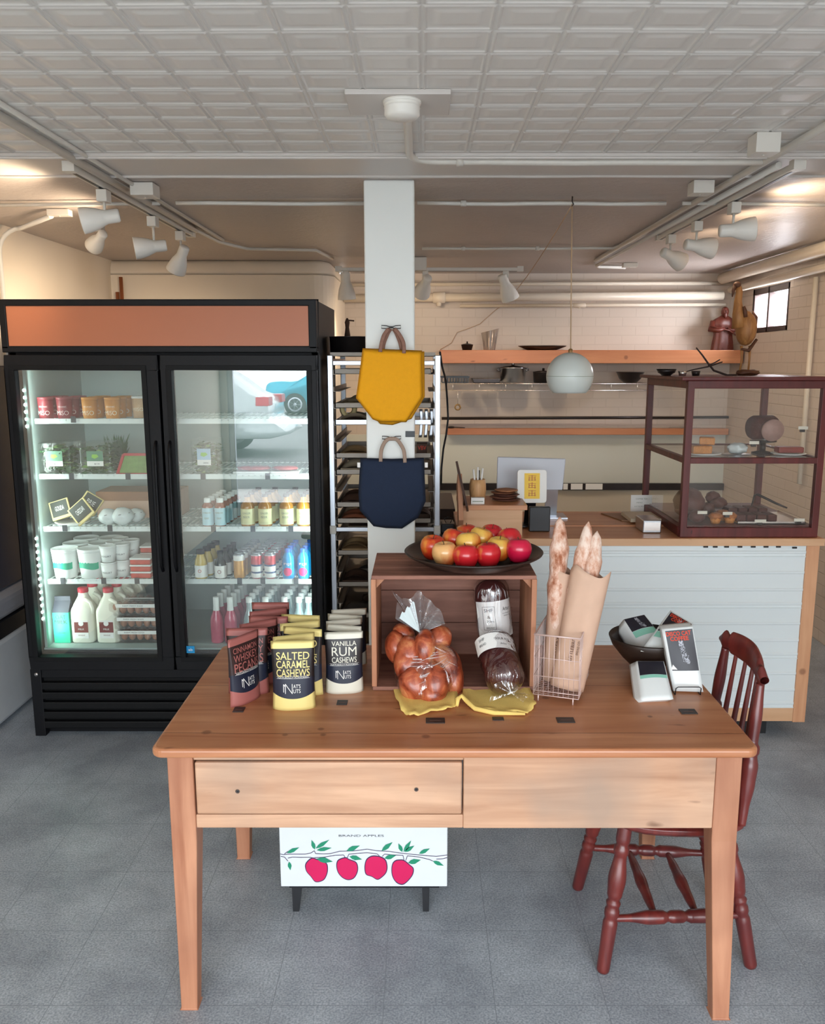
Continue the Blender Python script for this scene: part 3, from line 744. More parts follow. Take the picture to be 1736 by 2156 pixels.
# herb bunch behind
def tuft(name, label, cat, x, y, z, w, h, mats, n=90, parent=None):
    mb = MB(); rnd = random.Random(n+int(x*100))
    for k in range(n):
        a = Vector((x+rnd.uniform(-w,w)*.3, y+rnd.uniform(-w,w)*.3, z)); b = Vector((x+rnd.uniform(-w,w), y+rnd.uniform(-w,w), z+h*rnd.uniform(.6,1)))
        m_ = (a+b)/2; s = .008
        mb.add([a, m_+Vector((s,0,0)), b, m_-Vector((s,0,0))], [(0,1,2,3)])
    return solo(name, mb, mats, label, cat, (x, y, z))
tuft('herb_bunch', 'dark green bunch of herbs behind the salad boxes on the left fridge shelf', 'herbs', X(245,920,SY+.24), SY+.24, z, .06, .17, M['leaf'])
# red framed sprout pack
x = X(278,965); t = thing('sprout_pack', 'green sprout pack with a red framed wrapper at right of the second shelf', 'sprouts', (x, SY+.02, z))
MB().prism([(-.062,0),(.085,0),(.085,.088),(-.030,.088)], .10, frame((0,.10,0),(1,0,0),(0,0,1))).build('sprouts', M['leaf2'], t)
mb = MB()
for a, b in (((-.068,0),(.09,0)),((.09,0),(.09,.092)),((.09,.092),(-.034,.092)),((-.034,.092),(-.068,0))): mb.bar((a[0],-.003,a[1]),(b[0],-.003,b[1]),.012,.006,(0,1,0))
mb.build('red_border', pm('red_wrapper', '#b4292b', .4), t)

# --- third shelf left: cheeses, wrapped balls, carton
z = S('L',2)
M['blackcard'] = pm('dark_label', '#2e342d', .5); M['goldpaper'] = pm('yellow_wrapper', '#ddc98a', .5); M['wrap'] = pm('white_wrap', '#dfe6e6', .35, var=.05, bump=.6, bscale=30)
M['teal'] = pm('teal_ink', '#2bb08d', .5)
carton = thing('kraft_carton', 'long brown kraft carton at the back of the third left fridge shelf', 'box', (-1.40, SY+.24, z))
MB().box(-.20,.20,0,.20,0,.13).build('carton_body', M['kraft'], carton, bevel=.002)
MB().box(-.20,.20,-.002,0,.085,.13).build('carton_flap', pm('kraft_dark', '#9b6f52', .7), carton)
plate = solo('white_dish', MB().lathe([(0,.004),(.055,.004),(.078,.014),(.080,.011),(.057,0),(0,0)], (X(152,1095,SY+.08),SY+.085,z), 28), M['paperwhite'], 'shallow white dish under the square cheese packs in the fridge', 'dish', (X(152,1095,SY+.08),SY+.085,z))
def cheese(u, v, ang, y, txt, label, s=.046):
    p = at(u, v, y); t = thing('cheese_pack', label, 'cheese pack', p, 'square cheese packs in the fridge')
    A = Vector((math.cos(ang), .12, math.sin(ang))); B = Vector((-math.sin(ang), .35, math.cos(ang)))
    F = frame((0,0,0), A, B)
    MB().box(-s, s, -s, s, -.012, 0, 0, F).build('wrapper', M['goldpaper'], t, bevel=.003)
    MB().box(-s*.84, s*.84, -s*.72, s*.88, .0005, .0015, 0, F).text(txt, s*.9, s*.5, F @ T(0, .005, .002), 1).build('label', [M['blackcard'], M['paperwhite']], t)
cheese(126,1072,.30,SY+.075,'GOUDA','square cheese pack with dark label at far left of the white dish')
cheese(170,1077,.72,SY+.05,'CHEDDAR','dark labelled cheese pack standing on its corner in front of the dish', .05)
cheese(190,1060,-.6,SY+.11,'BRIE','partly hidden cheese pack leaning behind the corner standing one')
for i, (u, v, r, yy, lb) in enumerate(((228,1082,.042,.07,'left'), (258,1078,.046,.06,'right front'), (286,1070,.036,.14,'rear'))):
    p = at(u, v, SY+yy); t = thing('wrapped_cheese', f'white plastic wrapped ball of cheese, {lb} one of three on the third fridge shelf', 'cheese', (p.x, p.y, z), 'wrapped cheeses')
    MB().blob((0,0,r*.9), (r*1.1,r,r*.9), 3, ns=.15, freq=2).build('cheese_ball', M['wrap'], t)
    MB().tube([(-r*.9,-r*.5,r*.9),(0,-r*1.0,r*1.2),(r*.9,-r*.45,r*1.35)], .0012, 5).build('string', M['ink'], t)

# --- yogurt tubs
M['yog'] = pm('white_tub', '#eef1ef', .35, var=.02)
big = Rep(make_tub('yogurt_tub', .055, .140, [M['yog'], M['teal'], M['yog']], None, 2, 1.12))
MB().grid(lambda a, b: (.0562*math.sin((a-.5)*1.9), -.0562*math.cos((a-.5)*1.9), .048+b*.032+.004*math.sin(a*6)), 14, 1).build('brand_band', M['teal'], big.p)
z = S('L',3)
for i, (u, rows) in enumerate(((109, 3), (165, 3))):
    for r in range(rows):
        big.put((-1.698+.124*i+r*.003, SY+.065+r*.124, z), 0, f'large white yogurt tub with teal band, {ORD[r]} one of the {["left","right"][i]} row', 'large yogurt tubs')
sm = Rep(make_tub('small_tub', .034, .078, [M['yog'], M['ink'], M['yog']], [('GREEK', .04, .011, .052), ('YOGURT', .045, .008, .030)], 2, 1.14))
for i, u in enumerate((230, 252)):
    for r in range(3):
        for k in range(2):
            sm.put((X(u,1190,SY+.05)+(.018*r if i else 0)+.0, SY+(.045 if i == 0 else .09)+r*.085, z+k*.079), 0, f'small white lettered tub, {["lower","upper"][k]} of the {ORD[r]} stack, {["left","right"][i]} row', 'small white tubs') if not (i == 1 and r == 2) else None
M['redpack'] = pm('red_film', '#c8493c', .35, var=.3, scale=40, bump=.3)
for r in range(2):
    for k in range(3 if r == 0 else 4):
        w = .048
        t = thing('red_package', f'red and white food package, {["bottom","second","third","top"][k]} of the {["front","rear"][r]} fridge stack', 'package', (X(300,1190,SY+.06)+r*.014, SY+.07+r*.11, z+k*.033), 'red food packages')
        MB().box(-w, w, -.045, .045, 0, .024).build('pack_body', M['redpack'], t, bevel=.005)
        MB().box(-w-.002, w+.002, -.047, .047, .024, .032).build('pack_lid', M['yog'], t, bevel=.003)

# --- bottom shelf left
z = S('L',4)
x = -1.722; t = thing('oat_milk_carton', 'teal green oat milk carton at the bottom left of the fridge', 'carton', (x, SY+.055, z))
mb = MB().box(-.038,.038,-.036,.036,0,.150,0).text('OAT', .048, .018, FRONT(0,-.0365,.128), 1, .0).text('MILK', .060, .018, FRONT(0,-.0365,.104), 1, .0).text('ORGANIC', .035, .006, FRONT(0,-.0365,.05), 1)
mb.build('carton_body', [pm('oat_green', '#2fc39c', .45), M['ink']], t, bevel=.002)
MB().add([(-.038,-.036,.15),(.038,-.036,.15),(.038,.036,.15),(-.038,.036,.15),(-.038,-.004,.20),(.038,-.004,.20),(.038,.004,.20),(-.038,.004,.20)], [(0,1,5,4),(2,3,7,6),(1,2,6,5),(3,0,4,7),(4,5,6,7)]).box(-.038,.038,-.003,.003,.20,.222).build('gable_top', pm('dark_carton_top', '#3b3f4c', .5), t)
def jug():
    t = thing('milk_jug', '', 'milk jug', (0,0,0))
    w, d, h = .050, .050, .190
    secs = [(0,.92),(.006,1),(.115,1),(.135,.99),(.160,.86),(.182,.62),(.198,.44),(.206,.40),(.216,.40)]
    def rs(u, v):
        k = v*(len(secs)-1); i = min(int(k), len(secs)-2); f = k-i
        z_ = secs[i][0]*(1-f)+secs[i+1][0]*f; s_ = secs[i][1]*(1-f)+secs[i+1][1]*f
        a = 2*PI*u; n_ = 5 if z_ < .16 else 2.6
        c, s2 = math.cos(a), math.sin(a); rr = (abs(c)**n_+abs(s2)**n_)**(-1/n_)
        return (w*s_*c*rr, d*s_*s2*rr, z_)
    M['milk'] = M.get('milk') or pm('milk_plastic', '#f0efdf', .35, var=.02)
    mb = MB().grid(rs, 32, 16); mb.add([rs(i/32, 0) for i in range(32)], [tuple(range(32))[::-1]])
    mb.build('bottle', M['milk'], t)
    MB().tube([(.014,-.030,.192),(.040,-.032,.176),(.049,-.034,.150),(.046,-.036,.128)], .008, 8).build('grip', M['milk'], t)
    MB().lathe([(0,.214),(.0215,.214),(.0225,.217),(.0225,.232),(.019,.235),(0,.235)], n=20).build('cap', pm('red_cap', '#c9213c', .4), t)
    mb = MB().box(-.030,.030,-.0525,-.051,.022,.102,0).box(-.030,.030,-.053,-.0525,.048,.094,1).lathe([(0,0),(.011,0),(.011,.001),(0,.001)], (0,0,0), 16, 0, False, T(0,-.053,.088) @ R(PI/2,'X')).text('MILK', .026, .008, FRONT(0,-.0537,.063), 0).text('WHOLE', .030, .006, FRONT(0,-.0531,.036), 1)
    mb.build('label', [M['paperwhite'], pm('maroon_label', '#7c3330', .5)], t)
    return t
J = Rep(jug()); J.p.scale = (1.10, 1.0, 1.12)
for i, u in enumerate((141, 191)):
    for r in range(4):
        J.put((-1.625+.120*i+r*.004, SY+.065+r*.104, z), 0, f'white plastic milk jug with red cap, {ORD[r]} one of the {["left","right"][i]} row', 'milk jugs in the fridge')
M['egg'] = pm('brown_egg', '#b98368', .5, var=.15, scale=20); M['eggclear'] = glass('egg_carton_plastic', (.9,.88,.86,1), 1.6, .15, bump=.3, bscale=40)
def eggs():
    t = thing('egg_carton', '', 'egg carton', (0,0,0))
    for k in range(6):
        for q in range(2):
            MB().blob((-.115+k*.046, -.023+q*.046, .034), (.021,.021,.027), 2).build('egg', M['egg'], t)
    MB().box(-.145,.145,-.048,.048,0,.064).build('clear_case', M['eggclear'], t, bevel=.006)
    MB().box(-.10,.145,-.050,-.0485,.046,.064,0).text('FARM FRESH EGGS', .12, .007, FRONT(.0,-.0505,.055), 1).build('paper_strip', [M['paperwhite'], M['ink']], t)
    return t
E = Rep(eggs()); E.p.scale = (.80,1,.96)
for k in range(3):
    for r in range(2): E.put((X(272,1330,SY+.06)+.040, SY+.065+r*.11, z+k*.066), 0, f'clear carton of brown eggs, {["bottom","middle","top"][k]} of the {["front","rear"][r]} stack', 'egg cartons in the fridge')

# ---------------- right side
z = S('R',1)
M['meat'] = pm('red_meat', '#b34a4a', .4, var=.3, scale=25)
for i, (u, w) in enumerate(((535, .09), (600, .07))):
    t = thing('meat_tray', f'{["wide left","narrow right"][i]} white tray of red meat on the second right fridge shelf', 'meat tray', (X(u,975,SY+.08), SY+.08, z), 'meat trays')
    MB().box(-w, w, -.06, .06, 0, .012).build('tray', M['yog'], t, bevel=.004); MB().blob((0,0,.022), (w*.88,.052,.012), 3, ns=.2, freq=3).build('meat', M['meat'], t)
    MB().box(-w, w, -.06, .06, .012, .036).build('film', M['clear'], t, bevel=.008)
# bottles
def bottle(name, cat, prof, mats, mis=None, cap=None, capm=None, lab=None, labm=None, txt=None, n=18, body='bottle'):
    t = thing(name, '', cat, (0,0,0))
    MB().lathe(prof, n=n, mis=mis).build(body, mats, t)
    if cap: MB().lathe(cap, n=n).build('cap', capm, t)
    if lab:
        r, z0, z1 = lab; r += .0008
        mb = MB().grid(lambda a, b: (r*math.cos(a*2*PI), r*math.sin(a*2*PI), z0+b*(z1-z0)), n*2, 1)
        for s, w, h, zz in (txt or []): mb.text(s, w, h, FRONT(0,-r,zz), 1, 0, warp=lambda p: Vector((p.x, -math.sqrt(max(1e-6,(r+.0007)**2-p.x**2)), p.z)))
        mb.build('label', labm, t)
    return t
M['amber'] = pm('amber_drink', '#a9752a', .15, var=.2); M['palelabel'] = pm('cream_label', '#e6e3b8', .5); M['bluelabel'] = pm('light_blue_label', '#b5d9e4', .5)
M['rustglass'] = pm('rust_drink', '#8f4d33', .15); M['pinkdrink'] = pm('pink_drink', '#c0506a', .12, var=.1); M['clearglass'] = glass('bottle_glass', (.80,.90,.92,1), 2.2, .05, haze=(.55,.72,.74,1), hz=.35)
M['inkgrey'] = pm('grey_ink', '#8f9a86', .5); M['darkglass'] = pm('dark_glass', '#27302a', .12)
z = S('R',2)
B1 = Rep(bottle('juice_bottle', 'bottle', [(0,0),(.024,0),(.026,.004),(.026,.092),(.024,.100),(.013,.112),(.013,.118),(0,.118)], M['rustglass'], cap=[(.0165,.112),(.0165,.130),(.012,.134),(0,.134)], capm=M['yog'], lab=(.026,.006,.088), labm=[M['bluelabel'], M['inkgrey']], txt=[('KOMBUCHA',.034,.008,.066),('RAW',.02,.010,.040)]))
for i, (u, rows) in enumerate(((437, 5), (463, 5))):
    for r in range(rows): B1.put((X(u,1080,SY+.03)+r*.004, SY+.035+r*.060, z), 0, f'small bottle with light blue label and white cap, {ORD[r]} in the {["left","right"][i]} row', 'blue labelled bottles')
B2 = Rep(bottle('drink_bottle', 'bottle', [(0,0),(.030,0),(.032,.005),(.032,.090),(.030,.102),(.016,.120),(.013,.130),(.013,.146),(0,.146)], M['amber'], cap=[(.0145,.138),(.0145,.150),(0,.151)], capm=M['ink'], lab=(.032,.010,.084), labm=[M['palelabel'], M['inkgrey']], txt=[('GINGER',.036,.009,.064),('BEER',.03,.010,.046)]))
for i, u in enumerate((520, 557, 602, 638)):
    for r in range(4): B2.put((X(u,1070,SY+.03)+r*.004, SY+.04+r*.070, z), 0, f'amber drink bottle with cream label, {ORD[r]} in the {["first","second","third","fourth"][i]} row from the left', 'amber drink bottles')
z = S('R',3)
B3 = bottle('sauce_bottle', 'bottle', [(0,0),(.027,0),(.029,.005),(.029,.070),(.026,.088),(.018,.110),(.018,.124),(0,.124)], pm('yellow_sauce', '#cdb15f', .3), lab=(.029,.008,.066), labm=[M['paperwhite'], pm('orange_mark', '#d2522a', .5)], txt=[('O',.016,.016,.040)], cap=[(.0195,.118),(.0195,.138),(0,.139)], capm=M['ink'])
Rep(B3).put((X(422,1180,SY+.03), SY+.035, z), 0, 'mustard yellow sauce bottle with white label, leftmost on its fridge shelf')
B4 = bottle('sauce_bottle', 'bottle', [(0,0),(.027,0),(.028,.005),(.028,.062),(.022,.084),(.012,.104),(.012,.124),(0,.124)], M['darkglass'], lab=(.028,.006,.064), labm=[M['paperwhite'], pm('wine_mark', '#8c4a4a', .5)], txt=[('O',.018,.018,.036)], cap=[(.0135,.118),(.0135,.132),(0,.133)], capm=M['ink'])
Rep(B4).put((X(463,1180,SY+.03), SY+.035, z), 0, 'dark sauce bottle with white label beside the yellow one')
for r in range(3):
    dup(B3, None, (X(428,1180,SY+.03)+.005*r, SY+.10+r*.065, z), 0, f'yellow sauce bottle standing {ORD[r+1]} in its row in the fridge', 'sauce bottles behind'); dup(B4, None, (X(468,1180,SY+.03)+.005*r, SY+.10+r*.062, z), 0, f'dark sauce bottle standing {ORD[r+1]} in its row in the fridge', 'sauce bottles behind')
def can(nm, mats, mis, prof, txt=None):
    t = thing(nm, '', 'can', (0,0,0)); mb = MB().lathe(prof, n=20, mis=mis)
    if txt: mb.text(txt, .034, .011, FRONT(0,-.0285,.075), 3, .01, warp=lambda p: Vector((p.x, -math.sqrt(max(1e-6,(.0285)**2-p.x**2)), p.z)))
    mb.build('can_body', mats, t)
    MB().lathe([(.020,.1225),(.021,.126),(.0195,.124),(0,.1225)], n=20).build('can_lid', M['alu'], t); return t
cp = [(0,0),(.020,0),(.0275,.007),(.0275,.028),(.0275,.036),(.0275,.062),(.0275,.070),(.0275,.088),(.0275,.112),(.021,.122),(0,.122)]
C1 = Rep(can('seltzer_can', [pm('orange_can', '#dba255', .3, .3), M['alu'], M['paperwhite'], M['ink']], [1,0,0,0,0,0,0,2,1,1], cp))
for r in range(6): C1.put((X(503,1185,SY+.03)+r*.004, SY+.035+r*.056, z), 0, f'orange and silver drink can, {ORD[r]} in its row', 'orange drink cans')
C2 = Rep(can('seltzer_can', [pm('red_can', '#c73a42', .3, .3), pm('blue_can', '#2c4c78', .3, .3), M['alu'], M['paperwhite']], [2,0,3,1,3,1,0,0,2,2], cp, None))
for i, u in enumerate((540, 568)):
    for r in range(6): C2.put((X(u,1185,SY+.03)+r*.004, SY+.035+r*.056, z), 0, f'red and blue drink can, {ORD[r]} in the {["left","right"][i]} row of cans', 'red and blue cans')
M['bluebottle'] = pm('blue_bottle', '#1292cf', .12, var=.1); M['flower'] = pm('pink_flower', '#d02768', .5)
B5 = Rep(bottle('water_bottle', 'water bottle', [(0,0),(.026,0),(.0275,.004),(.0275,.095),(.026,.105),(.014,.126),(.014,.130),(0,.130)], M['bluebottle'], cap=[(.015,.126),(.015,.144),(0,.145)], capm=pm('deep_blue_cap', '#1460c0', .3), lab=(.0275,.02,.085), labm=[M['bluebottle'], M['paperwhite']], txt=[('FIJI',.034,.014,.072)]))
MB().grid(lambda a, b: (.0288*math.sin((a-.5)*1.5), -.0288*math.cos((a-.5)*1.5), .036+(b-.5)*.040*math.sqrt(max(.02,1-(2*a-1)**2))), 12, 3).build('flower_print', M['flower'], B5.p)
for i, u in enumerate((606, 638)):
    for r in range(4): B5.put((X(u,1180,SY+.03)+r*.003, SY+.035+r*.062, z), 0, f'blue water bottle with pink flower, {ORD[r]} in the {["left","right"][i]} row', 'blue water bottles')
z = S('R',4)
bp = [(0,0),(.028,0),(.031,.005),(.031,.105),(.028,.125),(.015,.160),(.013,.180),(.013,.215),(0,.215)]
B6 = Rep(bottle('soda_bottle', 'bottle', bp, M['pinkdrink'], cap=[(.0165,.150),(.0145,.180),(.0145,.222),(.012,.224),(0,.224)], capm=M['yog']))
for i, u in enumerate((457, 486)):
    for r in range(5): B6.put((X(u,1340,SY+.03)+r*.003, SY+.04+r*.068, z), 0, f'pink soda bottle with white neck wrap, {ORD[r]} in the {["left","right"][i]} row', 'pink soda bottles')
B7 = Rep(bottle('soda_bottle', 'bottle', bp, M['clearglass'], cap=[(.0150,.196),(.0150,.222),(0,.223)], capm=M['yog']))
for i, u in enumerate((526, 560, 600, 630, 652)):
    for r in range(5): B7.put((X(u,1340,SY+.03)+r*.003-.004*(i==4), SY+.04+r*.068, z), 0, f'clear soda bottle with white cap, {ORD[r]} in the {["first","second","third","fourth","fifth"][i]} row from the left', 'clear soda bottles')
# unit at the left edge of the picture
t = thing('chest_cooler', 'low white chest cooler with grey glass hood at the left picture edge', 'cooler', (-2.14, 3.2, 0))
MB().box(0,.125,0,1.15,.02,.42).build('cooler_body', pm('cooler_white', '#c9ced2', .4), t, bevel=.02)
MB().box(0,.115,0,1.15,.42,.50).build('vent', M['black'], t)
MB().box(0,.125,0,1.15,.50,.64).build('bumper', pm('cooler_grey', '#9c9ea6', .4), t, bevel=.05, seg=4)
MB().box(0,.10,0,1.15,.64,1.72).build('hood', pm('smoked_hood', '#3d4150', .25), t, bevel=.01)

# ================================================================== TABLE
TZ = .77; TX0, TX1, TY0, TY1 = -.690, .858, 1.975, 2.775
M['ttop'] = wood('pine_table_top', '#a4643f', '#cb9068', 'x', 1.0, .42, seams=[(1, 2.085-TY0, .0012, .03), (1, 2.40-TY0, .001), (1, 2.62-TY0, .001)], knots=[(.70,.075,.77,.014), (.12,.10,.77,.016), (.42,.12,.77,.011), (1.05,.33,.77,.013), (.33,.085,.77,.010), (1.32,.20,.77,.009), (1.18,.5,.77,.015), (.43,.085,.77,.010)], c3='#b4744e', bump=.1, coat=.25)
M['apron'] = wood('pale_worn_pine', '#ad8063', '#d5aa8b', 'x', .9, .6, c3='#a08a7a', bump=.3, worn=.75)
M['tleg'] = wood('reddish_pine_leg', '#a0664a', '#c48c6c', 'z', 1.0, .55, c3='#8f5d47')
tb = thing('table', 'large old pine table with a wide drawer and tapered legs', 'table', (TX0, TY0, 0)); to = tb.location
def rrect(x0, x1, y0, y1, r, n=6):
    out = []
    for cx_, cy_, a0 in ((x1-r, y1-r, 0), (x0+r, y1-r, PI/2), (x0+r, y0+r, PI), (x1-r, y0+r, 1.5*PI)):
        out += [(cx_+r*math.cos(a0+PI/2*k/n), cy_+r*math.sin(a0+PI/2*k/n)) for k in range(n+1)]
    return out
MB().prism(rrect(TX0, TX1, TY0, TY1, .03), .026, T(0,0,TZ-.026)).build('tabletop', M['ttop'], tb, to, bevel=.009, seg=3)
lx0, lx1 = TX0+.035, TX1-.035; ly0, ly1 = TY0+.025, TY1-.03
def tleg(sx, sy, x, y):
    # x, y is the outer corner; sx, sy point inwards
    mb = MB(); a, b = .066, .044
    vs = []
    for z, w in ((0, b), (.50, a), (TZ-.026, a)):
        vs += [(x, y, z), (x+sx*w, y, z), (x+sx*w, y+sy*w, z), (x, y+sy*w, z)]
    fs = [(0,1,2,3), (8,9,10,11)]
    for k in (0, 4): fs += [(k+i, k+(i+1) % 4, k+4+(i+1) % 4, k+4+i) for i in range(4)]
    if sx < 0 and sy > 0:
        vs = [(q[0], q[1]-(.035 if q[2] == 0 else 0), q[2]) for q in vs]
    if sx*sy < 0: fs = [f[::-1] for f in fs]
    mb.add(vs, fs).build('leg', M['tleg'], tb, to, bevel=.003)
for sx, x in ((1, lx0), (-1, lx1)):
    for sy, y in ((1, ly0), (-1, ly1)): tleg(sx, sy, x, y)
ax0, ax1 = lx0+.066, lx1-.066; az0 = .536; azt = TZ-.026
dL, dR, dB, dT = ax0+.004, at(972, 1660, ly0).x, .577, .722
mb = MB()
y0_ = ly0+.006
mb.box(ax0, dR+.004, y0_, y0_+.022, dT+.003, azt).box(ax0, dR+.004, y0_-.002, y0_+.022, az0, dB-.003).box(dR+.004, ax1, y0_-.004, y0_+.022, az0, azt)
mb.build('front_apron', M['apron'], tb, to, bevel=.003)
dw = MB().box(dL, dR, y0_-.006, y0_+.40, dB, dT).build('drawer', M['apron'], tb, to, bevel=.005)
for u, v in ((500,1666), (876,1662)):
    p = at(u, v, y0_-.006)
    MB().lathe([(0,.0),(.0035,.0),(.0042,-.0006),(.0058,0.0004)], (0,0,0), 12, M=T(p.x, y0_-.0065, p.z) @ R(PI/2,'X')).build('screw_hole', M['ink'], dw, to)
for nm, a in (('side_apron', (lx0+.01, lx0+.03, ly0+.066, ly1-.066)), ('side_apron', (lx1-.03, lx1-.01, ly0+.066, ly1-.066)), ('rear_apron', (ax0, ax1, ly1-.03, ly1-.01))):
    MB().box(a[0], a[1], a[2], a[3], az0, azt).build(nm, M['apron'], tb, to)

# small dark price strips lying on the table
M['chip'] = pm('dark_price_strip', '#2c211e', .5)
for i, (u, v, w, lb) in enumerate(((503,1495,.030,'dark price strip on the table in front of the pink nut pouches'), (720,1480,.030,'dark price strip on the table in front of the white topped pouches'), (916,1518,.052,'longest dark price strip, on the table before the braided bread'), (1048,1514,.031,'small dark price strip on the table before the dark rye bread'), (1190,1517,.048,'dark price strip on the table in front of the wire basket'), (1448,1499,.045,'dark price strip on the table in front of the coffee bags'))):
    p = onz(u, v, TZ); d = .016 if i != 3 else .010
    solo('price_strip', MB().box(-w/2+p.x, w/2+p.x, p.y-d, p.y+d, TZ, TZ+.0025, 0).box(p.x-w*.3, p.x+w*.3, p.y-.003, p.y-.001, TZ+.0025, TZ+.0027, 1), [M['chip'], pm('strip_print', '#6e4438', .6)], lb, 'price strip', (p.x, p.y, TZ), 'price strips on the table')

# ---------------------------------------------------------------- nut pouches
def pouch(nm, top, bodyc, navy, lines, inkc, logo=True):
    t = thing(nm, '', 'nut pouch', (0,0,0))
    w, h, D = .121, .200, .040
    def g(tv): return (1-tv**1.6) if tv < .9 else (1-.9**1.6)*max(0, (1-tv)/.1)
    def fy(xn, tv, s): return s*D/2*g(tv)*(1-abs(xn)**3.2) - s*.0 + .004*math.sin(tv*9+xn*2)*(1-tv)*0
    levels = [0, .06, .12, 'b', .30, .38, .46, 'n', .56, .66, .76, .885, .890, .94, 1.0]
    def lv(k, xn):
        a = levels[k]
        if a == 'b': return .245-.075*(1-xn*xn)
        if a == 'n': return .47
        if a in (.06, .12): return a*(.8 if True else 1)
        return a
    nc = 14
    for s in (-1, 1):
        mb_pts = []
        for k in range(len(levels)):
            for i in range(nc+1):
                xn = -1+2*i/nc; tv = lv(k, xn); ww = w/2*(1-.05*math.sin(PI*min(1, tv*1.1)))
                mb_pts.append((xn*ww, fy(xn, tv, s), tv*h + (.006*(1-xn*xn)*0 if tv else 0)))
        if s == -1: P1 = mb_pts
        else: P2 = mb_pts
    mb = MB()
    def mi(k): return 1 if k < 3 else (2 if k < 7 else (0 if k < 11 else 1))
    for P, rev in ((P1, False), (P2, True)):
        n0 = len(mb.v); mb.add(P, [])
        for k in range(len(levels)-1):
            for i in range(nc):
                q = (k*(nc+1)+i, k*(nc+1)+i+1, (k+1)*(nc+1)+i+1, (k+1)*(nc+1)+i)
                if rev: q = q[::-1]
                mb.f.append(tuple(a+n0 for a in q)); mb.m.append(mi(k)); mb.s.append(True)
    base = [P1[i] for i in range(nc+1)] + [P2[i] for i in range(nc, -1, -1)]
    mb.add(base, [tuple(range(len(base)))[::-1]], 1)
    def warp(p):
        xn = max(-1, min(1, p.x/(w/2*.96))); tv = max(0, min(1, p.z/h)); return Vector((p.x, fy(xn, tv, -1)-.0016, p.z))
    mb.build('pouch_body', [bodyc, top, navy], t)
    tx = MB()
    for s, ww, hh, tv in lines: tx.text(s, ww, hh, FRONT(0, 0, tv*h), 0, .0 if s == 'RUM' else .006, warp=warp)
    tx.text('NATURALLY FLAVORED', .085, .004, FRONT(0, 0, .478*h), 1, 0, warp=warp)
    for z in (.462*h, .494*h): tx.grid(lambda a, b: tuple(warp(Vector(((a-.5)*.092, 0, z+b*.0006)))), 8, 1, 1)
    if logo:
        for a, b in (((-.022,.25),(-.022,.39)), ((-.022,.39),(-.003,.25)), ((-.003,.25),(-.003,.39)), ((-.027,.27),(-.027,.385)), ((-.027,.385),(-.022,.35))):
            n_ = 3; A = Vector((a[0], 0, a[1]*h)); B = Vector((b[0], 0, b[1]*h)); dd = (B-A).normalized(); side = Vector((-dd.z, 0, dd.x))*.0009
            tx.grid(lambda u_, v_: tuple(warp(A.lerp(B, v_)+side*(2*u_-1))), 1, n_, 1)
        tx.text("AT'S", .020, .011, FRONT(.010, 0, .355*h), 1, 0, warp=warp).text('UTS', .020, .011, FRONT(.010, 0, .285*h), 1, 0, warp=warp)
    tx.build('lettering', [inkc, M['paperwhite']], t)
    return t
M['pbody'] = pm('pouch_black', '#272224', .42, var=.1); M['pnavy'] = pm('pouch_navy', '#1d2336', .42, var=.1)
M['pyellow'] = pm('pouch_yellow', '#ecd98c', .45, var=.03); M['pwhite'] = pm('pouch_white', '#e3e0d0', .45, var=.03); M['ppink'] = pm('pouch_pink', '#a9645e', .45, var=.05)
M['pbrown'] = pm('pouch_brown', '#33201f', .42, var=.1)
PY = Rep(pouch('nut_pouch', M['pyellow'], M['pbody'], M['pnavy'], [('SALTED', .092, .0215, .785), ('CARAMEL', .092, .0215, .665), ('CASHEWS', .092, .0215, .545)], M['pyellow']))
PW = Rep(pouch('nut_pouch', M['pwhite'], M['pbody'], M['pnavy'], [('VANILLA', .078, .015, .815), ('RUM', .078, .028, .69), ('CASHEWS', .078, .018, .555)], M['pwhite']))
PW.p.scale = (.93,1,.93)
PK = Rep(pouch('nut_pouch', M['ppink'], M['pbrown'], M['pnavy'], [('CINNAMON', .092, .016, .81), ('WHISKEY', .092, .021, .695), ('PECANS', .092, .026, .56)], M['ppink']))
GP = 'nut pouches on the table'
yx = onz(617, 1497, TZ)
for i, (dx, dy, rz) in enumerate(((0,.022,.08), (-.004,.074,.40), (.012,.135,-.26), (-.003,.192,.34), (-.012,.262,-.12))):
    PY.put((yx.x+dx, yx.y+dy, TZ), rz, f'yellow topped salted caramel cashew pouch, {ORD[i]} of five in its row', GP)
wx = onz(724, 1462, TZ)
for i, (dx, dy, rz) in enumerate(((0,.022,.12), (-.006,.085,-.26), (-.010,.140,.34), (-.012,.190,-.20), (-.004,.250,.18))):
    PW.put((wx.x+dx, wx.y+dy, TZ), rz, f'white topped vanilla rum cashew pouch, {ORD[i]} of five in its row', GP)
for i, (x, y, rz) in enumerate(((-.510,2.285,1.00), (-.512,2.345,.05), (-.490,2.410,.60), (-.470,2.460,-.05), (-.482,2.530,.45), (-.490,2.610,.0))):
    PK.put((x, y, TZ), rz, f'brown and pink cinnamon whiskey pecan pouch, {ORD[i]} of six in its row', GP)

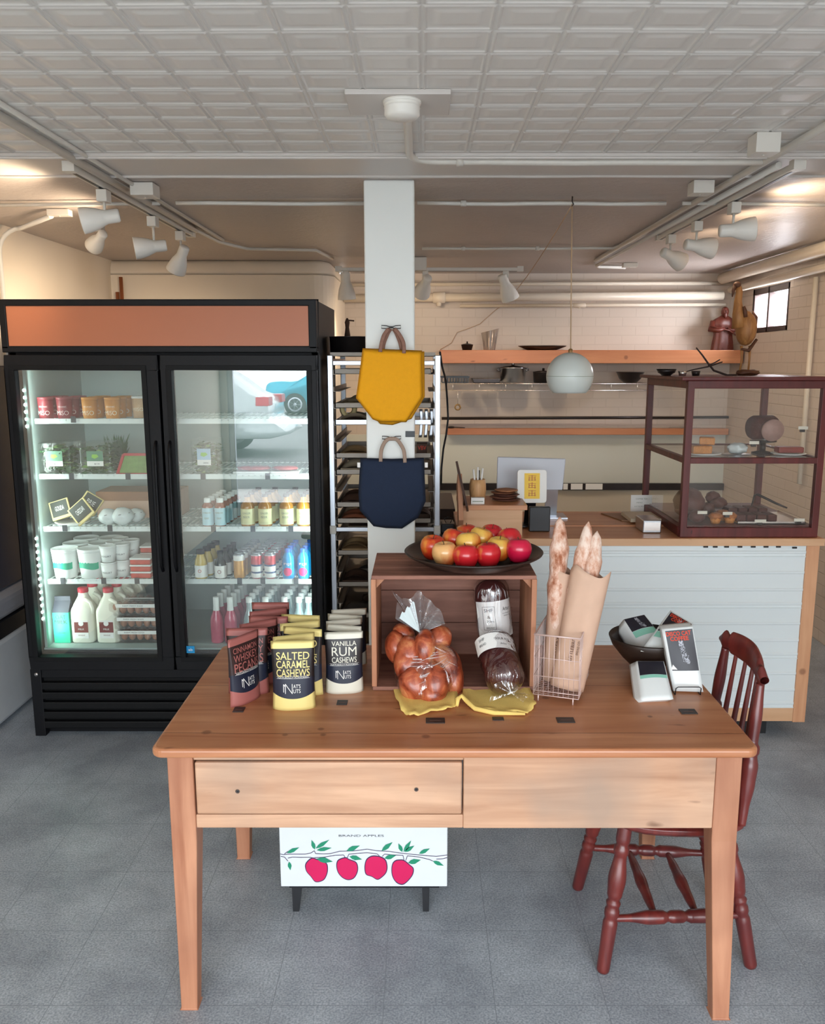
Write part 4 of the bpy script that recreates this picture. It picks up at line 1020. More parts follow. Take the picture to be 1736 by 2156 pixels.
# ---------------------------------------------------------------- crate
M['crate'] = wood('old_crate_wood', '#74493a', '#a37260', 'x', 1.3, .7, c3='#5f3d32', bump=.4)
M['crate_edge'] = wood('crate_edge_wood', '#a06a4d', '#c28a68', 'z', 1.3, .65, bump=.3)
cx0, cx1, cy0, cy1, cz1 = -.149, .335, 2.357, 2.655, 1.124
cr = thing('wooden_crate', 'old brown wooden crate standing on its side on the table, open to the front', 'crate', (cx0, cy0, TZ)); co = cr.location
zz0 = TZ+.001
for k in range(3):
    a = cy0+(cy1-cy0)*k/3; MB().box(cx0+.002, cx1-.002, a, a+(cy1-cy0)/3-.002, cz1-.012, cz1).build('top_board', M['crate'], cr, co, bevel=.002)
for x0, x1 in ((cx0, cx0+.015), (cx1-.015, cx1)):
    for k in range(2):
        a = cy0+(cy1-cy0)*k/2; MB().box(x0, x1, a+.001, a+(cy1-cy0)/2-.001, zz0+.012, cz1-.012).build('side_board', M['crate_edge'], cr, co, bevel=.0015)
MB().box(cx0+.002, cx1-.002, cy0+.001, cy1, zz0, zz0+.012).build('bottom_board', M['crate'], cr, co, bevel=.002)
for k in range(3):
    a = zz0+.012+(cz1-.024-zz0)*k/3; MB().box(cx0+.015, cx1-.015, cy1-.014, cy1-.003, a, a+(cz1-.024-zz0)/3-.002).build('back_board', M['crate'], cr, co, bevel=.0015)
for sx, x in ((1, cx0+.015), (-1, cx1-.015)):
    MB().prism([(x, cz1-.012), (x+sx*.030, cz1-.012), (x, cz1-.045)] if sx < 0 else [(x, cz1-.045), (x+sx*.030, cz1-.012), (x, cz1-.012)], .22, frame((0, cy0+.25, 0), (1,0,0), (0,0,1))).build('corner_block', M['crate_edge'], cr, co)

# ---------------------------------------------------------------- platter and apples
M['platter'] = pm('dark_platter', '#2f211c', .38, .35, var=.25, scale=9)
PC = Vector((.157, 2.485, cz1))
solo('platter', MB().lathe([(0,.004),(.10,.002),(.115,.002),(.155,.012),(.200,.036),(.2085,.041),(.211,.045),(.208,.048),(.200,.044),(.152,.019),(.112,.008),(0,.008)], PC, 56), M['platter'], 'wide dark metal platter on top of the crate holding apples', 'platter', PC)
def apple_mat(nm, red, yel, bias):
    m, t, b = nt(nm); L = t.links.new
    tc = N(t, 'ShaderNodeTexCoord'); sp = N(t, 'ShaderNodeSeparateXYZ'); L(tc.outputs['Object'], sp.inputs[0])
    nz = N(t, 'ShaderNodeTexNoise'); nz.inputs['Scale'].default_value = 16; nz.inputs['Detail'].default_value = 3; L(tc.outputs['Object'], nz.inputs['Vector'])
    mp = N(t, 'ShaderNodeMapping'); mp.inputs['Scale'].default_value = (90, 90, 9); L(tc.outputs['Object'], mp.inputs[0])
    n2 = N(t, 'ShaderNodeTexNoise'); n2.inputs['Scale'].default_value = 1.2; L(mp.outputs[0], n2.inputs['Vector'])
    z1 = N(t, 'ShaderNodeMath', operation='MULTIPLY_ADD'); L(sp.outputs[2], z1.inputs[0]); z1.inputs[1].default_value = 6.5; z1.inputs[2].default_value = -.30+bias
    x1 = N(t, 'ShaderNodeMath', operation='MULTIPLY_ADD'); L(sp.outputs[0], x1.inputs[0]); x1.inputs[1].default_value = -9; L(z1.outputs[0], x1.inputs[2])
    a = N(t, 'ShaderNodeMath', operation='ADD'); L(nz.outputs['Fac'], a.inputs[0]); L(x1.outputs[0], a.inputs[1])
    a2 = N(t, 'ShaderNodeMath', operation='MULTIPLY_ADD'); L(n2.outputs['Fac'], a2.inputs[0]); a2.inputs[1].default_value = .25; L(a.outputs[0], a2.inputs[2])
    r = N(t, 'ShaderNodeValToRGB'); r.color_ramp.elements[0].position = .62; r.color_ramp.elements[1].position = .95; r.color_ramp.elements[0].color = H(red); r.color_ramp.elements[1].color = H(yel)
    L(a2.outputs[0], r.inputs[0]); L(r.outputs[0], b.inputs['Base Color']); b.inputs['Roughness'].default_value = .28; b.inputs['Coat Weight'].default_value = .3
    return m
AM = {'red': apple_mat('red_apple', '#d0222b', '#e8b04c', .0), 'pink': apple_mat('pink_apple', '#d01842', '#e2803c', -.15), 'orange': apple_mat('orange_red_apple', '#cf3a1f', '#e3a03c', .10), 'yellow': apple_mat('yellow_red_apple', '#d9641f', '#eec05a', .42), 'peach': apple_mat('peach_apple', '#df6a35', '#f0b878', .45)}
M['stem'] = pm('apple_stem', '#4b3a1e', .7)
aprof = [(0,.008),(.008,.003),(.016,.001),(.024,.006),(.031,.018),(.0355,.032),(.0365,.042),(.034,.054),(.027,.064),(.018,.068),(.010,.065),(.004,.058),(0,.056)]
def apple(label, c, col, rz, tilt):
    o = MB().lathe([(r*1.06, z*1.05) for r, z in aprof], (0,0,-.036), 24, M=R(rz,'Z') @ R(tilt,'X')).build('apple', AM[col]); o.location = c
    s = MB().tube([Vector((0,0,.022)), Vector((.001,0,.034)), Vector((.004,.001,.042))], [.0013,.0011,.0016], 6); s2 = MB(); s2.add([R(rz,'Z') @ R(tilt,'X') @ v for v in s.v], s.f, 0, True); s2.build('stem', M['stem'], o)
    return tag(o, label, 'apple', 'apples on the platter')
aps = [(911,1153,2.49,'orange','orange red apple at the far left of the platter',.2,.15), (936,1167,2.425,'peach','peach yellow apple second from left in the front row',2.2,-.1), (980,1173,2.40,'red','bright red apple in the middle of the front row',3.3,.12), (1027,1169,2.415,'red','red apple to the right of the middle in the front row',4.0,.1), (1092,1160,2.45,'pink','pinkish red apple alone at the right end of the platter',3.1,.15), (1050,1156,2.48,'yellow','yellow apple partly behind the right front red apple',1.0,.1),
       (986,1146,2.475,'yellow','yellow topped apple directly behind the middle red apple',.5,-.2), (955,1139,2.53,'orange','orange apple behind the peach yellow one',2,.3), (982,1129,2.60,'orange','orange yellow apple at the back left of the pile',.8,-.1), (1011,1136,2.54,'yellow','pale yellow apple in the middle of the back row',5,-.3), (1034,1130,2.61,'red','red and green apple at the back right of the pile',.4,.2), (1072,1138,2.55,'red','dull red apple behind the right end one',3.4,.5)]
for u, v, y, c, lb, rz, tl in aps: apple(lb, at(u, v, y), c, rz, tl)

# ---------------------------------------------------------------- yellow cloths
M['cloth'] = pm('yellow_cloth', '#fbd97c', .8, var=.06, scale=60, bump=.3, bscale=300)
def cloth(label, pts, folds):
    pl_ = [onz(u, v, TZ) for u, v in pts]; c = sum(pl_, Vector())/len(pl_)
    n = len(pl_); m = 5; mb = MB(); vs = []; fs = []
    # dense ring outline
    ring = []
    for i in range(n):
        a, b = pl_[i], pl_[(i+1) % n]
        for k in range(m): ring.append(a.lerp(b, k/m))
    RN = len(ring); K = 7
    for k in range(K+1):
        s = k/K
        for i, p in enumerate(ring):
            q = c.lerp(p, s); zz = TZ+.004+.004*noise.noise(q*22)+(.0035*(1+math.sin(i*.9)) if s > .8 else 0)
            e = Vector((0,0,0))
            if s > .95: e = (p-c).normalized()*.0025*math.sin(i*2.1)
            vs.append((q.x+e.x, q.y+e.y, zz))
    for k in range(K): fs += [(k*RN+i, k*RN+(i+1) % RN, (k+1)*RN+(i+1) % RN, (k+1)*RN+i) for i in range(RN)]
    mb.add(vs, fs, 0, True)
    for f in folds:
        mb.tube([onz(u, v, TZ+z) for u, v, z in f], [.004]+[.007]*(len(f)-2)+[.004], 8)
    o = mb.build('cloth', M['cloth'], None, (c.x, c.y, TZ)); o.location = (c.x, c.y, TZ)
    md = o.modifiers.new('thick', 'SOLIDIFY'); md.thickness = .0025; md.offset = 1
    return tag(o, label, 'cloth')
cloth('pale yellow cloth spread under the bagged braided bread', [(822,1400),(828,1460),(845,1500),(862,1512),(885,1508),(920,1500),(948,1497),(963,1484),(960,1440),(930,1395)], [])
cloth('pale yellow cloth under the dark rye loaf with a folded left corner', [(985,1420),(972,1466),(985,1490),(1020,1500),(1060,1504),(1110,1505),(1128,1488),(1120,1462),(1095,1430)], [[(962,1486,.004),(963,1472,.016),(972,1465,.02),(982,1476,.014),(1000,1492,.008),(1040,1501,.006),(1105,1503,.006)]])

# ---------------------------------------------------------------- breads
def crust_mat():
    m, t, b = nt('braided_crust'); L = t.links.new
    tc = N(t, 'ShaderNodeTexCoord'); nz = N(t, 'ShaderNodeTexNoise'); nz.inputs['Scale'].default_value = 13; nz.inputs['Detail'].default_value = 6; nz.inputs['Roughness'].default_value = .62; nz.inputs['Distortion'].default_value = .8; L(tc.outputs['Object'], nz.inputs['Vector'])
    r = N(t, 'ShaderNodeValToRGB'); e = r.color_ramp.elements; e[0].position = .36; e[0].color = H('#6f230f'); e[1].position = .68; e[1].color = H('#dd9a66'); k = e.new(.50); k.color = H('#b25636')
    L(nz.outputs['Fac'], r.inputs[0]); L(r.outputs[0], b.inputs['Base Color']); b.inputs['Roughness'].default_value = .34; b.inputs['Coat Weight'].default_value = .3
    bp = N(t, 'ShaderNodeBump'); bp.inputs['Strength'].default_value = .35; bp.inputs['Distance'].default_value = .006; L(nz.outputs['Fac'], bp.inputs['Height']); L(bp.outputs[0], b.inputs['Normal']); return m
M['challah'] = crust_mat()
M['rye'] = pm('dark_crust', '#4a1f20', .45, var=.3, scale=16, bump=.3, bscale=80)
M['film'] = glass('bag_film', (.98,.97,.98,1), 1.1, .10, bump=1.0, bscale=9, base=.07, haze=(.9,.9,.93,1), hz=.0, stretch=(2.2,2.2,.5))
M['fold'] = glass('film_fold_highlight', (.98,.98,.98,1), 3.0, .18, base=.10, haze=(.95,.95,1,1), hz=.28)  # whitened strips: folds of the film with their highlights put into the colour
M['film2'] = glass('bag_film_gathered', (.95,.95,.97,1), 1.4, .16, bump=1.0, bscale=14, base=.06, haze=(.9,.93,.95,1), hz=.14)
def lobe(mb, u, v, y, a, b, c, rot, mi=0):
    p = at(u, v, y); X_ = T(*p) @ R(-.30,'X') @ R(rot,'Y'); mb.blob((0,0,0), (a,b,c), 3, mi, X_, ns=.07, freq=2.0)
bl = thing('braided_bread', 'shiny braided golden bread standing in a clear bag on a yellow cloth', 'bread', (at(888,1480,2.28).x, 2.28, TZ)); bo = bl.location
mb = MB()
for u, v, y, a, b, c, rt in ((836,1362,2.42,.038,.040,.052,-.1), (862,1378,2.375,.040,.042,.056,-.15), (893,1365,2.37,.034,.040,.058,.1), (872,1440,2.33,.046,.045,.062,-.35), (857,1400,2.36,.04,.04,.06,-.2), (915,1440,2.325,.043,.045,.064,.06), (908,1462,2.31,.040,.040,.040,.1), (935,1395,2.39,.040,.042,.066,-.55), (955,1430,2.375,.030,.038,.070,-.05), (922,1345,2.43,.045,.040,.040,-.6), (850,1335,2.45,.038,.04,.03,.7), (890,1400,2.385,.05,.045,.07,0), (948,1400,2.42,.034,.04,.06,-.3)):
    lobe(mb, u, v, y, a, b, c, rt)
mb.build('loaf', M['challah'], bl, bo)
# bag: hull round the loaf, tied at the neck, fan of film above
nk = at(884, 1333, 2.40)
def hull(a, b):
    th = a*2*PI; t_ = b
    q0 = Vector((at(892,1478,2.31).x, 2.325, TZ+.008)); q1 = nk
    c = q0.lerp(q1, t_); w = (.098*math.sin(PI*min(1, .12+t_*.93))**.45); d = .070*math.sin(PI*min(1,.12+t_*.93))**.5
    if t_ > .97: w = .012; d = .010
    n_ = 1+.04*noise.noise(Vector((math.cos(th)*1.5, math.sin(th)*1.5, t_*6)))
    return (c.x+math.cos(th)*w*n_+.012*math.sin(PI*t_), c.y+math.sin(th)*d*n_+.02*math.sin(PI*t_), c.z)
mb = MB().grid(hull, 48, 26); mb.build('clear_bag', M['film'], bl, bo)
mb = MB(); rnd = random.Random(4)
def streak(mb, fn, a0, b0, a1, b1, w, off, n=14):
    "one pale strip along the film, a fold with its highlight in the colour"
    def P_(s, r):
        a = a0+(a1-a0)*s; b = b0+(b1-b0)*s; p = Vector(fn(a % 1, b)); c_ = Vector(fn(a % 1, b)) 
        dz = (1-(2*s-1)**2)*w*.6; return (p.x, p.y-off, p.z+(r-.5)*dz)
    mb.grid(P_, n, 1)
for a0, b0, a1, b1, w in ((.72,.60,.86,.86,.006),(.70,.58,.88,.80,.004),(.74,.50,.90,.66,.006),(.66,.30,.93,.62,.009),(.64,.27,.92,.56,.004),(.62,.24,.94,.68,.005),(.60,.62,.90,.68,.006),(.60,.66,.94,.73,.004),(.60,.58,.75,.60,.005),(.63,.72,.90,.74,.004),(.72,.08,.80,.14,.005),(.76,.16,.86,.22,.006),(.78,.30,.92,.34,.003),(.64,.12,.62,.34,.010),(.70,.06,.70,.30,.007),(.80,.90,.90,.70,.005),(.58,.44,.70,.60,.004),(.60,.50,.80,.56,.003),(.66,.80,.84,.88,.003),(.82,.20,.90,.40,.004),(.68,.20,.86,.48,.003),(.70,.16,.88,.42,.003),(.56,.74,.66,.84,.004),(.86,.60,.95,.44,.004)):
    streak(mb, hull, a0, b0, a1, b1, w, .0025)
mb.build('bag_fold_highlights', M['fold'], bl, bo)
fan = [at(u, v, y) for u, v, y in ((832,1303,2.44),(836,1262,2.45),(822,1238,2.47),(845,1265,2.42),(868,1252,2.43),(885,1247,2.44),(905,1262,2.42),(925,1285,2.43),(936,1308,2.42),(905,1312,2.42))]
def fanf(a, b):
    k = a*(len(fan)-1); i = min(int(k), len(fan)-2); e = fan[i].lerp(fan[i+1], k-i); p = nk.lerp(e, b)
    p.y += .018*math.sin(a*26)*b; p.z += .004*math.sin(a*40)*b; return tuple(p)
MB().grid(fanf, 54, 10).build('bag_top', M['film2'], bl, bo)
MB().grid(lambda a, b: tuple(nk.lerp(at(838+a*34, 1300-a*35+4*math.sin(a*20), 2.412), b)), 12, 5).build('bag_neck_label', pm('crumpled_white', '#c5d3d4', .4, bump=.6, bscale=40), bl, bo)
# rye loaves
def capsule(mb, p, q, r0, r1, mi=0, n=28, fl=1.0):
    p, q = Vector(p), Vector(q); d = (q-p); L_ = d.length; d.normalize(); pts = []; rs = []
    for k in range(9): a = PI/2*k/8; pts.append(p-d*r0*.75*math.cos(a)); rs.append(max(.0005, r0*math.sin(a)))
    for k in range(1, 8): pts.append(p.lerp(q, k/8)); rs.append((r0+(r1-r0)*k/8)*(1+.03*math.sin(k*2)))
    for k in range(9): a = PI/2*(1-k/8); pts.append(q+d*r1*.75*math.cos(a)); rs.append(max(.0005, r1*math.sin(a)))
    mb.tube(pts, rs, n, mi, caps=False, flat=fl)
def loafband(mb, p, q, r, t0, t1, a0, a1, mi, bow=0.0, n=24):
    p, q = Vector(p), Vector(q); d = (q-p).normalized(); a_ = d.cross(Vector((0,1,0))).normalized() if abs(d.y) < .9 else d.cross(Vector((0,0,1))).normalized()
    b_ = a_.cross(d); fr = b_ if b_.dot(Vector((0,-1,.2))) > 0 else -b_; sd = Vector((1,0,0)); sd = (sd-d*sd.dot(d)).normalized()
    def P(ang, t_, off=0): 
        L_ = (q-p).length; return p + d*(t_*L_ + bow*math.cos(ang)*0) + (fr*math.cos(ang)+sd*math.sin(ang))*(r+off)
    mb.grid(lambda a, b: tuple(P(a0+(a1-a0)*a, t0+(t1-t0)*b)), n, 6, mi)
    return P
def bandtext(mb, P, s, ang, t_, w, h, r, L_, mi, off=.0008, wd=None):
    vs, fs = text_mesh(s, .0)
    mb.add([P(ang+v.x*w/r, t_+v.y*h/L_, off) for v in vs], fs, mi)
r1 = thing('rye_loaf', 'dark rye loaf upright in a clear bag with a square white label, in the crate', 'bread', (.222, 2.50, TZ+.014)); ro = r1.location
pA, pB = (.236,2.525,.835), (.215,2.545,1.025)
mb = MB(); capsule(mb, pA, pB, .050, .050); mb.build('loaf', M['rye'], r1, ro)
mb = MB(); capsule(mb, pA, (.216,2.535,1.035), .0560, .0555, n=40); mb.build('clear_bag', M['film'], r1, ro)
PF = loafband(MB(), pA, (.216,2.535,1.035), .0565, 0, 1, 0, 1, 0)
mb = MB()
for a0, t0, a1, t1, w in ((-.9,.90,-.75,1.06,.004),(-.5,.88,-.55,.98,.012),(-.42,.86,-.30,1.0,.006),(-.2,1.02,.1,1.10,.005),(.25,.95,.35,1.12,.006),(.45,.90,.50,1.1,.004),(.8,.86,.7,1.05,.005),(1.05,.8,.95,1.0,.004),(-1.2,.3,-1.1,.6,.006),(.2,.2,.5,.14,.010),(-.6,.16,-.2,.20,.006)):
    mb.grid(lambda s, r: tuple(PF(a0+(a1-a0)*s+(r-.5)*w/.05*(1-(2*s-1)**2), t0+(t1-t0)*s, .001-.020*max(0, (t0+(t1-t0)*s)-1.0)/.1)), 10, 1)
mb.build('bag_fold_highlights', M['fold'], r1, ro)
mb = MB(); PP = loafband(mb, pA, pB, .0575, .28, .88, -1.05, 1.35, 0)
Lb = (Vector(pB)-Vector(pA)).length
for s, a, t_, w, h in (('SHF', -.28, .74, .028, .010), ('&', -.28, .63, .010, .009), ('70m', -.22, .56, .022, .007), ('BREAD', -.25, .455, .024, .005), ('Arbor', .78, .74, .030, .012), ('sourdough rye', .78, .665, .034, .004), ('bread co', .76, .63, .022, .004)):
    bandtext(mb, PP, s, a, t_, w, h, .0575, Lb, 1)
for a0, a1, t0, t1 in ((-.62,-.60,.42,.80), (.05,.07,.42,.80), (-.62,.07,.795,.80), (-.62,.07,.42,.425)):
    mb.grid(lambda a, b: tuple(PP(a0+(a1-a0)*a, t0+(t1-t0)*b, .0008)), 6, 3, 1)
mb.build('paper_label', [M['paperwhite'], M['ink']], r1, ro)
r2 = thing('rye_loaf', 'dark rye loaf leaning in front of the upright one, with a curved white band', 'bread', (.235, 2.30, TZ+.01)); ro = r2.location
pA, pB = (.238,2.325,.822), (.222,2.415,.885)
mb = MB(); capsule(mb, pA, pB, .052, .054, n=32); mb.build('loaf', M['rye'], r2, ro)
mb = MB(); capsule(mb, (.242,2.315,.828), (.222,2.417,.885), .0575, .0600, n=40)
tl = [at(u, v, y) for u, v, y in ((1030,1478,2.262),(1040,1440,2.262),(1062,1432,2.268),(1085,1440,2.27),(1108,1462,2.275),(1118,1462,2.275),(1100,1478,2.262),(1062,1467,2.258))]
ct = sum(tl, Vector())/len(tl)
mb.grid(lambda a, b: tuple(ct.lerp(tl[int(a*len(tl)) % len(tl)].lerp(tl[(int(a*len(tl))+1) % len(tl)], a*len(tl)-int(a*len(tl))), b) + Vector((0, -.008*(1-b)+.004*math.sin(a*40)*b, 0))), 32, 5)
mb.build('clear_bag', M['film'], r2, ro)
mb = MB(); PP = loafband(mb, pA, pB, .0615, .62, 1.12, -1.25, 1.25, 0)
Lb = (Vector(pB)-Vector(pA)).length
for s, a, t_, w, h in (('SHF', -.62, .98, .022, .010), ('BREAD', -.62, .82, .026, .008), ('SOUR RYE', .45, .92, .044, .008), ('Arbor', .45, .76, .02, .006)):
    bandtext(mb, PP, s, a, t_, w, h, .0615, Lb, 1)
mb.build('paper_band', [M['paperwhite'], M['ink']], r2, ro)

# ---------------------------------------------------------------- wire basket with baguettes
bk = thing('wire_basket', 'rose white wire basket on small feet holding baguettes on the table', 'basket', tuple(onz(1128, 1478, TZ)), rz=-.33)
bk.location = (.322, 2.292, TZ)
bw, bd, bh, bf = .130, .205, .180, .018
M['roseweld'] = pm('rose_white_wire', '#e0c6c0', .35, .3)
mb = MB()
for z in (bf, bf+.012): mb.tube([(0,0,z),(bw,0,z),(bw,bd,z),(0,bd,z)], .0016, 6, closed=True)
for z in (.075, .130): mb.tube([(0,0,z),(bw,0,z),(bw,bd,z),(0,bd,z)], .0013, 6, closed=True)
mb.build('hoops', M['roseweld'], bk)
MB().tube([(0,0,bh+bf),(bw,0,bh+bf),(bw,bd,bh+bf),(0,bd,bh+bf)], .0026, 8, closed=True).build('rim', M['roseweld'], bk)
mb = MB()
nx_ = 9
for k in range(nx_+1): x = bw*k/nx_; mb.tube([(x,0,bh+bf),(x,0,bf),(x,bd,bf),(x,bd,bh+bf)], .0009, 5)
for k in range(1, 15): y = bd*k/15; mb.tube([(0,y,bh+bf),(0,y,bf),(bw,y,bf),(bw,y,bh+bf)], .0009, 5)
mb.build('wires', M['roseweld'], bk)
for x, y in ((.015,.0),(bw-.015,0),(.015,bd),(bw-.015,bd)): MB().tube([(x,y,bf),(x,y-.001,0)], .0022, 6).build('foot', M['roseweld'], bk)
M['baguette'] = pm('floury_baguette', '#c98a66', .75, var=.0, scale=20)
def baguette_mat():
    m, t, b = nt('floury_crust'); L = t.links.new
    tc = N(t, 'ShaderNodeTexCoord'); nz = N(t, 'ShaderNodeTexNoise'); nz.inputs['Scale'].default_value = 24; nz.inputs['Detail'].default_value = 6; nz.inputs['Roughness'].default_value = .7
    mp = N(t, 'ShaderNodeMapping'); mp.inputs['Scale'].default_value = (1.3,1.3,.6); L(tc.outputs['Object'], mp.inputs[0]); L(mp.outputs[0], nz.inputs['Vector'])
    r = N(t, 'ShaderNodeValToRGB'); e = r.color_ramp.elements; e[0].position = .36; e[0].color = H('#9b5a3a'); e[1].position = .62; e[1].color = H('#ead3c4'); k = e.new(.48); k.color = H('#d3a48c')
    L(nz.outputs['Fac'], r.inputs[0]); L(r.outputs[0], b.inputs['Base Color']); b.inputs['Roughness'].default_value = .8
    bp = N(t, 'ShaderNodeBump'); bp.inputs['Strength'].default_value = .6; bp.inputs['Distance'].default_value = .006; L(nz.outputs['Fac'], bp.inputs['Height']); L(bp.outputs[0], b.inputs['Normal']); return m
M['baguette'] = baguette_mat()
def baguette(label, p, q, r):
    p, q = Vector(p), Vector(q); n = 26; pts = []; rs = []
    for k in range(n+1):
        t_ = k/n; pts.append(p.lerp(q, t_)+Vector((.003*math.sin(t_*9),.003*math.cos(t_*7),0)))
        e = 1 if t_ < .72 else math.sqrt(max(0.0, 1-((t_-.72)/.28)**2.2)); rs.append(max(.001, r*e*(1+.09*math.sin(t_*26)+.05*math.sin(t_*57))))
    mb = MB().tube(pts, rs, 20, flat=.9)
    return solo('baguette', mb, M['baguette'], label, 'baguette', p, 'baguettes in the wire basket')
def bagsleeve(label, p, q, w0, w1, d, crop_txt=None, lean=0):
    p, q = Vector(p), Vector(q); ax = (q-p).normalized(); sd = Vector((1,-.25,0)); sd = (sd-ax*sd.dot(ax)).normalized(); nn = sd.cross(ax)
    if nn.y > 0: nn = -nn
    def S_(a, b):
        th = a*2*PI; w = (w0+(w1-w0)*b)/2; c = p.lerp(q, b)
        x = math.copysign(abs(math.cos(th))**.7, math.cos(th)); y = math.copysign(abs(math.sin(th))**.9, math.sin(th))
        e = ax*(.012*math.sin(th*3+1) if b > .99 else 0)
        return tuple(c + sd*x*w + nn*y*d/2*(1+.12*noise.noise(Vector((x*2,y,b*6)))) + e)
    mb = MB().grid(S_, 40, 24)
    o = None
    if crop_txt:
        F = frame((0,0,0), ax, -sd)
        for s, t_, off, L_, h in crop_txt:
            c = p.lerp(q, t_) + nn*(d/2+.004) + sd*off; G = F.copy()
            for i in range(3): G[i][3] = c[i]
            mb.text(s, L_, h, G, 1)
    mb2 = mb
    o = mb2.build('paper_bag', [M['kraft'], pm('brown_ink', '#5b3a30', .7)], None, p); o.location = p
    md = o.modifiers.new('thick', 'SOLIDIFY'); md.thickness = .0006
    return tag(o, label, 'paper bag', 'paper baguette bags')
pb1, qb1 = Vector((.402,2.385,.795)), at(1186, 1198, 2.43)
bagsleeve('brown paper bag standing upright at left in the wire basket', pb1, qb1, .078, .080, .072, [('BAKERY', .32, .0, .06, .010)])
baguette('single floury baguette in the left paper bag', pb1+Vector((0,0,.01)), at(1177, 1088, 2.435), .0275)
pb2, qb2 = Vector((.425,2.325,.795)), at(1243, 1203, 2.375)
bagsleeve('wider brown paper bag leaning right in the wire basket, with small print', pb2, qb2, .098, .114, .078, [('LITTLEBIRD', .34, -.006, .066, .009), ('BREAD CO', .36, .010, .040, .006)])
baguette('baguette at left in the leaning paper bag, tip pointing up', pb2+Vector((-.018,.012,.01)), at(1238, 1098, 2.40), .0235)
baguette('baguette at right in the leaning paper bag, pale with flour', pb2+Vector((.018,.002,.01)), at(1256, 1118, 2.39), .0255)

# ---------------------------------------------------------------- bowl and coffee bags
BC = Vector((.715, 2.53, TZ))
M['wbowl'] = pm('dark_wood_bowl', '#2e221c', .4, var=.4, scale=8)
solo('bowl', MB().lathe([(0,.0),(.045,.0),(.050,.006),(.048,.014),(.080,.045),(.112,.085),(.123,.112),(.120,.116),(.110,.092),(.076,.054),(.04,.026),(0,.024)], BC, 44), M['wbowl'], 'dark wooden bowl on the table holding coffee bags', 'bowl', BC)
M['bagwhite'] = pm('coffee_bag_white', '#e9eeee', .4, var=.03, bump=.25, bscale=10); M['catgrey'] = pm('cat_print', '#b9bcc6', .6, var=.4, scale=60)
M['purpleblack'] = pm('coffee_panel', '#1f1d28', .4, var=.1); M['mint'] = pm('mint_band', '#8fcdb9', .45)
def coffee(label, q4, dv, panel=(.05,.95,.40,.97), band=(.30,.39), txt=True, cat=True, tri=False):
    TL, TR, BR, BL = [at(*a) for a in q4]; dv = Vector(dv)
    c = (BL+BR)/2
    t = thing('coffee_bag', label, 'coffee bag', c, 'coffee bags')
    n = (TR-TL).cross(BL-TL).normalized(); n = n if n.y < 0 else -n
    def B(a, b, off=0): return BL.lerp(BR, a).lerp(TL.lerp(TR, a), b) + n*off
    # body, slightly puffed
    mb = MB(); K = 8
    def face(sgn, add, a, b): return B(a, b, 0) + add + n*sgn*.006*math.sin(PI*a)*math.sin(PI*b)
    mb.grid(lambda a, b: tuple(face(1, Vector(), a, b)), K, K); mb.grid(lambda a, b: tuple(face(-1, dv, 1-a, b)), K, K)
    for e in ((lambda s: (0, s)), (lambda s: (s, 1)), (lambda s: (1, 1-s)), (lambda s: (1-s, 0))):
        mb.grid(lambda a, b: tuple(B(*e(a)) + dv*b), K, 4)
    mb.build('bag_body', M['bagwhite'], t, c)
    def G(a, b, off): return B(a, b, off) + n*.006*math.sin(PI*a)*math.sin(PI*b)
    mb = MB()
    mb.grid(lambda a, b: tuple(G(panel[0]+(panel[1]-panel[0])*a, panel[2]+(panel[3]-panel[2])*b, .0008)), 8, 8, 0)
    if band: mb.grid(lambda a, b: tuple(G(panel[0]+(panel[1]-panel[0])*a, band[0]+(band[1]-band[0])*b, .0008)), 8, 2, 1)
    def tx(s, a, b, w, h, mi, off=.0016, bd=.02):
        vs, fs = text_mesh(s, bd); mb.add([G(a+v.x*w, b+v.y*h, off) for v in vs], fs, mi)
    if txt: tx('DISCO CAT', .5, panel[3]-.055, .80, .070, 2, bd=.03); tx('COFFEE', .5, panel[3]-.135, .60, .070, 2, bd=.03)
    if cat:
        rnd = random.Random(3); cy_ = panel[2]+(panel[3]-panel[2])*.40
        # a sitting cat in pale strokes
        for ca, cb, ra, rb in ((.52,cy_+.16,.085,.045), (.55,cy_+.05,.10,.10), (.60,cy_-.05,.14,.08), (.66,cy_-.10,.07,.05)):
            for k in range(60):
                a0 = rnd.uniform(0,6.28); rr_ = rnd.uniform(.2,1); A = ca+ra*rr_*math.cos(a0); Bv = cb+rb*rr_*math.sin(a0); s = rnd.uniform(.004,.013)
                mb.add([G(A-s,Bv,.0014),G(A+s*.3,Bv-s,.0014),G(A+s,Bv+s*.4,.0014),G(A,Bv+s*1.1,.0014)], [(0,1,2,3)], 3)
        for e in (-.05,.05): mb.add([G(.52+e-.025,cy_+.19,.0014),G(.52+e+.025,cy_+.19,.0014),G(.52+e,cy_+.235,.0014)], [(0,1,2)], 3)
    if tri: mb.add([G(.06,panel[2]+.02,.0014),G(.26,panel[2]+.02,.0014),G(.14,panel[2]+.10,.0014)], [(0,1,2)], 4)
    mb.build('printed_panel', [M['purpleblack'], M['mint'], M['redink'], M['catgrey'], M['paperwhite']], t, c)
    return t
coffee('coffee bag lying to the left in the bowl', [(1312,1304,2.62),(1356,1294,2.62),(1402,1352,2.50),(1352,1368,2.50)], (-.022,.012,-.040), (.02,.98,.56,.99), (.36,.55), False, True)
coffee('coffee bag tilted on its corner at the back of the bowl', [(1411,1285,2.57),(1459,1314,2.55),(1420,1384,2.42),(1348,1371,2.42)], (.006,.040,-.020), (.05,.95,.50,.97), (.36,.49), True, True)
coffee('upright coffee bag with orange lettering standing on a small wire stand', [(1393,1326,2.395),(1458,1320,2.385),(1480,1457,2.335),(1417,1455,2.345)], (.003,.046,0), (.09,.97,.33,.975), None, True, True, True)
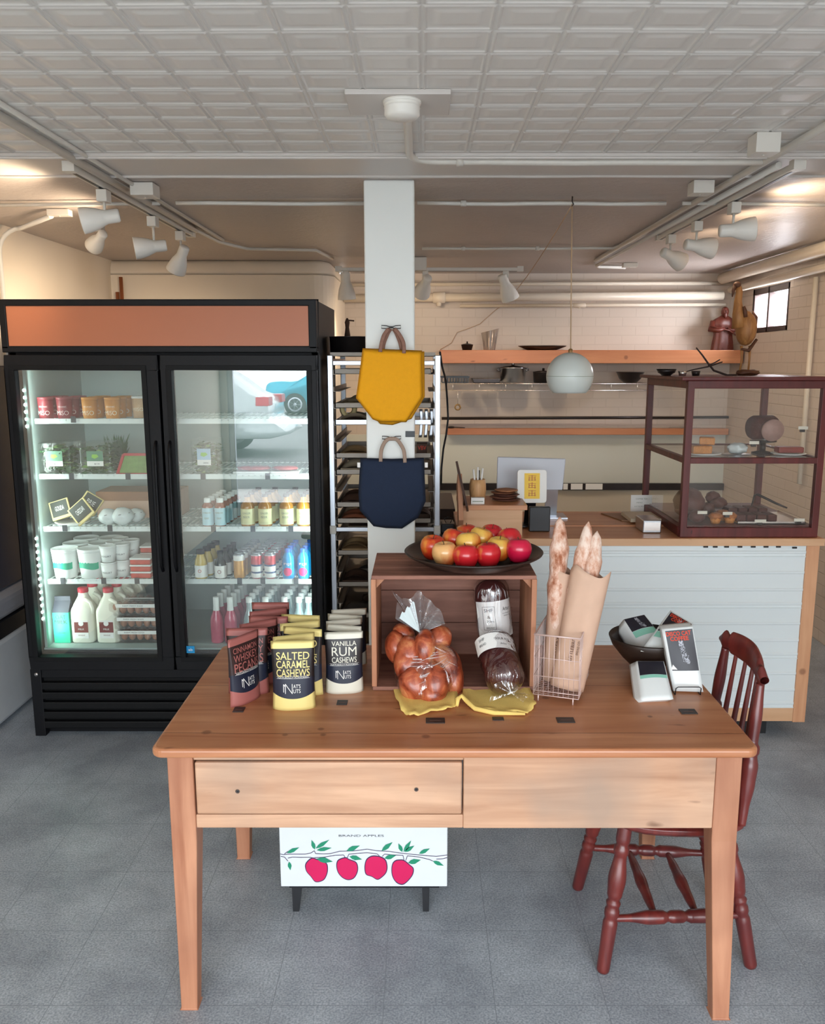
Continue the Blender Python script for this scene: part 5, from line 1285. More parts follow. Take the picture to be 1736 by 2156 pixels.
coffee('white coffee bag lying back at the foot of the bowl', [(1340,1392,2.395),(1397,1392,2.395),(1417,1472,2.262),(1352,1476,2.258)], (-.016,.028,-.022), (.03,.97,.62,.99), (.53,.615), False, False)
ws = thing('wire_stand', 'small dark wire stand bracing the upright coffee bag', 'stand', (.77, 2.33, TZ))
w0, w1 = at(1421,1460,2.325), at(1474,1459,2.325)
MB().tube([(w0.x,2.36,TZ+.002),(w0.x,2.325,TZ+.002),(w0.x,2.322,TZ+.022),(w0.x+.006,2.321,TZ+.027),(w1.x-.006,2.321,TZ+.027),(w1.x,2.322,TZ+.022),(w1.x,2.325,TZ+.002),(w1.x,2.36,TZ+.002)], .0016, 6).build('wire', M['black'], ws, ws.location)

# ---------------------------------------------------------------- chair
M['chair'] = wood('mahogany_red_stain', '#571d1b', '#7d3029', 'z', 1.2, .35, c3='#4f2226', bump=.1, coat=.3)
ch = thing('spindle_chair', 'dark red wooden spindle back chair tucked under the right end of the table', 'chair', (.73, 2.33, 0)); cho = ch.location
def turned(p, q, prof, nm, n=14):
    p, q = Vector(p), Vector(q); pts = []; rs = []
    K = 60
    for k in range(K+1):
        t_ = k/K; i = 0
        while i < len(prof)-2 and prof[i+1][0] < t_: i += 1
        a, b = prof[i], prof[i+1]; f = max(0, min(1, (t_-a[0])/max(1e-6, b[0]-a[0]))); f = f*f*(3-2*f)
        pts.append(p.lerp(q, t_)); rs.append(a[1]+(b[1]-a[1])*f)
    MB().tube(pts, rs, n).build(nm, M['chair'], ch, cho)
LEG = [(0,.016),(.02,.019),(.34,.0215),(.36,.017),(.38,.0215),(.42,.0215),(.44,.016),(.46,.0235),(.48,.016),(.52,.022),(.62,.026),(.78,.018),(.80,.022),(.83,.022),(.85,.017),(.88,.021),(1,.020)]
fl = [(.522,2.145),(.958,2.165),(.52,2.534),(.958,2.488)]; tp = [(.585,2.205),(.875,2.215),(.585,2.465),(.875,2.455)]
for (a, b), (c, d) in zip(fl, tp): turned((a,b,0), (c,d,.435), LEG, 'leg')
STR = [(0,.010),(.12,.011),(.30,.020),(.40,.019),(.43,.013),(.46,.018),(.50,.018),(.54,.018),(.57,.013),(.60,.019),(.70,.020),(.88,.011),(1,.010)]
def lg(i, z): 
    t_ = z/.435; return Vector((fl[i][0]*(1-t_)+tp[i][0]*t_, fl[i][1]*(1-t_)+tp[i][1]*t_, z))
sa = (lg(0,.155), lg(1,.155)); sb = (lg(2,.165), lg(3,.165))
turned(*sa, STR, 'stretcher'); turned(*sb, STR, 'stretcher')
for k in (.34, .66): turned(sa[0].lerp(sa[1], k), sb[0].lerp(sb[1], k), [(0,.008),(.3,.014),(.5,.018),(.7,.014),(1,.008)], 'stretcher')
def seat(a, b):
    th = a*2*PI; c, s = math.cos(th), math.sin(th); n_ = 3.2; rr_ = (abs(c)**n_+abs(s)**n_)**(-1/n_)
    x = .21*c*rr_; y = .205*s*rr_*(1+.05*c)
    prof = [(0,.448),(.5,.448),(.8,.452),(.94,.457),(1,.450),(1,.438),(.94,.426),(.5,.424),(0,.424)]
    k = b*(len(prof)-1); i = min(int(k), len(prof)-2); f = k-i; m_ = prof[i][0]*(1-f)+prof[i+1][0]*f; z = prof[i][1]*(1-f)+prof[i+1][1]*f
    return (.735+x*m_, 2.335+y*m_, z)
MB().grid(seat, 48, 32).build('seat', M['chair'], ch, cho)
POST = [(0,.012),(.1,.014),(.30,.022),(.42,.024),(.50,.018),(.52,.022),(.56,.022),(.58,.015),(.75,.017),(1,.012)]
SPN = [(0,.007),(.25,.011),(.38,.013),(.60,.008),(1,.006)]
crN, crF = at(1601, 1425, 2.175), at(1530, 1352, 2.515)
crN = Vector((.950,2.185,.872)); crF = Vector((.932,2.50,.872))
ptsN = onx(1601, 1425, .950); ptsF = onx(1528, 1350, .932)
turned((.900,2.165,.45), (ptsN.x, ptsN.y, ptsN.z-.02), POST, 'back_post'); turned((.898,2.495,.45), (ptsF.x, ptsF.y, ptsF.z-.02), POST, 'back_post')
for k in range(4):
    t_ = .20+.2*k; b0 = Vector((.908,2.165+.33*t_,.45)); b1 = ptsN.lerp(ptsF, t_)+Vector((.022*math.sin(PI*t_),0,-.015)); turned(b0, b1, SPN, 'spindle', 10)
def crest(a, b):
    t_ = -.10+1.20*a; p = ptsN.lerp(ptsF, t_)+Vector((.024*math.sin(PI*max(0,min(1,t_))),0,0)); th = b*2*PI
    hh = .030+.010*math.sin(PI*a)-(.010 if .09 < a < .17 or .83 < a < .91 else 0); hh *= min(1, .35+a*9, .35+(1-a)*9)
    return (p.x+math.cos(th)*.013, p.y, p.z+math.sin(th)*hh+.004*math.sin(PI*a)*3)
MB().grid(crest, 50, 16).build('crest_rail', M['chair'], ch, cho)

# ---------------------------------------------------------------- apple box under the table
YX = 2.40
def w2(X_, Y_): p = at(560+X_*.24194, 1700+Y_*.24194, YX); return (p.x, p.z)
bx0, bz0 = w2(128, 690); bx1 = w2(1575, 690)[0]; bz1 = .335
ab = thing('apple_box', 'white box printed with four red apples under the table', 'box', (bx0, YX, bz0)); abo = ab.location
M['boxwhite'] = pm('box_white', '#dde2e6', .5, var=.02); M['boxred'] = pm('box_apple_red', '#d2145a', .5, var=.06); M['boxline'] = pm('box_outline', '#3b2a52', .5); M['boxgreen'] = pm('box_leaf_green', '#1f8a68', .5, var=.05)
MB().box(bx0, bx1, YX, YX+.29, bz0, bz1).build('carton_body', M['boxwhite'], ab, abo, bevel=.003)
mb = MB()
FB = frame((0, YX-.0006, 0), (1,0,0), (0,0,1))
def poly(pts, mi, off): mb.add([(x, YX-off, z) for x, z in pts], [tuple(range(len(pts)))], mi)
app = [(340,520,[(395,440),(440,450),(520,480),(535,540),(520,600),(490,635),(430,645),(390,600),(350,550),(345,490)]), (0,0,[(690,435),(720,450),(780,475),(797,520),(790,570),(760,615),(710,628),(660,605),(625,560),(613,500),(630,455)]), (0,0,[(940,420),(1000,430),(1040,460),(1053,520),(1040,570),(1000,610),(965,625),(920,600),(870,580),(858,520),(870,460),(900,430)]), (0,0,[(1160,455),(1200,460),(1250,500),(1280,530),(1275,580),(1240,630),(1190,668),(1140,655),(1105,610),(1092,550),(1100,490),(1125,462)])]
def smooth(pts, n=5):
    out = []; K = len(pts)
    for i in range(K):
        p0, p1, p2, p3 = (Vector(pts[(i+j) % K]) for j in (-1, 0, 1, 2))
        for k in range(n):
            t_ = k/n; out.append(tuple(.5*((2*p1)+(p2-p0)*t_+(2*p0-5*p1+4*p2-p3)*t_*t_+(3*p1-p0-3*p2+p3)*t_**3)))
    return out
for _, _, pts in app:
    pts = [p for p in smooth([(a, b) for a, b in pts])]; cxx = sum(p[0] for p in pts)/len(pts); cyy = sum(p[1] for p in pts)/len(pts)
    poly([w2(cxx+(x-cxx)*1.035, cyy+(y-cyy)*1.035) for x, y in pts][::-1], 1, .0008); poly([w2(cxx+(x-cxx)*.955, cyy+(y-cyy)*.955) for x, y in pts][::-1], 0, .0014)
def leaf(x0, y0, x1, y1, w=17):
    a, b = Vector((x0,y0)), Vector((x1,y1)); d = (b-a); n_ = Vector((-d.y, d.x)).normalized()*w
    pts = [a, a.lerp(b,.25)+n_*.8, a.lerp(b,.5)+n_, a.lerp(b,.8)+n_*.4, b, a.lerp(b,.8)-n_*.4, a.lerp(b,.5)-n_, a.lerp(b,.25)-n_*.8]
    poly([w2(p.x, p.y) for p in pts], 2, .0018); poly([w2(p.x, p.y) for p in pts][::-1], 2, .0017)
for l in ((180,395,290,345),(425,365,395,280),(430,355,550,280),(440,370,570,350),(200,470,212,545),(440,445,580,470,24),(700,375,815,330,20),(725,425,835,450,20),(1005,375,1100,300,20),(1030,440,1130,415,20),(1185,385,1150,310),(1195,385,1262,285),(1205,385,1290,330),(1330,400,1425,355),(1235,480,1345,455,22),(1450,465,1545,505)): leaf(*l)
def line(pts, w=2.6, mi=1):
    for (x0,y0),(x1,y1) in zip(pts[:-1], pts[1:]):
        a, b = Vector((x0,y0)), Vector((x1,y1)); n_ = Vector((-(b-a).y,(b-a).x)).normalized()*w
        q = [a+n_, b+n_, b-n_, a-n_]; mb.add([(w2(p.x,p.y)[0], YX-.0012, w2(p.x,p.y)[1]) for p in q], [(0,1,2,3)], mi)
for L_ in ([(122,403),(150,410),(200,405),(340,405),(390,395),(420,375),(430,400),(500,403),(560,400),(640,380),(760,377),(880,362),(960,375),(1080,382),(1160,395),(1280,408),(1400,418),(1480,425),(1575,412)], [(128,425),(160,430),(190,465)], [(190,440),(230,430),(300,433),(390,432),(410,455)], [(420,435),(500,432),(600,415),(675,412),(690,440)], [(705,440),(720,405),(800,398),(880,393),(965,402),(985,420)], [(1010,425),(1030,405),(1100,412),(1190,415),(1200,460)], [(1215,460),(1228,420),(1330,430),(1420,452),(1450,465)], [(1480,448),(1540,445),(1575,435)], [(160,403),(190,380)]): line(L_)
mb.build('apple_print', [M['boxred'], M['boxline'], M['boxgreen']], ab, abo)
mb = MB(); x_, z_ = w2(828, 245); mb.text('BRAND APPLES', w2(1025,0)[0]-w2(630,0)[0], .0068, FRONT(x_, YX-.001, z_)); mb.build('box_lettering', M['tagholder'], ab, abo)
st = thing('black_stand', 'low black stand carrying the white apple box', 'stand', (bx0+.03, YX+.01, 0))
pl_ = []
for u0, u1, ub in ((614,636,(613,628)), (888,904,(890,903))):
    a = at(u0, 1868, YX+.02).x; b = at(u1, 1868, YX+.02).x
    for yy in (YX+.02, YX+.25):
        MB().add([(a,yy,bz0-.012),(b,yy,bz0-.012),(b,yy+.02,bz0-.012),(a,yy+.02,bz0-.012),(a+.003,yy-.008,0),(a+.022,yy-.008,0),(a+.022,yy+.012,0),(a+.003,yy+.012,0)], [(0,1,2,3),(4,7,6,5),(0,4,5,1),(1,5,6,2),(2,6,7,3),(3,7,4,0)]).build('leg', M['black'], st, st.location)
MB().box(bx0+.025, bx1-.025, YX+.012, YX+.28, bz0-.012, bz0-.0005).build('frame', M['black'], st, st.location)

# ================================================================== COUNTER
KZ = .953; KX0, KX1, KY0, KY1 = .165, 1.800, 3.69, 4.34
M['oak'] = wood('orange_counter_wood', '#bd7c54', '#d69c72', 'x', .8, .4, c3='#c4855a', bump=.06, coat=.15)
M['oakpale'] = wood('pale_plywood_edge', '#cfa079', '#e2b790', 'x', .8, .5, bump=.08)
M['pinepost'] = wood('pine_post', '#c98f68', '#e0ac84', 'z', .8, .5, knots=[(1.765-KX0, .0, .32, .02)], bump=.08)
M['corr'] = pm('pale_blue_metal_siding', '#e3eaeb', .40, .05, var=.03, scale=3)
kt = thing('counter', 'service counter with pale blue metal siding and orange wooden top', 'counter', (KX0, KY0, 0)); ko = kt.location
MB().box(KX0, KX1+.01, KY0-.005, KY0+.27, KZ-.026, KZ).build('front_plank', M['oak'], kt, ko, bevel=.003)
MB().box(KX0, KX1+.01, KY0+.272, KY1, KZ-.020, KZ+.006).build('rear_plank', M['oak'], kt, ko, bevel=.003)
MB().box(KX0, KX1+.012, KY0-.012, KY0-.005, KZ-.034, KZ-.001).build('edge_strip', M['oakpale'], kt, ko, bevel=.001)
prof = []; z = .140
k = 0
while z < KZ-.036:
    if prof: prof.append((z-.0005, 0))
    if k % 3 == 0: prof += [(z, -.006), (z+.0015, -.006), (z+.004, -.001), (z+.014, -.001), (z+.018, -.004), (z+.026, -.004), (z+.030, 0)]
    else: prof += [(z, .000), (z+.004, -.0035), (z+.012, -.0035), (z+.016, .000)]
    z += .0805; k += 1
prof.append((KZ-.036, 0))
mb = MB(); vs = []
for z, o_ in prof: vs += [(KX0+.01, KY0+.006+o_, z), (KX1-.062, KY0+.006+o_, z)]
mb.add(vs, [(2*i, 2*i+1, 2*i+3, 2*i+2) for i in range(len(prof)-1)])
mb.box(KX0+.01, KX1-.062, KY0+.012, KY0+.02, .14, KZ-.036)
for i, u in enumerate((1485, 1505, 1529, 1557, 1585, 1612, 1638, 1672)):
    p = at(u, 1151+(2 if i == 7 else 0), KY0); mb.box(p.x-.010, p.x+.010, KY0-.003, KY0+.002, p.z-.004, p.z+.003, 1)
mb.build('metal_siding', [M['corr'], M['ink']], kt, ko)
MB().box(KX1-.062, KX1-.004, KY0-.002, KY0+.03, .070, KZ-.034).build('corner_post', M['pinepost'], kt, ko, bevel=.002)
MB().box(KX0, KX1-.062, KY0+.0, KY0+.025, .074, .141).build('bottom_rail', M['oakpale'], kt, ko, bevel=.002)
MB().box(KX0+.02, KX1-.17, KY0+.03, KY1-.05, 0, .10).build('kick_base', M['blackmatte'], kt, ko)
MB().box(KX0+.005, KX0+.03, KY0+.03, KY1-.01, .07, KZ-.027).box(KX1-.03, KX1-.005, KY0+.03, KY1-.01, .07, KZ-.027).box(KX0+.03, KX1-.03, KY1-.03, KY1-.01, .07, KZ-.02).build('side_panel', M['oakpale'], kt, ko)
ZT = KZ+.0065
# podium and what stands on it
pd = thing('wooden_box', 'plain orange wooden box on the left end of the counter with an overhanging lid', 'box', (.185, 3.705, KZ))
MB().box(0,.268,0,.25,0,.128).build('box_body', M['oakpale'], pd, bevel=.002)
MB().box(-.020,.287,-.018,.262,.128,.150).build('box_lid', M['oak'], pd, bevel=.002)
PZ = KZ+.1505
cu = at(1005, 1045, 3.82)
cup = thing('pen_cup', 'turned wooden cup of pens on the counter box', 'cup', (cu.x, 3.82, PZ))
MB().lathe([(0,0),(.030,0),(.034,.01),(.039,.045),(.038,.075),(.034,.100),(.031,.100),(.033,.075),(.033,.02),(0,.015)], n=24).build('cup_body', wood('cup_wood', '#c08f5e', '#d9ab7a', 'z', 2), cup)
for i, (dx, dz, m_, lb) in enumerate(((-.016,.145,M['paperwhite'],'left white'), (.0,.155,M['paperwhite'],'tallest white'), (.004,.140,M['ink'],'black'), (.018,.148,M['paperwhite'],'right white'))):
    solo('pen', MB().tube([(cu.x+dx*.4, 3.82+.004*i-.01, PZ+.02), (cu.x+dx*1.3, 3.82+.006*i-.006, PZ+dz)], .0045, 8), m_, f'{lb} pen standing in the wooden cup', 'pen', (cu.x, 3.82, PZ+.02), 'pens in the cup')
p = at(1005, 1060, 3.73)
solo('card_holder', MB().box(p.x-.030, p.x+.030, 3.72, 3.745, PZ, PZ+.028, 0).box(p.x-.024, p.x+.024, 3.7195, 3.72, PZ+.010, PZ+.014, 1), [M['paperwhite'], M['inkgrey']], 'small white card block before the pen cup', 'card holder', (p.x, 3.73, PZ), bevel=.001)
M['leather'] = pm('brown_leather', '#6b4030', .55, var=.3, scale=20, bump=.4)
for k in range(5):
    x = at(1062+(-4 if k % 2 else 3), 1050, 3.83).x; w = .066-.003*k
    solo('coaster', MB().blob((x, 3.83, PZ+.006+.0105*k), (w, .055, .0062), 3, ns=.12, freq=2), pm('coaster_%d' % k, ['#5c3428','#6b4030','#553026','#70452f','#a5714f'][k], .6, var=.3, bump=.4), f'brown leather piece, {["bottom","second","third","fourth","top"][k]} of the stack beside the pen cup', 'leather piece', (x, 3.83, PZ+.0105*k), 'stack of leather pieces')
for k, (u0, v0, u1, v1, c, w) in enumerate(((984,1076,963,984,'#4a332a',.010), (969,1106,966,1010,'#c08a6a',.020))):
    a = at(u0, v0, 3.70); b = at(u1, v1, 3.80)
    solo('leaning_board', MB().bar(a, b, .20 if False else w, .16, (0,1,0)), pm('board_%d' % k, c, .6), ['thin dark board leaning against the left of the counter box', 'pale wooden board standing at the left end of the counter'][k], 'board', a)
blk = at(950, 1108, 3.95)
t = thing('tape_dispenser', 'small black clip topped device left of the counter box', 'device', (.125, 3.92, KZ-.02)); MB().box(-.035,.03,-.03,.05,0,.045).build('device_body', M['black'], t, bevel=.006); MB().tube([(-.01,0,.045),(-.02,0,.065),(0,0,.075),(.02,0,.065),(.01,0,.045)], .002, 6).build('clip', M['black'], t)
solo('side_table', MB().box(.085,.16,3.80,4.25,KZ-.05,KZ-.021).box(.09,.11,3.82,3.84,0,KZ-.05).box(.09,.11,4.21,4.23,0,KZ-.05).box(.13,.15,3.82,3.84,0,KZ-.05).box(.13,.15,4.21,4.23,0,KZ-.05), M['dark_steel'], 'dark narrow side table between rack and counter', 'table', (.085,3.8,0))
# tablet on stand
tp_ = at(1119, 1024, 3.90)
tb2 = thing('tablet_stand', 'white tablet back on a stand on the counter, with a yellow card', 'tablet', (tp_.x, 3.92, ZT))
tz = tp_.z-ZT
X_ = T(0, -.02, tz) @ R(-.12,'X')
MB().prism(rrect(-.069,.069,-.078,.078,.014), .010, X_ @ frame((0,0,0),(1,0,0),(0,0,1))).build('tablet_body', M['paperwhite'], tb2, bevel=.002)
mb = MB(); XF = X_ @ frame((0,-.0105,0),(1,0,0),(0,0,1)) ; XF = X_ @ frame((0,-.0008,0),(1,0,0),(0,0,1))
mb.add([(-.036,-.058,.0112),(.036,-.058,.0112),(.036,.062,.0112),(-.036,.062,.0112)], [(0,1,2,3)], 0, False, XF)
rnd = random.Random(5)
for gy in (.038,.004,-.032):
    for q_ in ((-.018,.010,.018,.012),(-.018,-.010,.018,-.008),(-.002,-.013,.001,.014),(-.014,-.001,.014,.001),(-.016,-.013,-.013,.006),(.012,-.013,.015,.006)):
        j = rnd.uniform(-.002,.002); mb.add([(q_[0],q_[1]+gy+j,.0118),(q_[2],q_[1]+gy+j,.0118),(q_[2],q_[3]+gy+j,.0118),(q_[0],q_[3]+gy+j,.0118)], [(0,1,2,3)], 1, False, XF)
mb.build('yellow_card', [pm('yellow_card', '#efc32c', .5), pm('card_red', '#b04a26', .5)], tb2)
MB().bar((0,.0,tz-.06), (0,.06,0), .05, .012, (0,1,0)).box(-.05,.05,-.01,.09,-.0,.006).build('stand_foot', M['black'], tb2)
bb0, bb1 = at(1112, 1085, 3.86).x, at(1156, 1085, 3.86).x
solo('card_terminal', MB().box(bb0, bb1, 3.86-.03, 3.86, KZ+.001, KZ+.118), M['black'], 'black square printer box on the counter below the tablet', 'printer', (bb0, 3.83, KZ), bevel=.004)
# monitor seen from behind
cs = [at(u, v, y) for u, v, y in ((1045,1032,4.12),(1184,1032,4.14),(1191,966,4.17),(1047,962,4.15))]
mo = thing('monitor', 'pale grey computer monitor seen from behind on the counter', 'monitor', (.66, 4.15, ZT)); mof = mo.location
mb = MB(); vs = cs + [c+Vector((0,.016,0)) for c in cs]
mb.add(vs, [(0,1,2,3),(7,6,5,4),(0,4,5,1),(1,5,6,2),(2,6,7,3),(3,7,4,0)]); mb.build('screen_back', pm('monitor_back', '#cfd3dc', .4, var=.02), mo, mof, bevel=.005)
MB().bar((.655,4.16,cs[0].z+.03), (.655,4.20,ZT+.005), .06, .014, (0,1,0)).box(.58,.73,4.12,4.27,ZT,ZT+.006).build('stand', M['alu'], mo, mof)
p = at(1378, 1110, 3.80)
nd = thing('napkin_dispenser', 'shiny steel box on the counter beside the display case', 'dispenser', (p.x-.01, 3.80, ZT-.006))
MB().box(-.045,.040,0,.14,0,.060).build('dispenser_body', M['steel'], nd, bevel=.004); MB().box(-.040,.035,-.002,0,.012,.050).build('slot', M['chrome'], nd)
a = at(1300, 1092, 4.14); b = at(1375, 1092, 4.14)
solo('cutting_board', MB().prism([(a.x-.06,4.26),(a.x+.0,4.06),(b.x-.02,4.04),(b.x-.02,4.27)], .006, T(0,0,ZT)), wood('dark_board','#7b5334','#94673f','x',1), 'brown board under the paper stack on the counter', 'board', (a.x,4.1,ZT), bevel=.001)
solo('paper_stack', MB().box(a.x+.03, b.x+.01, 4.0, 4.20, ZT+.0065, ZT+.024), pm('kraft_pale', '#d9c8ae', .7, var=.08, stretch=(1,1,60)), 'stack of pale paper bags on the counter left of the display case', 'paper stack', (a.x+.03,4.0,ZT+.006), bevel=.001)
a = at(1326, 1080, 4.33); b = at(1372, 1042, 4.33)
nt_ = solo('paper_notice', MB().box(a.x, b.x, 4.325, 4.328, ZT, b.z, 0).text('COFFEE TEA', .06, .008, FRONT((a.x+b.x)/2, 4.3245, b.z-.02), 1).text('MENU', .03, .006, FRONT((a.x+b.x)/2-.01, 4.3245, b.z-.04), 1).text('LATTE MOCHA', .07, .006, FRONT((a.x+b.x)/2, 4.3245, b.z-.06), 1), [M['paperwhite'], M['inkgrey']], 'white printed paper notice standing at the rear of the counter', 'notice', (a.x, 4.325, ZT))

# ---------------------------------------------------------------- display case
M['maho'] = wood('mahogany_case', '#4a1512', '#6a2420', 'z', 1.2, .45, c3='#541a17', bump=.06, coat=0)
M['caseglass'] = glass('case_glass', (.97,.98,.97,1), 1.3, .0, base=.01)
dc0, dc1, dy0, dy1, dz0, dz1 = 1.165, 1.787, 3.700, 4.38, KZ+.0005, 1.655
dc = thing('display_case', 'dark red wooden glass display case of baked goods on the counter', 'display case', (dc0, dy0, dz0)); dco = dc.location
w = .030
for x in (dc0, dc1-w):
    for y in (dy0, dy1-w): MB().box(x, x+w, y, y+w, dz0+.04, dz1-.03).build('post', M['maho'], dc, dco, bevel=.002)
mb = MB()
for x0, x1, y0, y1 in ((dc0,dc1,dy0,dy0+w),(dc0,dc1,dy1-w,dy1),(dc0,dc0+w,dy0+w,dy1-w),(dc1-w,dc1,dy0+w,dy1-w)): mb.box(x0,x1,y0,y1,dz0,dz0+.045)
mb.box(dc0+.01, dc1-.01, dy0+.01, dy1-.01, dz0+.008, dz0+.02); mb.build('base_rail', M['maho'], dc, dco, bevel=.003)
mz = 1.305
mb = MB()
for x0, x1, y0, y1 in ((dc0+.001,dc1-.001,dy0+.001,dy0+w-.002),(dc0+.001,dc1-.001,dy1-w+.002,dy1-.001),(dc0+.001,dc0+w-.002,dy0+w,dy1-w),(dc1-w+.002,dc1-.001,dy0+w,dy1-w)): mb.box(x0,x1,y0,y1,mz-.016,mz+.010)
mb.build('middle_rail', M['maho'], dc, dco, bevel=.002)
mb = MB()
for x0, x1, y0, y1 in ((dc0,dc1,dy0,dy0+w),(dc0,dc1,dy1-w,dy1),(dc0,dc0+w,dy0+w,dy1-w),(dc1-w,dc1,dy0+w,dy1-w)): mb.box(x0,x1,y0,y1,dz1-.035,dz1)
mb.box(dc0-.035, dc1+.03, dy0-.025, dy1+.02, dz1, dz1+.016); mb.build('top', M['maho'], dc, dco, bevel=.003)
for nm, vs in (('front_pane', [(dc0+w,dy0+.014,dz0+.045),(dc1-w,dy0+.014,dz0+.045),(dc1-w,dy0+.014,dz1-.035),(dc0+w,dy0+.014,dz1-.035)]), ('side_pane', [(dc0+.014,dy0+w,dz0+.045),(dc0+.014,dy1-w,dz0+.045),(dc0+.014,dy1-w,dz1-.035),(dc0+.014,dy0+w,dz1-.035)])):
    MB().add(vs, [(0,1,2,3)]).build(nm, M['caseglass'], dc, dco)
MB().box(dc0+w, dc1-w, dy0+w, dy1-w, mz+.0, mz+.006).build('glass_shelf', M['caseglass'], dc, dco)
MB().box(dc0+w-.002, dc1-w+.002, dy0+w-.002, dy1-w+.002, dz0+.045, dz0+.049).build('floor_panel', M['maho'], dc, dco)
M['gold'] = pm('golden_cake', '#c9823c', .6, var=.35, scale=50, bump=.5); M['choc'] = pm('chocolate_cake', '#52261e', .65, var=.35, scale=40, bump=.5); M['tart'] = pm('red_tart', '#8e3b31', .45, var=.4, scale=40, bump=.3); M['brownbread'] = pm('brown_loaf', '#5a2e24', .6, var=.3, scale=25, bump=.4)
M['signcard'] = pm('cream_card', '#e6dfcf', .6)
zs = mz+.0065; zl = dz0+.0495
def cx(u, y, v=940): return at(u, v, y).x
plt = MB().lathe([(0,.004),(.05,.004),(.085,.010),(.087,.007),(.052,0),(0,0)], (0,0,0), 28)
def put_plate(u, y, z, label, s=1.0):
    mb = MB(); mb.lathe([(0,.004),(.05*s,.004),(.085*s,.010),(.087*s,.007),(.052*s,0),(0,0)], (cx(u,y), y, z), 28)
    return solo('plate', mb, M['paperwhite'], label, 'plate', (cx(u,y), y, z), 'plates in the display case')
put_plate(1482, 3.86, zs, 'white plate of golden cake slices on the case upper shelf', .9)
put_plate(1660, 3.86, zs, 'white plate under the red tart on the case upper shelf', .9)
def slice_(u, y, z, sx, sy, sz, rot, mat, label, grp=None, name='cake_slice', cat='cake'):
    x = cx(u, y); mb = MB().box(-sx, sx, -sy, sy, 0, sz); o = mb.build(name, mat, bevel=.006, seg=3); o.location = (x, y, z); o.rotation_euler = (0,0,rot); return tag(o, label, cat, grp)
slice_(1474, 3.82, zs+.011, .046, .028, .036, .12, M['gold'], 'lower golden cake slice at the left of the upper shelf', 'golden cake slices')
slice_(1487, 3.86, zs+.048, .034, .028, .034, -.3, M['gold'], 'golden cake slice lying on top of the lower one', 'golden cake slices')
solo('cake_board', MB().lathe([(0,.0),(.07,.0),(.07,.003),(0,.003)], (cx(1550,3.86),3.86,zs), 24), M['steel'], 'silver round board with wrapped pastry on the upper shelf', 'cake board', (cx(1550,3.86),3.86,zs))
solo('wrapped_pastry', MB().blob((cx(1552,3.86),3.86,zs+.030), (.045,.04,.026), 3, ns=.3, freq=2.5), M['wrap'], 'grey plastic wrapped pastry in the middle of the upper shelf', 'pastry', (cx(1552,3.86),3.86,zs))
t = thing('cake_stand', 'dark round stand carrying a cut chocolate loaf on the upper shelf', 'cake stand', (cx(1605,3.92),3.92,zs)); MB().lathe([(0,0),(.05,0),(.05,.006),(.014,.014),(.014,.050),(.06,.056),(.06,.062),(0,.062)], n=24).build('stand_body', M['dark_steel'], t)
mb = MB().lathe([(0,-.062),(.050,-.062),(.056,-.05),(.056,.045),(.048,.058),(0,.062)], (0,0,0), 28, M=T(cx(1603,3.92), 3.92, zs+.122) @ R(.25,'Z') @ R(PI/2,'Y'))
solo('chocolate_loaf', mb, M['choc'], 'round dark chocolate loaf on the stand in the upper shelf', 'cake', (cx(1603,3.92), 3.92, zs+.064))
solo('loaf_slice', MB().lathe([(0,0),(.050,0),(.052,.006),(.050,.014),(0,.014)], (0,0,0), 28, M=T(cx(1622,3.85), 3.85, zs+.115) @ R(PI/2+.12,'X')), pm('cut_face', '#a78378', .6, var=.2, scale=50), 'pale cut face slice leaning before the chocolate loaf', 'cake', (cx(1622,3.85),3.85,zs+.062))
solo('red_tart', MB().box(cx(1662,3.86)-.062, cx(1662,3.86)+.055, 3.83, 3.89, zs+.011, zs+.038), M['tart'], 'long red brown tart at right of the upper shelf', 'tart', (cx(1662,3.86),3.86,zs+.011), bevel=.006)
def card(u, v, y, label, w=.044, h=.014):
    p = at(u, v, y); t = thing('price_card', label, 'price card', p, 'blank cream price cards')
    MB().box(-w/2, w/2, -.001, .001, -h/2, h/2).build('card', M['signcard'], t); MB().box(-.010,.010,.001,.012,-h/2-.012,h/2-.004).build('clip', M['dark_steel'], t)
card(1690, 901, 3.80, 'cream price card high at right of the upper shelf'); card(1587, 932, 3.78, 'cream price card before the chocolate loaf'); card(1478, 1079, 3.77, 'cream price card at far left of the lower shelf'); card(1531, 1081, 3.77, 'cream price card above the orange muffins'); card(1600, 1097, 3.745, 'cream price card in front of the brownie tray', .052); card(1682, 1095, 3.745, 'cream price card at far right of the lower shelf', .048)
zl2 = zl
solo('brown_loaf', MB().blob((1.278, 3.95, zl2+.070), (.070,.10,.070), 3, ns=.1, freq=2).blob((1.278, 3.94, zl2+.032), (.066,.09,.031), 3), M['brownbread'], 'big round brown loaf at the left of the lower shelf', 'bread', (1.278,3.95,zl2))
solo('bundt_cake', MB().blob((cx(1466,3.80,1090), 3.80, zl2+.030), (.036,.036,.030), 3, ns=.15, freq=3), M['choc'], 'small dark cake at the front left of the lower shelf', 'cake', (cx(1466,3.80),3.80,zl2))
for i, (u, y) in enumerate(((1505,3.79),(1535,3.80),(1520,3.86))):
    x = cx(u, y, 1095); t = thing('muffin', f'orange brown muffin, {["left front","right front","rear"][i]} of three on the lower shelf', 'muffin', (x, y, zl2), 'muffins')
    MB().lathe([(0,0),(.020,0),(.027,.028),(0,.028)], n=20).build('muffin_base', M['gold'], t); MB().blob((0,0,.032), (.031,.031,.018), 3, ns=.2, freq=3).build('muffin_top', pm('muffin_top_%d' % i, '#b0662c', .6, var=.4, scale=60, bump=.5), t)
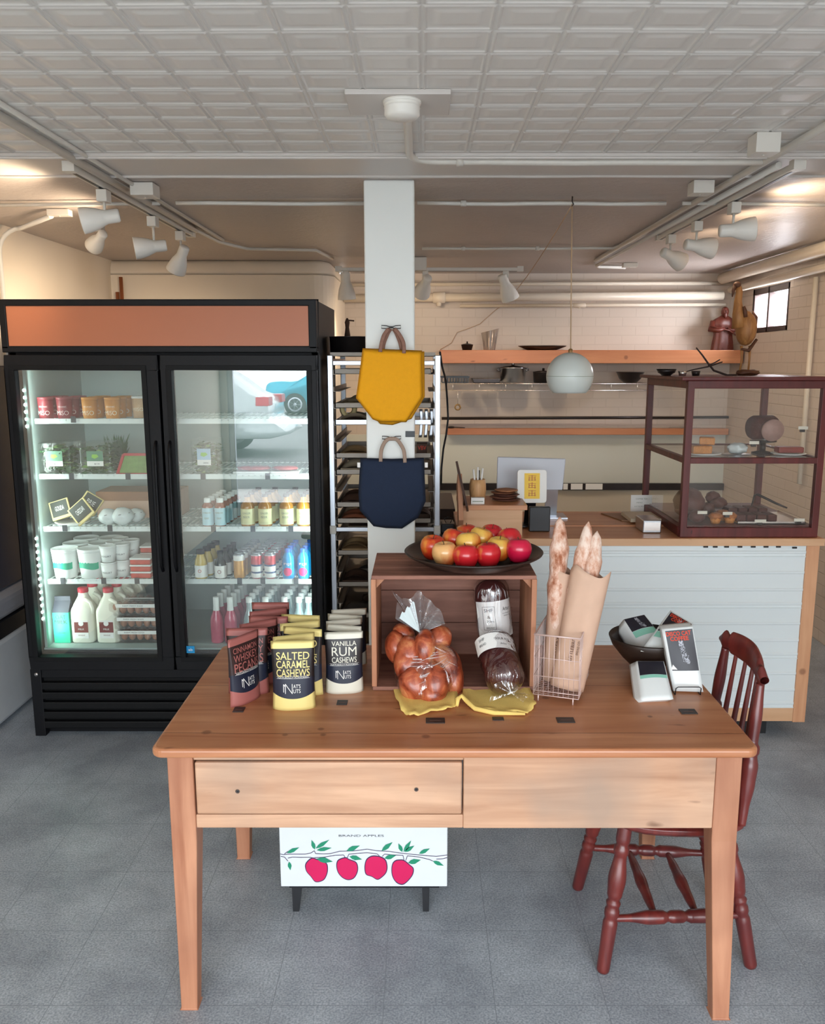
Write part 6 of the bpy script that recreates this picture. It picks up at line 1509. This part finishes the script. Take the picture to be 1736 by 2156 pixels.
for i, (u, v, r_) in enumerate(((1490,1066,.034),(1512,1060,.038),(1500,1052,.036))):
    y = 3.98+.03*i; p = at(u, v, y); solo('pastry', MB().blob((p.x, y, zl2+.035+.022*i), (r_, r_, .030), 3, ns=.15, freq=2.5), M['brownbread'], f'dark brown pastry, {["left","right","top"][i]} one of the heap behind the muffins', 'pastry', (p.x, y, zl2+.01), 'pastries behind the muffins')
tr0, tr1 = cx(1548,3.78,1100), cx(1700,3.78,1100)
tr = thing('baking_tray', 'metal tray of brownies filling the right of the lower shelf', 'tray', (tr0, 3.76, zl2)); MB().box(0, tr1-tr0-.02, 0, .30, 0, .004).box(0, tr1-tr0-.02, 0, .003, 0, .012).box(0, .003, 0, .30, 0, .012).box(tr1-tr0-.023, tr1-tr0-.02, 0, .30, 0, .012).build('tray_body', M['chrome'], tr)
for i in range(4):
    for j in range(2):
        x = tr0+.012+.048*i; y = 3.80+.11*j
        if x+.045 > tr1-.02: continue
        solo('brownie', MB().box(x, x+.043, y, y+.09, zl2+.0045, zl2+.036+.012*(j)), M['choc'], f'dark brownie on the tray, {["first","second","third","fourth"][i]} from left in the {["front","rear"][j]} row', 'brownie', (x, y, zl2+.0045), 'brownies on the tray', bevel=.005)
pt = at(1600, 1060, 3.95)
solo('tongs', MB().tube([(pt.x-.05, 3.93, zl2+.055), (pt.x-.035, 3.94, zl2+.105), (pt.x-.015, 3.95, zl2+.108), (pt.x+.05, 3.90, zl2+.075), (pt.x+.09, 3.86, zl2+.058)], [.003,.005,.006,.006,.004], 8), M['dark_steel'], 'dark serving tongs resting over the brownies', 'tongs', (pt.x, 3.93, zl2+.05))
# ---- on top of the case
ct = dz1+.0165
p = at(1402, 790, 3.98); t = solo('steel_bowl', MB().lathe([(0,0),(.020,0),(.036,.014),(.045,.030),(.047,.031),(.038,.012),(0,.004)], (p.x, 3.98, ct), 28), M['dark_steel'], 'small dark shiny bowl at the left on top of the display case', 'bowl', (p.x, 3.98, ct))
for i, (u, c_, lb) in enumerate(((1436, 'chrome', 'bright steel cup on top of the display case'), (1464, 'dark_steel', 'dark little dish right of the bright cup on the display case'))):
    p = at(u, 788, 3.96); solo('small_cup', MB().lathe([(0,0),(.016,0),(.021,.022),(.019,.022),(.014,.003),(0,.003)], (p.x, 3.96, ct), 20), M[c_], lb, 'cup', (p.x, 3.96, ct))
M['twig'] = pm('dark_branch', '#30201c', .7, var=.3)
def pl3(l, y): return [at(u, v, y+dy) for u, v, dy in l]
solo('branch', MB().tube(pl3([(1465,732,0),(1478,748,0),(1490,765,.02),(1502,780,.03),(1530,790,.03),(1550,789,.03)], 3.95), [.003,.004,.0045,.005,.005,.004], 8).tube(pl3([(1430,786,0),(1460,778,0),(1490,772,.02),(1520,762,.03)], 3.95), [.002,.003,.004,.003], 6).tube(pl3([(1490,770,.02),(1505,763,.02),(1515,757,.02)], 3.95), [.003,.003,.003], 6), M['twig'], 'dark bare branch lying on top of the display case', 'branch', at(1490,788,3.95))
# wooden crane
by = 4.06
M['bird'] = wood('carved_bird', '#8c5a30', '#b9844c', 'z', 3, .55, c3='#a06a3a', bump=.5); M['birddark'] = pm('bird_brown', '#5b3520', .6, var=.3)
bp_ = at(1572, 786, by); bd_ = thing('carved_bird', 'tall carved wooden crane standing on top of the display case', 'sculpture', (bp_.x, by, ct)); bdo = bd_.location
bc = at(1570, 692, by)
sc_ = bc - at(1570, 732, by); rz_ = sc_.length
mb = MB().blob(tuple(bc), (.048, .055, .080), 3, ns=.06, freq=3)
mb.tube(pl3([(1556,690,-.01),(1553,660,-.01),(1553,635,0),(1556,615,0),(1553,602,0)], by), [.036,.026,.018,.015,.014], 12)
mb.build('body', M['bird'], bd_, bdo)
MB().blob(tuple(at(1551,600,by)), (.018,.022,.016), 3).tube(pl3([(1548,600,0),(1543,612,-.01),(1541,625,-.012)], by), [.010,.008,.003], 8).build('head', M['birddark'], bd_, bdo)
MB().tube(pl3([(1568,668,-.03),(1568,655,-.03),(1565,645,-.03)], by), [.012,.010,.006], 8).tube(pl3([(1588,690,.02),(1592,668,.02),(1583,655,.02)], by), [.010,.006,.003], 8).tube(pl3([(1560,735,-.02),(1575,738,-.02),(1592,715,0)], by), [.006,.009,.007], 8).build('wing', M['birddark'], bd_, bdo)
for us in (((1560,728),(1561,755),(1556,786)), ((1578,728),(1577,755),(1574,786))):
    MB().tube(pl3([(u, v, 0) for u, v in us], by), [.007,.005,.005], 8).build('leg', M['bird'], bd_, bdo)
MB().blob((bp_.x, by, ct+.012), (.052,.045,.016), 3, ns=.4, freq=2.5).build('base', M['birddark'], bd_, bdo)

# ---------------------------------------------------------------- back wall shelves
def xb(u, y=6.6, v=750): return at(u, v, y).x
zz = lambda v, y: at(1100, v, y).z
M['shelfwood'] = wood('orange_fir', '#ad6a43', '#c6865c', 'x', .7, .45, c3='#b9754c', knots=[(xb(1316)-xb(926), 0, .045, .02)], bump=.05, coat=.1)
ys0 = 6.58
s1 = solo('long_shelf', MB().box(xb(926), 2.485, ys0, YB-.0, zz(765,ys0), zz(737,ys0)), M['shelfwood'], 'thick orange wooden shelf high on the back wall', 'shelf', (xb(926), ys0, zz(765,ys0)), bevel=.003)
SZ = zz(737, ys0)+.0005
ws_ = thing('wire_shelf', 'chrome wire shelf under the long wooden shelf', 'shelf', (xb(925), 6.50, zz(822,6.5))); wo = ws_.location
wz1, wz0 = zz(808,6.5), zz(822,6.5); wx1 = xb(1372, 6.5)
mb = MB()
for z in (wz0, wz1): mb.tube([(xb(925),6.50,z),(wx1,6.50,z),(wx1,6.86,z)], .0035, 6)
mb.build('edge_wires', M['chrome'], ws_, wo)
mb = MB()
for k in range(8): x = xb(925)+(wx1-xb(925))*(k+.5)/8; mb.tube([(x,6.50,wz0),(x,6.50,wz1)], .003, 5)
for k in range(42): x = xb(925)+(wx1-xb(925))*k/41; mb.tube([(x,6.50,wz1),(x,6.86,wz1)], .0018, 5)
mb.build('deck_wires', M['chrome'], ws_, wo)
WZ = wz1+.004
def on_shelf(name, u, v, y, z, prof, mat, label, cat, extra=None, n=28):
    x = at(u, v, y).x; mb = MB().lathe(prof, (x, y, z), n)
    if extra: extra(mb, x, y, z)
    return solo(name, mb, mat, label, cat, (x, y, z))
on_shelf('iron_pot', 983, 728, 6.68, SZ, [(0,0),(.036,0),(.047,.040),(.050,.042),(.030,.048),(.006,.052),(.006,.066),(0,.068)], M['dark_steel'], 'tiny dark lidded iron pot at left of the long shelf', 'pot')
M['smoke'] = glass('smoky_glass', (.62,.56,.52,1), 2.5, .1, haze=(.45,.40,.37,1), hz=.35)
x = at(1030, 715, 6.68).x
solo('glass_vase', MB().grid(lambda a, b: (x+math.cos(a*2*PI)*(.046+.026*b)+.004*b, 6.68+math.sin(a*2*PI)*(.040+.02*b), SZ+b*(.150+.018*math.cos(a*2*PI))), 32, 10), M['smoke'], 'smoky glass vase with slanted rim on the long shelf', 'vase', (x, 6.68, SZ))
on_shelf('dark_platter', 1141, 728, 6.70, SZ, [(0,0),(.11,0),(.185,.028),(.190,.034),(.10,.012),(0,.010)], M['platter'], 'wide shallow dark platter on the long shelf', 'platter')
on_shelf('steel_pot', 1079, 790, 6.68, WZ, [(0,0),(.090,0),(.098,.01),(.100,.110),(.106,.112),(.106,.118),(.060,.126),(.012,.132),(.012,.150),(.016,.160),(0,.162)], M['steel'], 'large steel stock pot with lid on the wire shelf', 'pot', lambda mb, x, y, z: mb.tube([(x-.098,y,z+.09),(x-.125,y,z+.10),(x-.125,y,z+.105),(x-.10,y,z+.112)], .006, 6).tube([(x+.098,y,z+.09),(x+.125,y,z+.10),(x+.125,y,z+.105),(x+.10,y,z+.112)], .006, 6))
on_shelf('dark_pot', 1143, 795, 6.66, WZ, [(0,0),(.075,0),(.080,.080),(.084,.084),(.04,.092),(.01,.094),(.01,.112),(0,.114)], M['dark_steel'], 'black pot partly hidden behind the round pendant lamp', 'pot')
on_shelf('mixing_bowl', 1326, 792, 6.62, WZ, [(0,0),(.050,0),(.085,.035),(.105,.080),(.112,.084),(.100,.078),(.08,.035),(0,.006)], M['dark_steel'], 'dark steel mixing bowl at right of the wire shelf', 'bowl')
x0, x1 = at(930,800,6.62).x, at(984,800,6.62).x
mb = MB()
for k in range(10): a = x0+(x1-x0)*k/9; mb.bar((a,6.56,WZ),(a,6.56,WZ+.045),.006).bar((a,6.74,WZ),(a,6.74,WZ+.045),.006)
mb.box(x0,x1,6.55,6.75,WZ,WZ+.006).box(x0-.01,x1+.01,6.55,6.562,WZ+.040,WZ+.052).box(x0-.01,x1+.01,6.738,6.75,WZ+.040,WZ+.052)
solo('black_basket', mb, M['black'], 'low black ribbed basket at the left end of the wire shelf', 'basket', (x0,6.65,WZ))
x0, x1 = at(996,800,6.6).x, at(1050,800,6.6).x
solo('roasting_tray', MB().prism([(x0,0),(x1,0),(x1+.012,.035),(x0-.012,.035)], .16, frame((0,6.72,WZ),(1,0,0),(0,0,1))), M['dark_steel'], 'dark rectangular roasting tray on the wire shelf beside the pot', 'tray', (x0,6.6,WZ), bevel=.004)
# hanging pull
h = at(963, 860, 6.5); t = thing('hanging_ring', 'brass ring hanging from the left of the wire shelf', 'ring', (h.x, 6.49, wz0)); MB().tube([(0,0,0),(0,0,h.z-wz0+.03)], .0025, 6).build('chain', M['chrome'], t); MB().tube([(.020*math.cos(a/12*2*PI),0,h.z-wz0+.010+.020*math.sin(a/12*2*PI)) for a in range(12)], .006, 6, closed=True).build('ring', pm('brass', '#9a7a4e', .35, .8), t)
zr_ = zz(881, 6.83)
solo('towel_rail', MB().tube([(xb(930,6.83), 6.83, zr_), (2.49, 6.83, zr_+.01)], .012, 10), M['dark_steel'], 'thin dark steel rail along the back wall between shelves', 'rail', (xb(930,6.83), 6.83, zr_))
l0, l1 = zz(915, 6.83), zz(902, 6.83)
solo('wall_ledge', MB().box(xb(942,6.83), 2.49, 6.80, 6.884, l0, l1), M['shelfwood'], 'narrow orange wooden ledge on the back wall above the grey panel', 'ledge', (xb(942,6.83), 6.83, l0), bevel=.003)
sp_ = at(955, 903, 6.82); solo('dark_spoon', MB().blob((sp_.x-.02, 6.83, l1+.010), (.030,.018,.009), 2).tube([(sp_.x,6.83,l1+.010),(sp_.x+.09,6.83,l1+.005)], .004, 6), M['dark_steel'], 'dark spoon lying at the left end of the wall ledge', 'spoon', (sp_.x, 6.83, l1))
for i, (u0, u1, c_) in enumerate(((1186,1195,'paperwhite'),(1202,1226,'paperwhite'),(1233,1268,'paperwhite'))):  # white slabs standing in for bright reflections along the steel strip
    a = at(u0,1019,6.83); b = at(u1,1031,6.83); solo('white_reflection', MB().box(a.x, b.x, 6.838, 6.846, b.z, a.z), M[c_], f'white ticket modelled as a slab on the dark wall strip, {["leftmost","middle","rightmost"][i]} of three right of the monitor', 'reflection', (a.x, 6.84, b.z), 'tickets on the wall strip')
# figurine
fg = at(1520, 730, 6.72); ft = thing('figurine', 'dark reddish carved figurine of a robed bearded man on the long shelf', 'figurine', (fg.x, 6.72, SZ)); M['figw'] = pm('carved_redwood', '#5f2a20', .4, var=.35, scale=30, bump=.3)
def robe(a, b):
    th = a*2*PI; prof = [(.075,0),(.070,.06),(.062,.12),(.070,.17),(.082,.20),(.070,.235),(.030,.262),(.018,.27)]
    k = b*(len(prof)-1); i = min(int(k), len(prof)-2); f = k-i; r = prof[i][0]*(1-f)+prof[i+1][0]*f; z = prof[i][1]*(1-f)+prof[i+1][1]*f
    r *= 1+.07*math.sin(th*9)*(1-b); return (r*1.15*math.cos(th), r*.6*math.sin(th), z)
MB().grid(robe, 54, 20).build('robe', M['figw'], ft)
MB().blob((0,-.01,.295), (.030,.030,.040), 3).blob((0,-.035,.268), (.014,.010,.026), 2).blob((0,-.042,.298), (.006,.007,.009), 2).build('head', M['figw'], ft)
for s in (-1, 1): MB().tube([(s*.080,0,.215),(s*.105,-.02,.160),(s*.055,-.055,.150),(s*.01,-.060,.165)], [.028,.026,.018,.010], 10).build('sleeve', M['figw'], ft)
MB().tube([(-.125,-.05,.185),(.02,-.07,.150),(.12,-.05,.09)], .006, 6).build('staff', M['figw'], ft)

# ---------------------------------------------------------------- pendant
pc = at(1199, 792, 3.75); hk = at(1204, 427, 3.75); hk.z = ZC
pe = thing('pendant_lamp', 'round pale grey pendant lamp hanging over the counter', 'lamp', (pc.x, 3.75, pc.z)); r_ = .1035
M['globe'] = pm('globe_enamel', '#d5dcd8', .3, var=.02)
prof = [(.0,.1035)] + [(r_*math.sin(a), r_*math.cos(a)) for a in [PI*k/32 for k in range(1, 25)]]
MB().lathe(prof + [(r_*math.sin(PI*.75)-.004, r_*math.cos(PI*.75))], n=40).build('globe_shade', M['globe'], pe)
MB().lathe([(r_+.0004,-.0006),(r_+.0008,0),(r_+.0004,.0012)], n=40).build('seam', M['inkgrey'], pe)
MB().lathe([(.010,r_-.004),(.010,r_+.012),(.004,r_+.016),(0,r_+.016)], n=14).build('cord_cap', pm('brass_cap', '#b08a5a', .4, .6), pe)
MB().tube([(0,0,r_+.012),(hk.x-pc.x,0,ZC-.03-pc.z)], .0028, 6).build('cord', pm('tan_cord', '#c8a988', .6), pe)
we = at(1061, 640, YB-.03)
cp_ = [Vector((hk.x, 3.75, ZC-.035))]; 
for k in range(1, 13):
    t_ = k/12; q_ = Vector((hk.x, 3.75, ZC-.035)).lerp(we, t_); q_.z -= .04*math.sin(PI*t_)*(1-.3*t_); cp_.append(q_)
cp_ += [at(1040,655,YB-.012), at(1010,682,YB-.012), at(985,692,YB-.012), at(962,700,YB-.012), at(950,722,YB-.012), at(926,736,YB-.012)]
solo('swag_cord', MB().tube(cp_, .0028, 6), pm('swag_tan', '#bfa284', .6), 'tan lamp cord swagged from the ceiling hook to the back wall', 'cord', hk)
solo('ceiling_hook', MB().tube([(hk.x,3.75,ZC),(hk.x,3.75,ZC-.02),(hk.x+.006,3.75,ZC-.032),(hk.x-.002,3.75,ZC-.040)], .003, 6), M['dark_steel'], 'small dark hook in the ceiling holding the pendant cord', 'hook', (hk.x,3.75,ZC))

# ---------------------------------------------------------------- bun rack
RX0, RX1, RY0, RY1, RZ = at(694,760,3.87).x, at(921,760,3.87).x, 3.87, 4.50, 1.765
rk = thing('bun_rack', 'tall aluminium bakery rack with tray slides behind the column', 'rack', (RX0, RY0, 0)); rko = rk.location
pw = .026
for x in (RX0, RX1):
    for y in (RY0, RY1): MB().box(x-pw/2, x+pw/2, y, y+pw, .04, RZ).build('post', M['alu'], rk, rko, bevel=.003)
for y in (RY0+.002, RY1+.002):
    for z in (.955, RZ-.035, .15): MB().box(RX0+pw/2, RX1-pw/2, y+.004, y+.018, z-.010, z+.010).build('cross_bar', M['alu'], rk, rko, bevel=.002)
for x in (RX0, RX1): MB().box(x-pw/2+.002, x+pw/2-.002, RY0+pw, RY1, RZ-.045, RZ-.015).build('side_bar', M['alu'], rk, rko)
MB().box(RX0-.015, RX0+.015, RY0-.006, RY0+pw, .935, .975).box(RX1-.015, RX1+.015, RY0-.006, RY0+pw, .935, .975).build('bumper', M['track'], rk, rko, bevel=.003)
zsl = [RZ-.085-.0775*k for k in range(20)]
for z in zsl:
    for s, x in ((1, RX0+pw/2), (-1, RX1-pw/2)):
        MB().box(min(x, x+s*.028), max(x, x+s*.028), RY0+.004, RY1+.02, z-.002, z).box(min(x, x+s*.003), max(x, x+s*.003), RY0+.004, RY1+.02, z, z+.020).build('slide', M['oldalu'], rk, rko)
M['darkload'] = pm('dark_baked', '#4d3527', .7, var=.4, scale=14); M['tanload'] = pm('tan_baked', '#a88a62', .7, var=.3, scale=14); M['copperload'] = pm('terracotta_load', '#b0694c', .6, var=.2)
rnd = random.Random(11)
LV = ['highest', 'second highest', 'third highest', 'fourth highest', 'fifth highest', 'sixth highest', 'seventh highest', 'eighth highest', 'ninth highest', 'tenth highest', 'eleventh highest', 'twelfth highest']
lvl = [0, 2, 3, 5, 6, 8, 9, 11, 13, 15, 17]
for q_, k in enumerate(lvl):
    z = zsl[k]+.0005
    t = thing('sheet_tray', f'aluminium baking tray on the rack, {LV[q_]} of the stack', 'tray', (RX0+.03, RY0+.02, z), 'baking trays on the rack')
    w_ = RX1-RX0-pw-.010
    MB().box(-.012, w_-.022, 0, .60, 0, .002).box(-.012, w_-.022, 0, .003, 0, .022).box(-.012,-.009,0,.60,0,.022).box(w_-.025,w_-.022,0,.60,0,.022).box(-.012,w_-.022,.597,.60,0,.022).build('tray_body', M['oldalu'] if k != 3 else M['alu'], t)
    for j in range(3 if k not in (17,) else 1):
        if q_ in (0,): break
        a = rnd.uniform(.0, .30); b = a+rnd.uniform(.10, .16); c = rnd.uniform(.02,.3); h_ = rnd.uniform(.025,.060)
        if j == 0: a, b, c = .0, .12+.05*rnd.random(), .03
        m_ = rnd.choice(['parchment','darkload','tanload','oldalu','parchment']) if not (k == 9 and j == 0) else 'copperload'
        MB().grid(lambda s, r: (a+(b-a)*s, c+.18*r, .003+h_*(math.sin(PI*min(1,max(0,s)))**.5)*(.75+.25*math.sin(r*9+q_))), 12, 8).box(a+.004, b-.004, c+.01, c+.17, .0025, .006+h_*.3).build('load', M[m_], t)
solo('roll_of_tape', MB().lathe([(.022,-.012),(.040,-.012),(.040,.012),(.022,.012),(.022,-.012)], (0,0,0), 24, M=T(at(733,855,4.0).x, 4.0, zsl[3]+.068) @ R(PI/2,'X') @ R(.4,'Y')), pm('cream_roll', '#d6c38e', .6), 'cream paper tape roll on the bakery rack left of the yellow bag', 'tape roll', (at(733,855,4.0).x, 4.0, zsl[3]+.03))
# things on top of the rack
tz_ = RZ+.001
solo('rack_top_tray', MB().box(RX0+.0, RX1-.01, RY0+.02, RY1, tz_-.004, tz_).box(RX0, RX1-.01, RY0+.02, RY0+.023, tz_, tz_+.012), M['oldalu'], 'flat tray lying on top of the bakery rack', 'tray', (RX0, RY0, tz_))
x = at(740, 720, 4.10).x
solo('dark_stock_pot', MB().lathe([(0,0),(.095,0),(.105,.012),(.108,.085),(.112,.088),(.100,.086),(.095,.012),(0,.008)], (x, 4.12, tz_), 32), M['dark_steel'], 'wide dark pan on top of the bakery rack at left of the column', 'pan', (x, 4.12, tz_))
x = at(728, 700, 4.22).x
solo('pepper_mill', MB().lathe([(0,0),(.016,0),(.012,.05),(.015,.10),(.009,.14),(.013,.165),(.004,.185),(0,.186)], (x, 4.30, tz_), 16).tube([(x,4.30,tz_+.175),(x+.035,4.30,tz_+.172)], .004, 6), M['darkload'], 'small turned mill standing behind the pan on the rack', 'mill', (x, 4.30, tz_))
# hanging knives / ladles seen right of the column
for i in range(3):
    x = at(884+i*11, 900, 4.02).x; z0 = at(884, 921, 4.02).z
    solo('palette_knife', MB().grid(lambda s, r: (x+(s-.5)*.016+.006*math.sin(r*2.5), 4.02, z0+r*.135), 4, 10), M['alu'], f'long steel spatula upright in the rack right of the column, {["left","middle","right"][i]} one', 'spatula', (x, 4.02, z0), 'spatulas in the rack').modifiers.new('thick','SOLIDIFY').thickness = .002
x = at(888, 955, 4.03).x; zq = at(888, 962, 4.03).z
solo('red_package', MB().box(x-.025, x+.025, 4.02, 4.09, zq, zq+.065, 0).text('VBV', .040, .020, FRONT(x, 4.0195, zq+.045), 1), [M['darkload'], M['redink']], 'dark package with red lettering in the rack right of the column', 'package', (x, 4.02, zq))
# dark store cabinet behind the rack
solo('dark_cabinet', MB().box(RX0-.02, RX1+.12, 4.75, 5.35, 0, .90).box(RX0+.0, RX0+.27, 4.74, 4.75, .05, .85).box(RX0+.29, RX1+.10, 4.74, 4.75, .05, .85), pm('dark_brown_cabinet', '#2a1a16', .5, var=.2), 'dark brown cabinet standing behind the bakery rack', 'cabinet', (RX0, 4.75, 0), bevel=.003)
# black cord
solo('power_cord', MB().tube([at(u, v, y) for u, v, y in ((926,742,4.0),(930,770,4.1),(938,800,4.3),(941,840,4.4),(943,880,4.4),(939,915,4.4),(933,945,4.35),(929,985,4.3),(928,1020,4.3))], .005, 8), M['ink'], 'black power cord hanging down beside the bakery rack', 'cord', at(926,742,4.0))

# ---------------------------------------------------------------- tote bags on the column
M['tote_y'] = pm('mustard_canvas', '#f2a900', .8, var=.05, scale=70, bump=.25, bscale=400); M['tote_n'] = pm('navy_canvas', '#14243e', .85, var=.12, scale=60, bump=.25, bscale=400)
M['strap'] = pm('striped_strap', '#8d6656', .7, var=.3, scale=90); M['strap2'] = pm('tan_strap', '#a08878', .7, var=.15)
def tote(label, pts, y, mat, dep, straps, smat, seam=True):
    P_ = [at(u, v, y) for u, v in pts]; c = sum(P_, Vector())/len(P_); ring = []
    for i in range(len(P_)):
        a, b = P_[i], P_[(i+1) % len(P_)]
        for k in range(6): ring.append(a.lerp(b, k/6))
    RN = len(ring); K = 8; t = thing('tote_bag', label, 'tote bag', (c.x, y, c.z), 'tote bags on the column'); to_ = t.location
    vs = []; fs = []
    for s in (-1, 1):
        for k in range(K+1):
            for p in ring:
                q_ = c.lerp(p, k/K); d = dep*(1-(k/K)**3)*(.9+.35*noise.noise(q_*9)); vs.append((q_.x, q_.y+s*d/2-dep*.0, q_.z))
    for s in (0, 1):
        o_ = s*(K+1)*RN
        for k in range(K):
            for i in range(RN):
                f = (o_+k*RN+i, o_+(k+1)*RN+i, o_+(k+1)*RN+(i+1) % RN, o_+k*RN+(i+1) % RN); fs.append(f if s else f[::-1])
    MB().add(vs, fs, 0, True).build('bag_body', mat, t, to_)
    for sp in straps:
        q_ = [at(u, v, y-.012) for u, v in sp]; mb = MB()
        pts2 = [Vector(a) for a in smooth_open(q_)]
        mb.tube(pts2, .0075, 8, flat=.3); mb.build('strap', smat, t, to_)
    return t
def smooth_open(q, n=5):
    q = [q[0]] + list(q) + [q[-1]]; out = []
    for i in range(1, len(q)-2):
        p0, p1, p2, p3 = q[i-1], q[i], q[i+1], q[i+2]
        for k in range(n): t_ = k/n; out.append(.5*((2*p1)+(p2-p0)*t_+(2*p0-5*p1+4*p2-p3)*t_*t_+(3*p1-p0-3*p2+p3)*t_**3))
    out.append(q[-2]); return out
tote('mustard yellow tote bag hanging on the column, rear one of two', [(772,737),(893,740),(894,835),(866,882),(826,895),(800,893),(762,850)], YC-.022, M['tote_y'], .022, [[(805,742),(808,722),(816,702),(822,692)], [(846,742),(842,722),(834,702),(828,692)]], M['strap'])
tote('mustard yellow tote bag hanging on the column, front one of two', [(763,733),(888,738),(890,836),(855,889),(800,889),(784,883),(749,838)], YC-.052, M['tote_y'], .024, [[(800,741),(803,722),(808,706),(818,692)], [(850,744),(849,722),(840,704),(830,692)]], M['strap'])
nv = tote('navy blue tote bag hanging on the column below the yellow ones', [(758,964),(825,966),(892,964),(894,1010),(896,1055),(880,1090),(846,1113),(812,1112),(786,1108),(757,1075),(754,1040)], YC-.030, M['tote_n'], .034, [[(801,972),(802,950),(808,934),(816,925),(824,924),(834,925),(842,934),(850,950),(852,974)]], M['strap2'])
for u, w_ in ((755,5),(897,5)):
    p = at(u, 979, YC-.034); MB().box(p.x-.006, p.x+.006, p.y-.002, p.y+.002, p.z-.010, p.z+.010).build('side_tag', M['paperwhite'], nv, nv.location)
for nm, u, v, lb in (('clip', 823, 689, 'black wire clip on the column holding the yellow bags'), ('clip', 824, 922, 'dark wire clip on the column holding the navy bag')):
    p = at(u, v, YC-.012); mb = MB()
    for s in (-1, 1):
        mb.tube([(p.x, p.y, p.z), (p.x+s*.018, p.y, p.z+.006), (p.x+s*.038, p.y, p.z+.007), (p.x+s*.038, p.y, p.z-.004), (p.x+s*.018, p.y, p.z-.005), (p.x, p.y, p.z)], .0018, 6)
    mb.tube([(p.x, p.y-.004, p.z), (p.x, YC, p.z)], .004, 8)
    solo('wire_clip', mb, M['ink'], lb, 'clip', p)
p = at(863, 914, YC-.003)
solo('dark_label_plate', MB().box(p.x-.019, p.x+.019, YC-.005, YC-.0005, p.z-.012, p.z+.012), M['tagholder'], 'small dark plate at the right edge of the column between the bags', 'plate', (p.x, YC-.002, p.z), bevel=.001)

# ================================================================== STREET SIDE (seen mirrored in the fridge glass)
def car(label, x0, L_, y0, col, rear_left=True):
    t = thing('parked_car', label, 'car', (x0, y0, .171)); W_ = 1.65
    s = L_
    side = [(0,.32),(0,.75),(.02,.95),(.10,1.00),(.22,1.02),(.36,1.42),(.44,1.50),(.70,1.52),(.82,1.40),(.93,1.05),(.99,.95),(1,.62),(1,.32)]
    pts = smooth([(a*s, b) for a, b in side], 3)
    mb = MB(); n = len(pts)
    secs = [(0,.93),(.10,1.0),(W_-.10,1.0),(W_,.93)]
    vs = []
    cz = .7
    for yy, k in secs:
        for x, z in pts:
            tum = .10*max(0, (z-1.0)/.5); y_ = yy+(tum if yy < W_/2 else -tum)
            vs.append((s/2+(x-s/2)*(.97+.03*k), y_, cz+(z-cz)*k))
    fs = [tuple(range(n)), tuple(range(3*n, 4*n))[::-1]]
    for q_ in range(3): fs += [(q_*n+i, (q_+1)*n+i, (q_+1)*n+(i+1) % n, q_*n+(i+1) % n) for i in range(n)]
    mb.add(vs, fs, 0, True); mb.build('car_body', pm(label[:12]+'paint', col, .2, .3, coat=.6), t)
    for yy in (-.012, W_+.012):
        g = .085 if yy < 0 else -.085
        MB().add([(.35*s,yy+g*.2,1.04),(.56*s,yy+g*.2,1.04),(.56*s,yy+g,1.42),(.43*s,yy+g,1.40)], [(0,1,2,3)]).add([(.58*s,yy+g*.2,1.04),(.87*s,yy+g*.2,1.06),(.79*s,yy+g,1.38),(.58*s,yy+g,1.42)], [(0,1,2,3)]).build('side_window', pm('car_window', '#39434a', .1), t)
    for k in (.20, .80):
        for yy in (.06, W_-.06):
            X_ = T(k*s, yy, .32) @ R(PI/2,'X')
            MB().lathe([(0,-.09),(.30,-.09),(.33,-.06),(.33,.06),(.30,.09),(0,.09)], n=32, M=X_).build('tyre', M['blackmatte'], t)
            mb = MB().lathe([(.17,-.096),(.21,-.100),(.215,-.094)], n=32, M=X_).lathe([(0,-.10),(.05,-.105),(.05,-.10)], n=16, M=X_).lathe([(.17,.096),(.21,.100),(.215,.094)], n=32, M=X_).lathe([(0,.105),(.05,.105),(.05,.10)], n=16, M=X_)
            for a in range(7):
                for so in (-.100, .100): mb.bar(X_ @ Vector((.04*math.cos(a*2*PI/7), .04*math.sin(a*2*PI/7), so)), X_ @ Vector((.19*math.cos(a*2*PI/7), .19*math.sin(a*2*PI/7), so)), .035, .01)
            mb.build('wheel_rim', M['alu'], t)
    MB().box(.955*s, 1.003*s, W_-.36, W_+.003, .86, 1.00).build('tail_light', pm('tail_red', '#d0213a', .2), t)
    MB().box(.955*s, 1.003*s, -.003, .36, .86, 1.00).build('tail_light', pm('tail_red2', '#d0213a', .2), t)
    return t
car('silver parked car on the street outside, mirrored in the fridge door', -6.9, 4.4, -7.9, '#b9c1c2')
car('turquoise parked car behind the silver one outside, mirrored in the fridge door', -4.62, 4.3, -19.2, '#12b4cf')
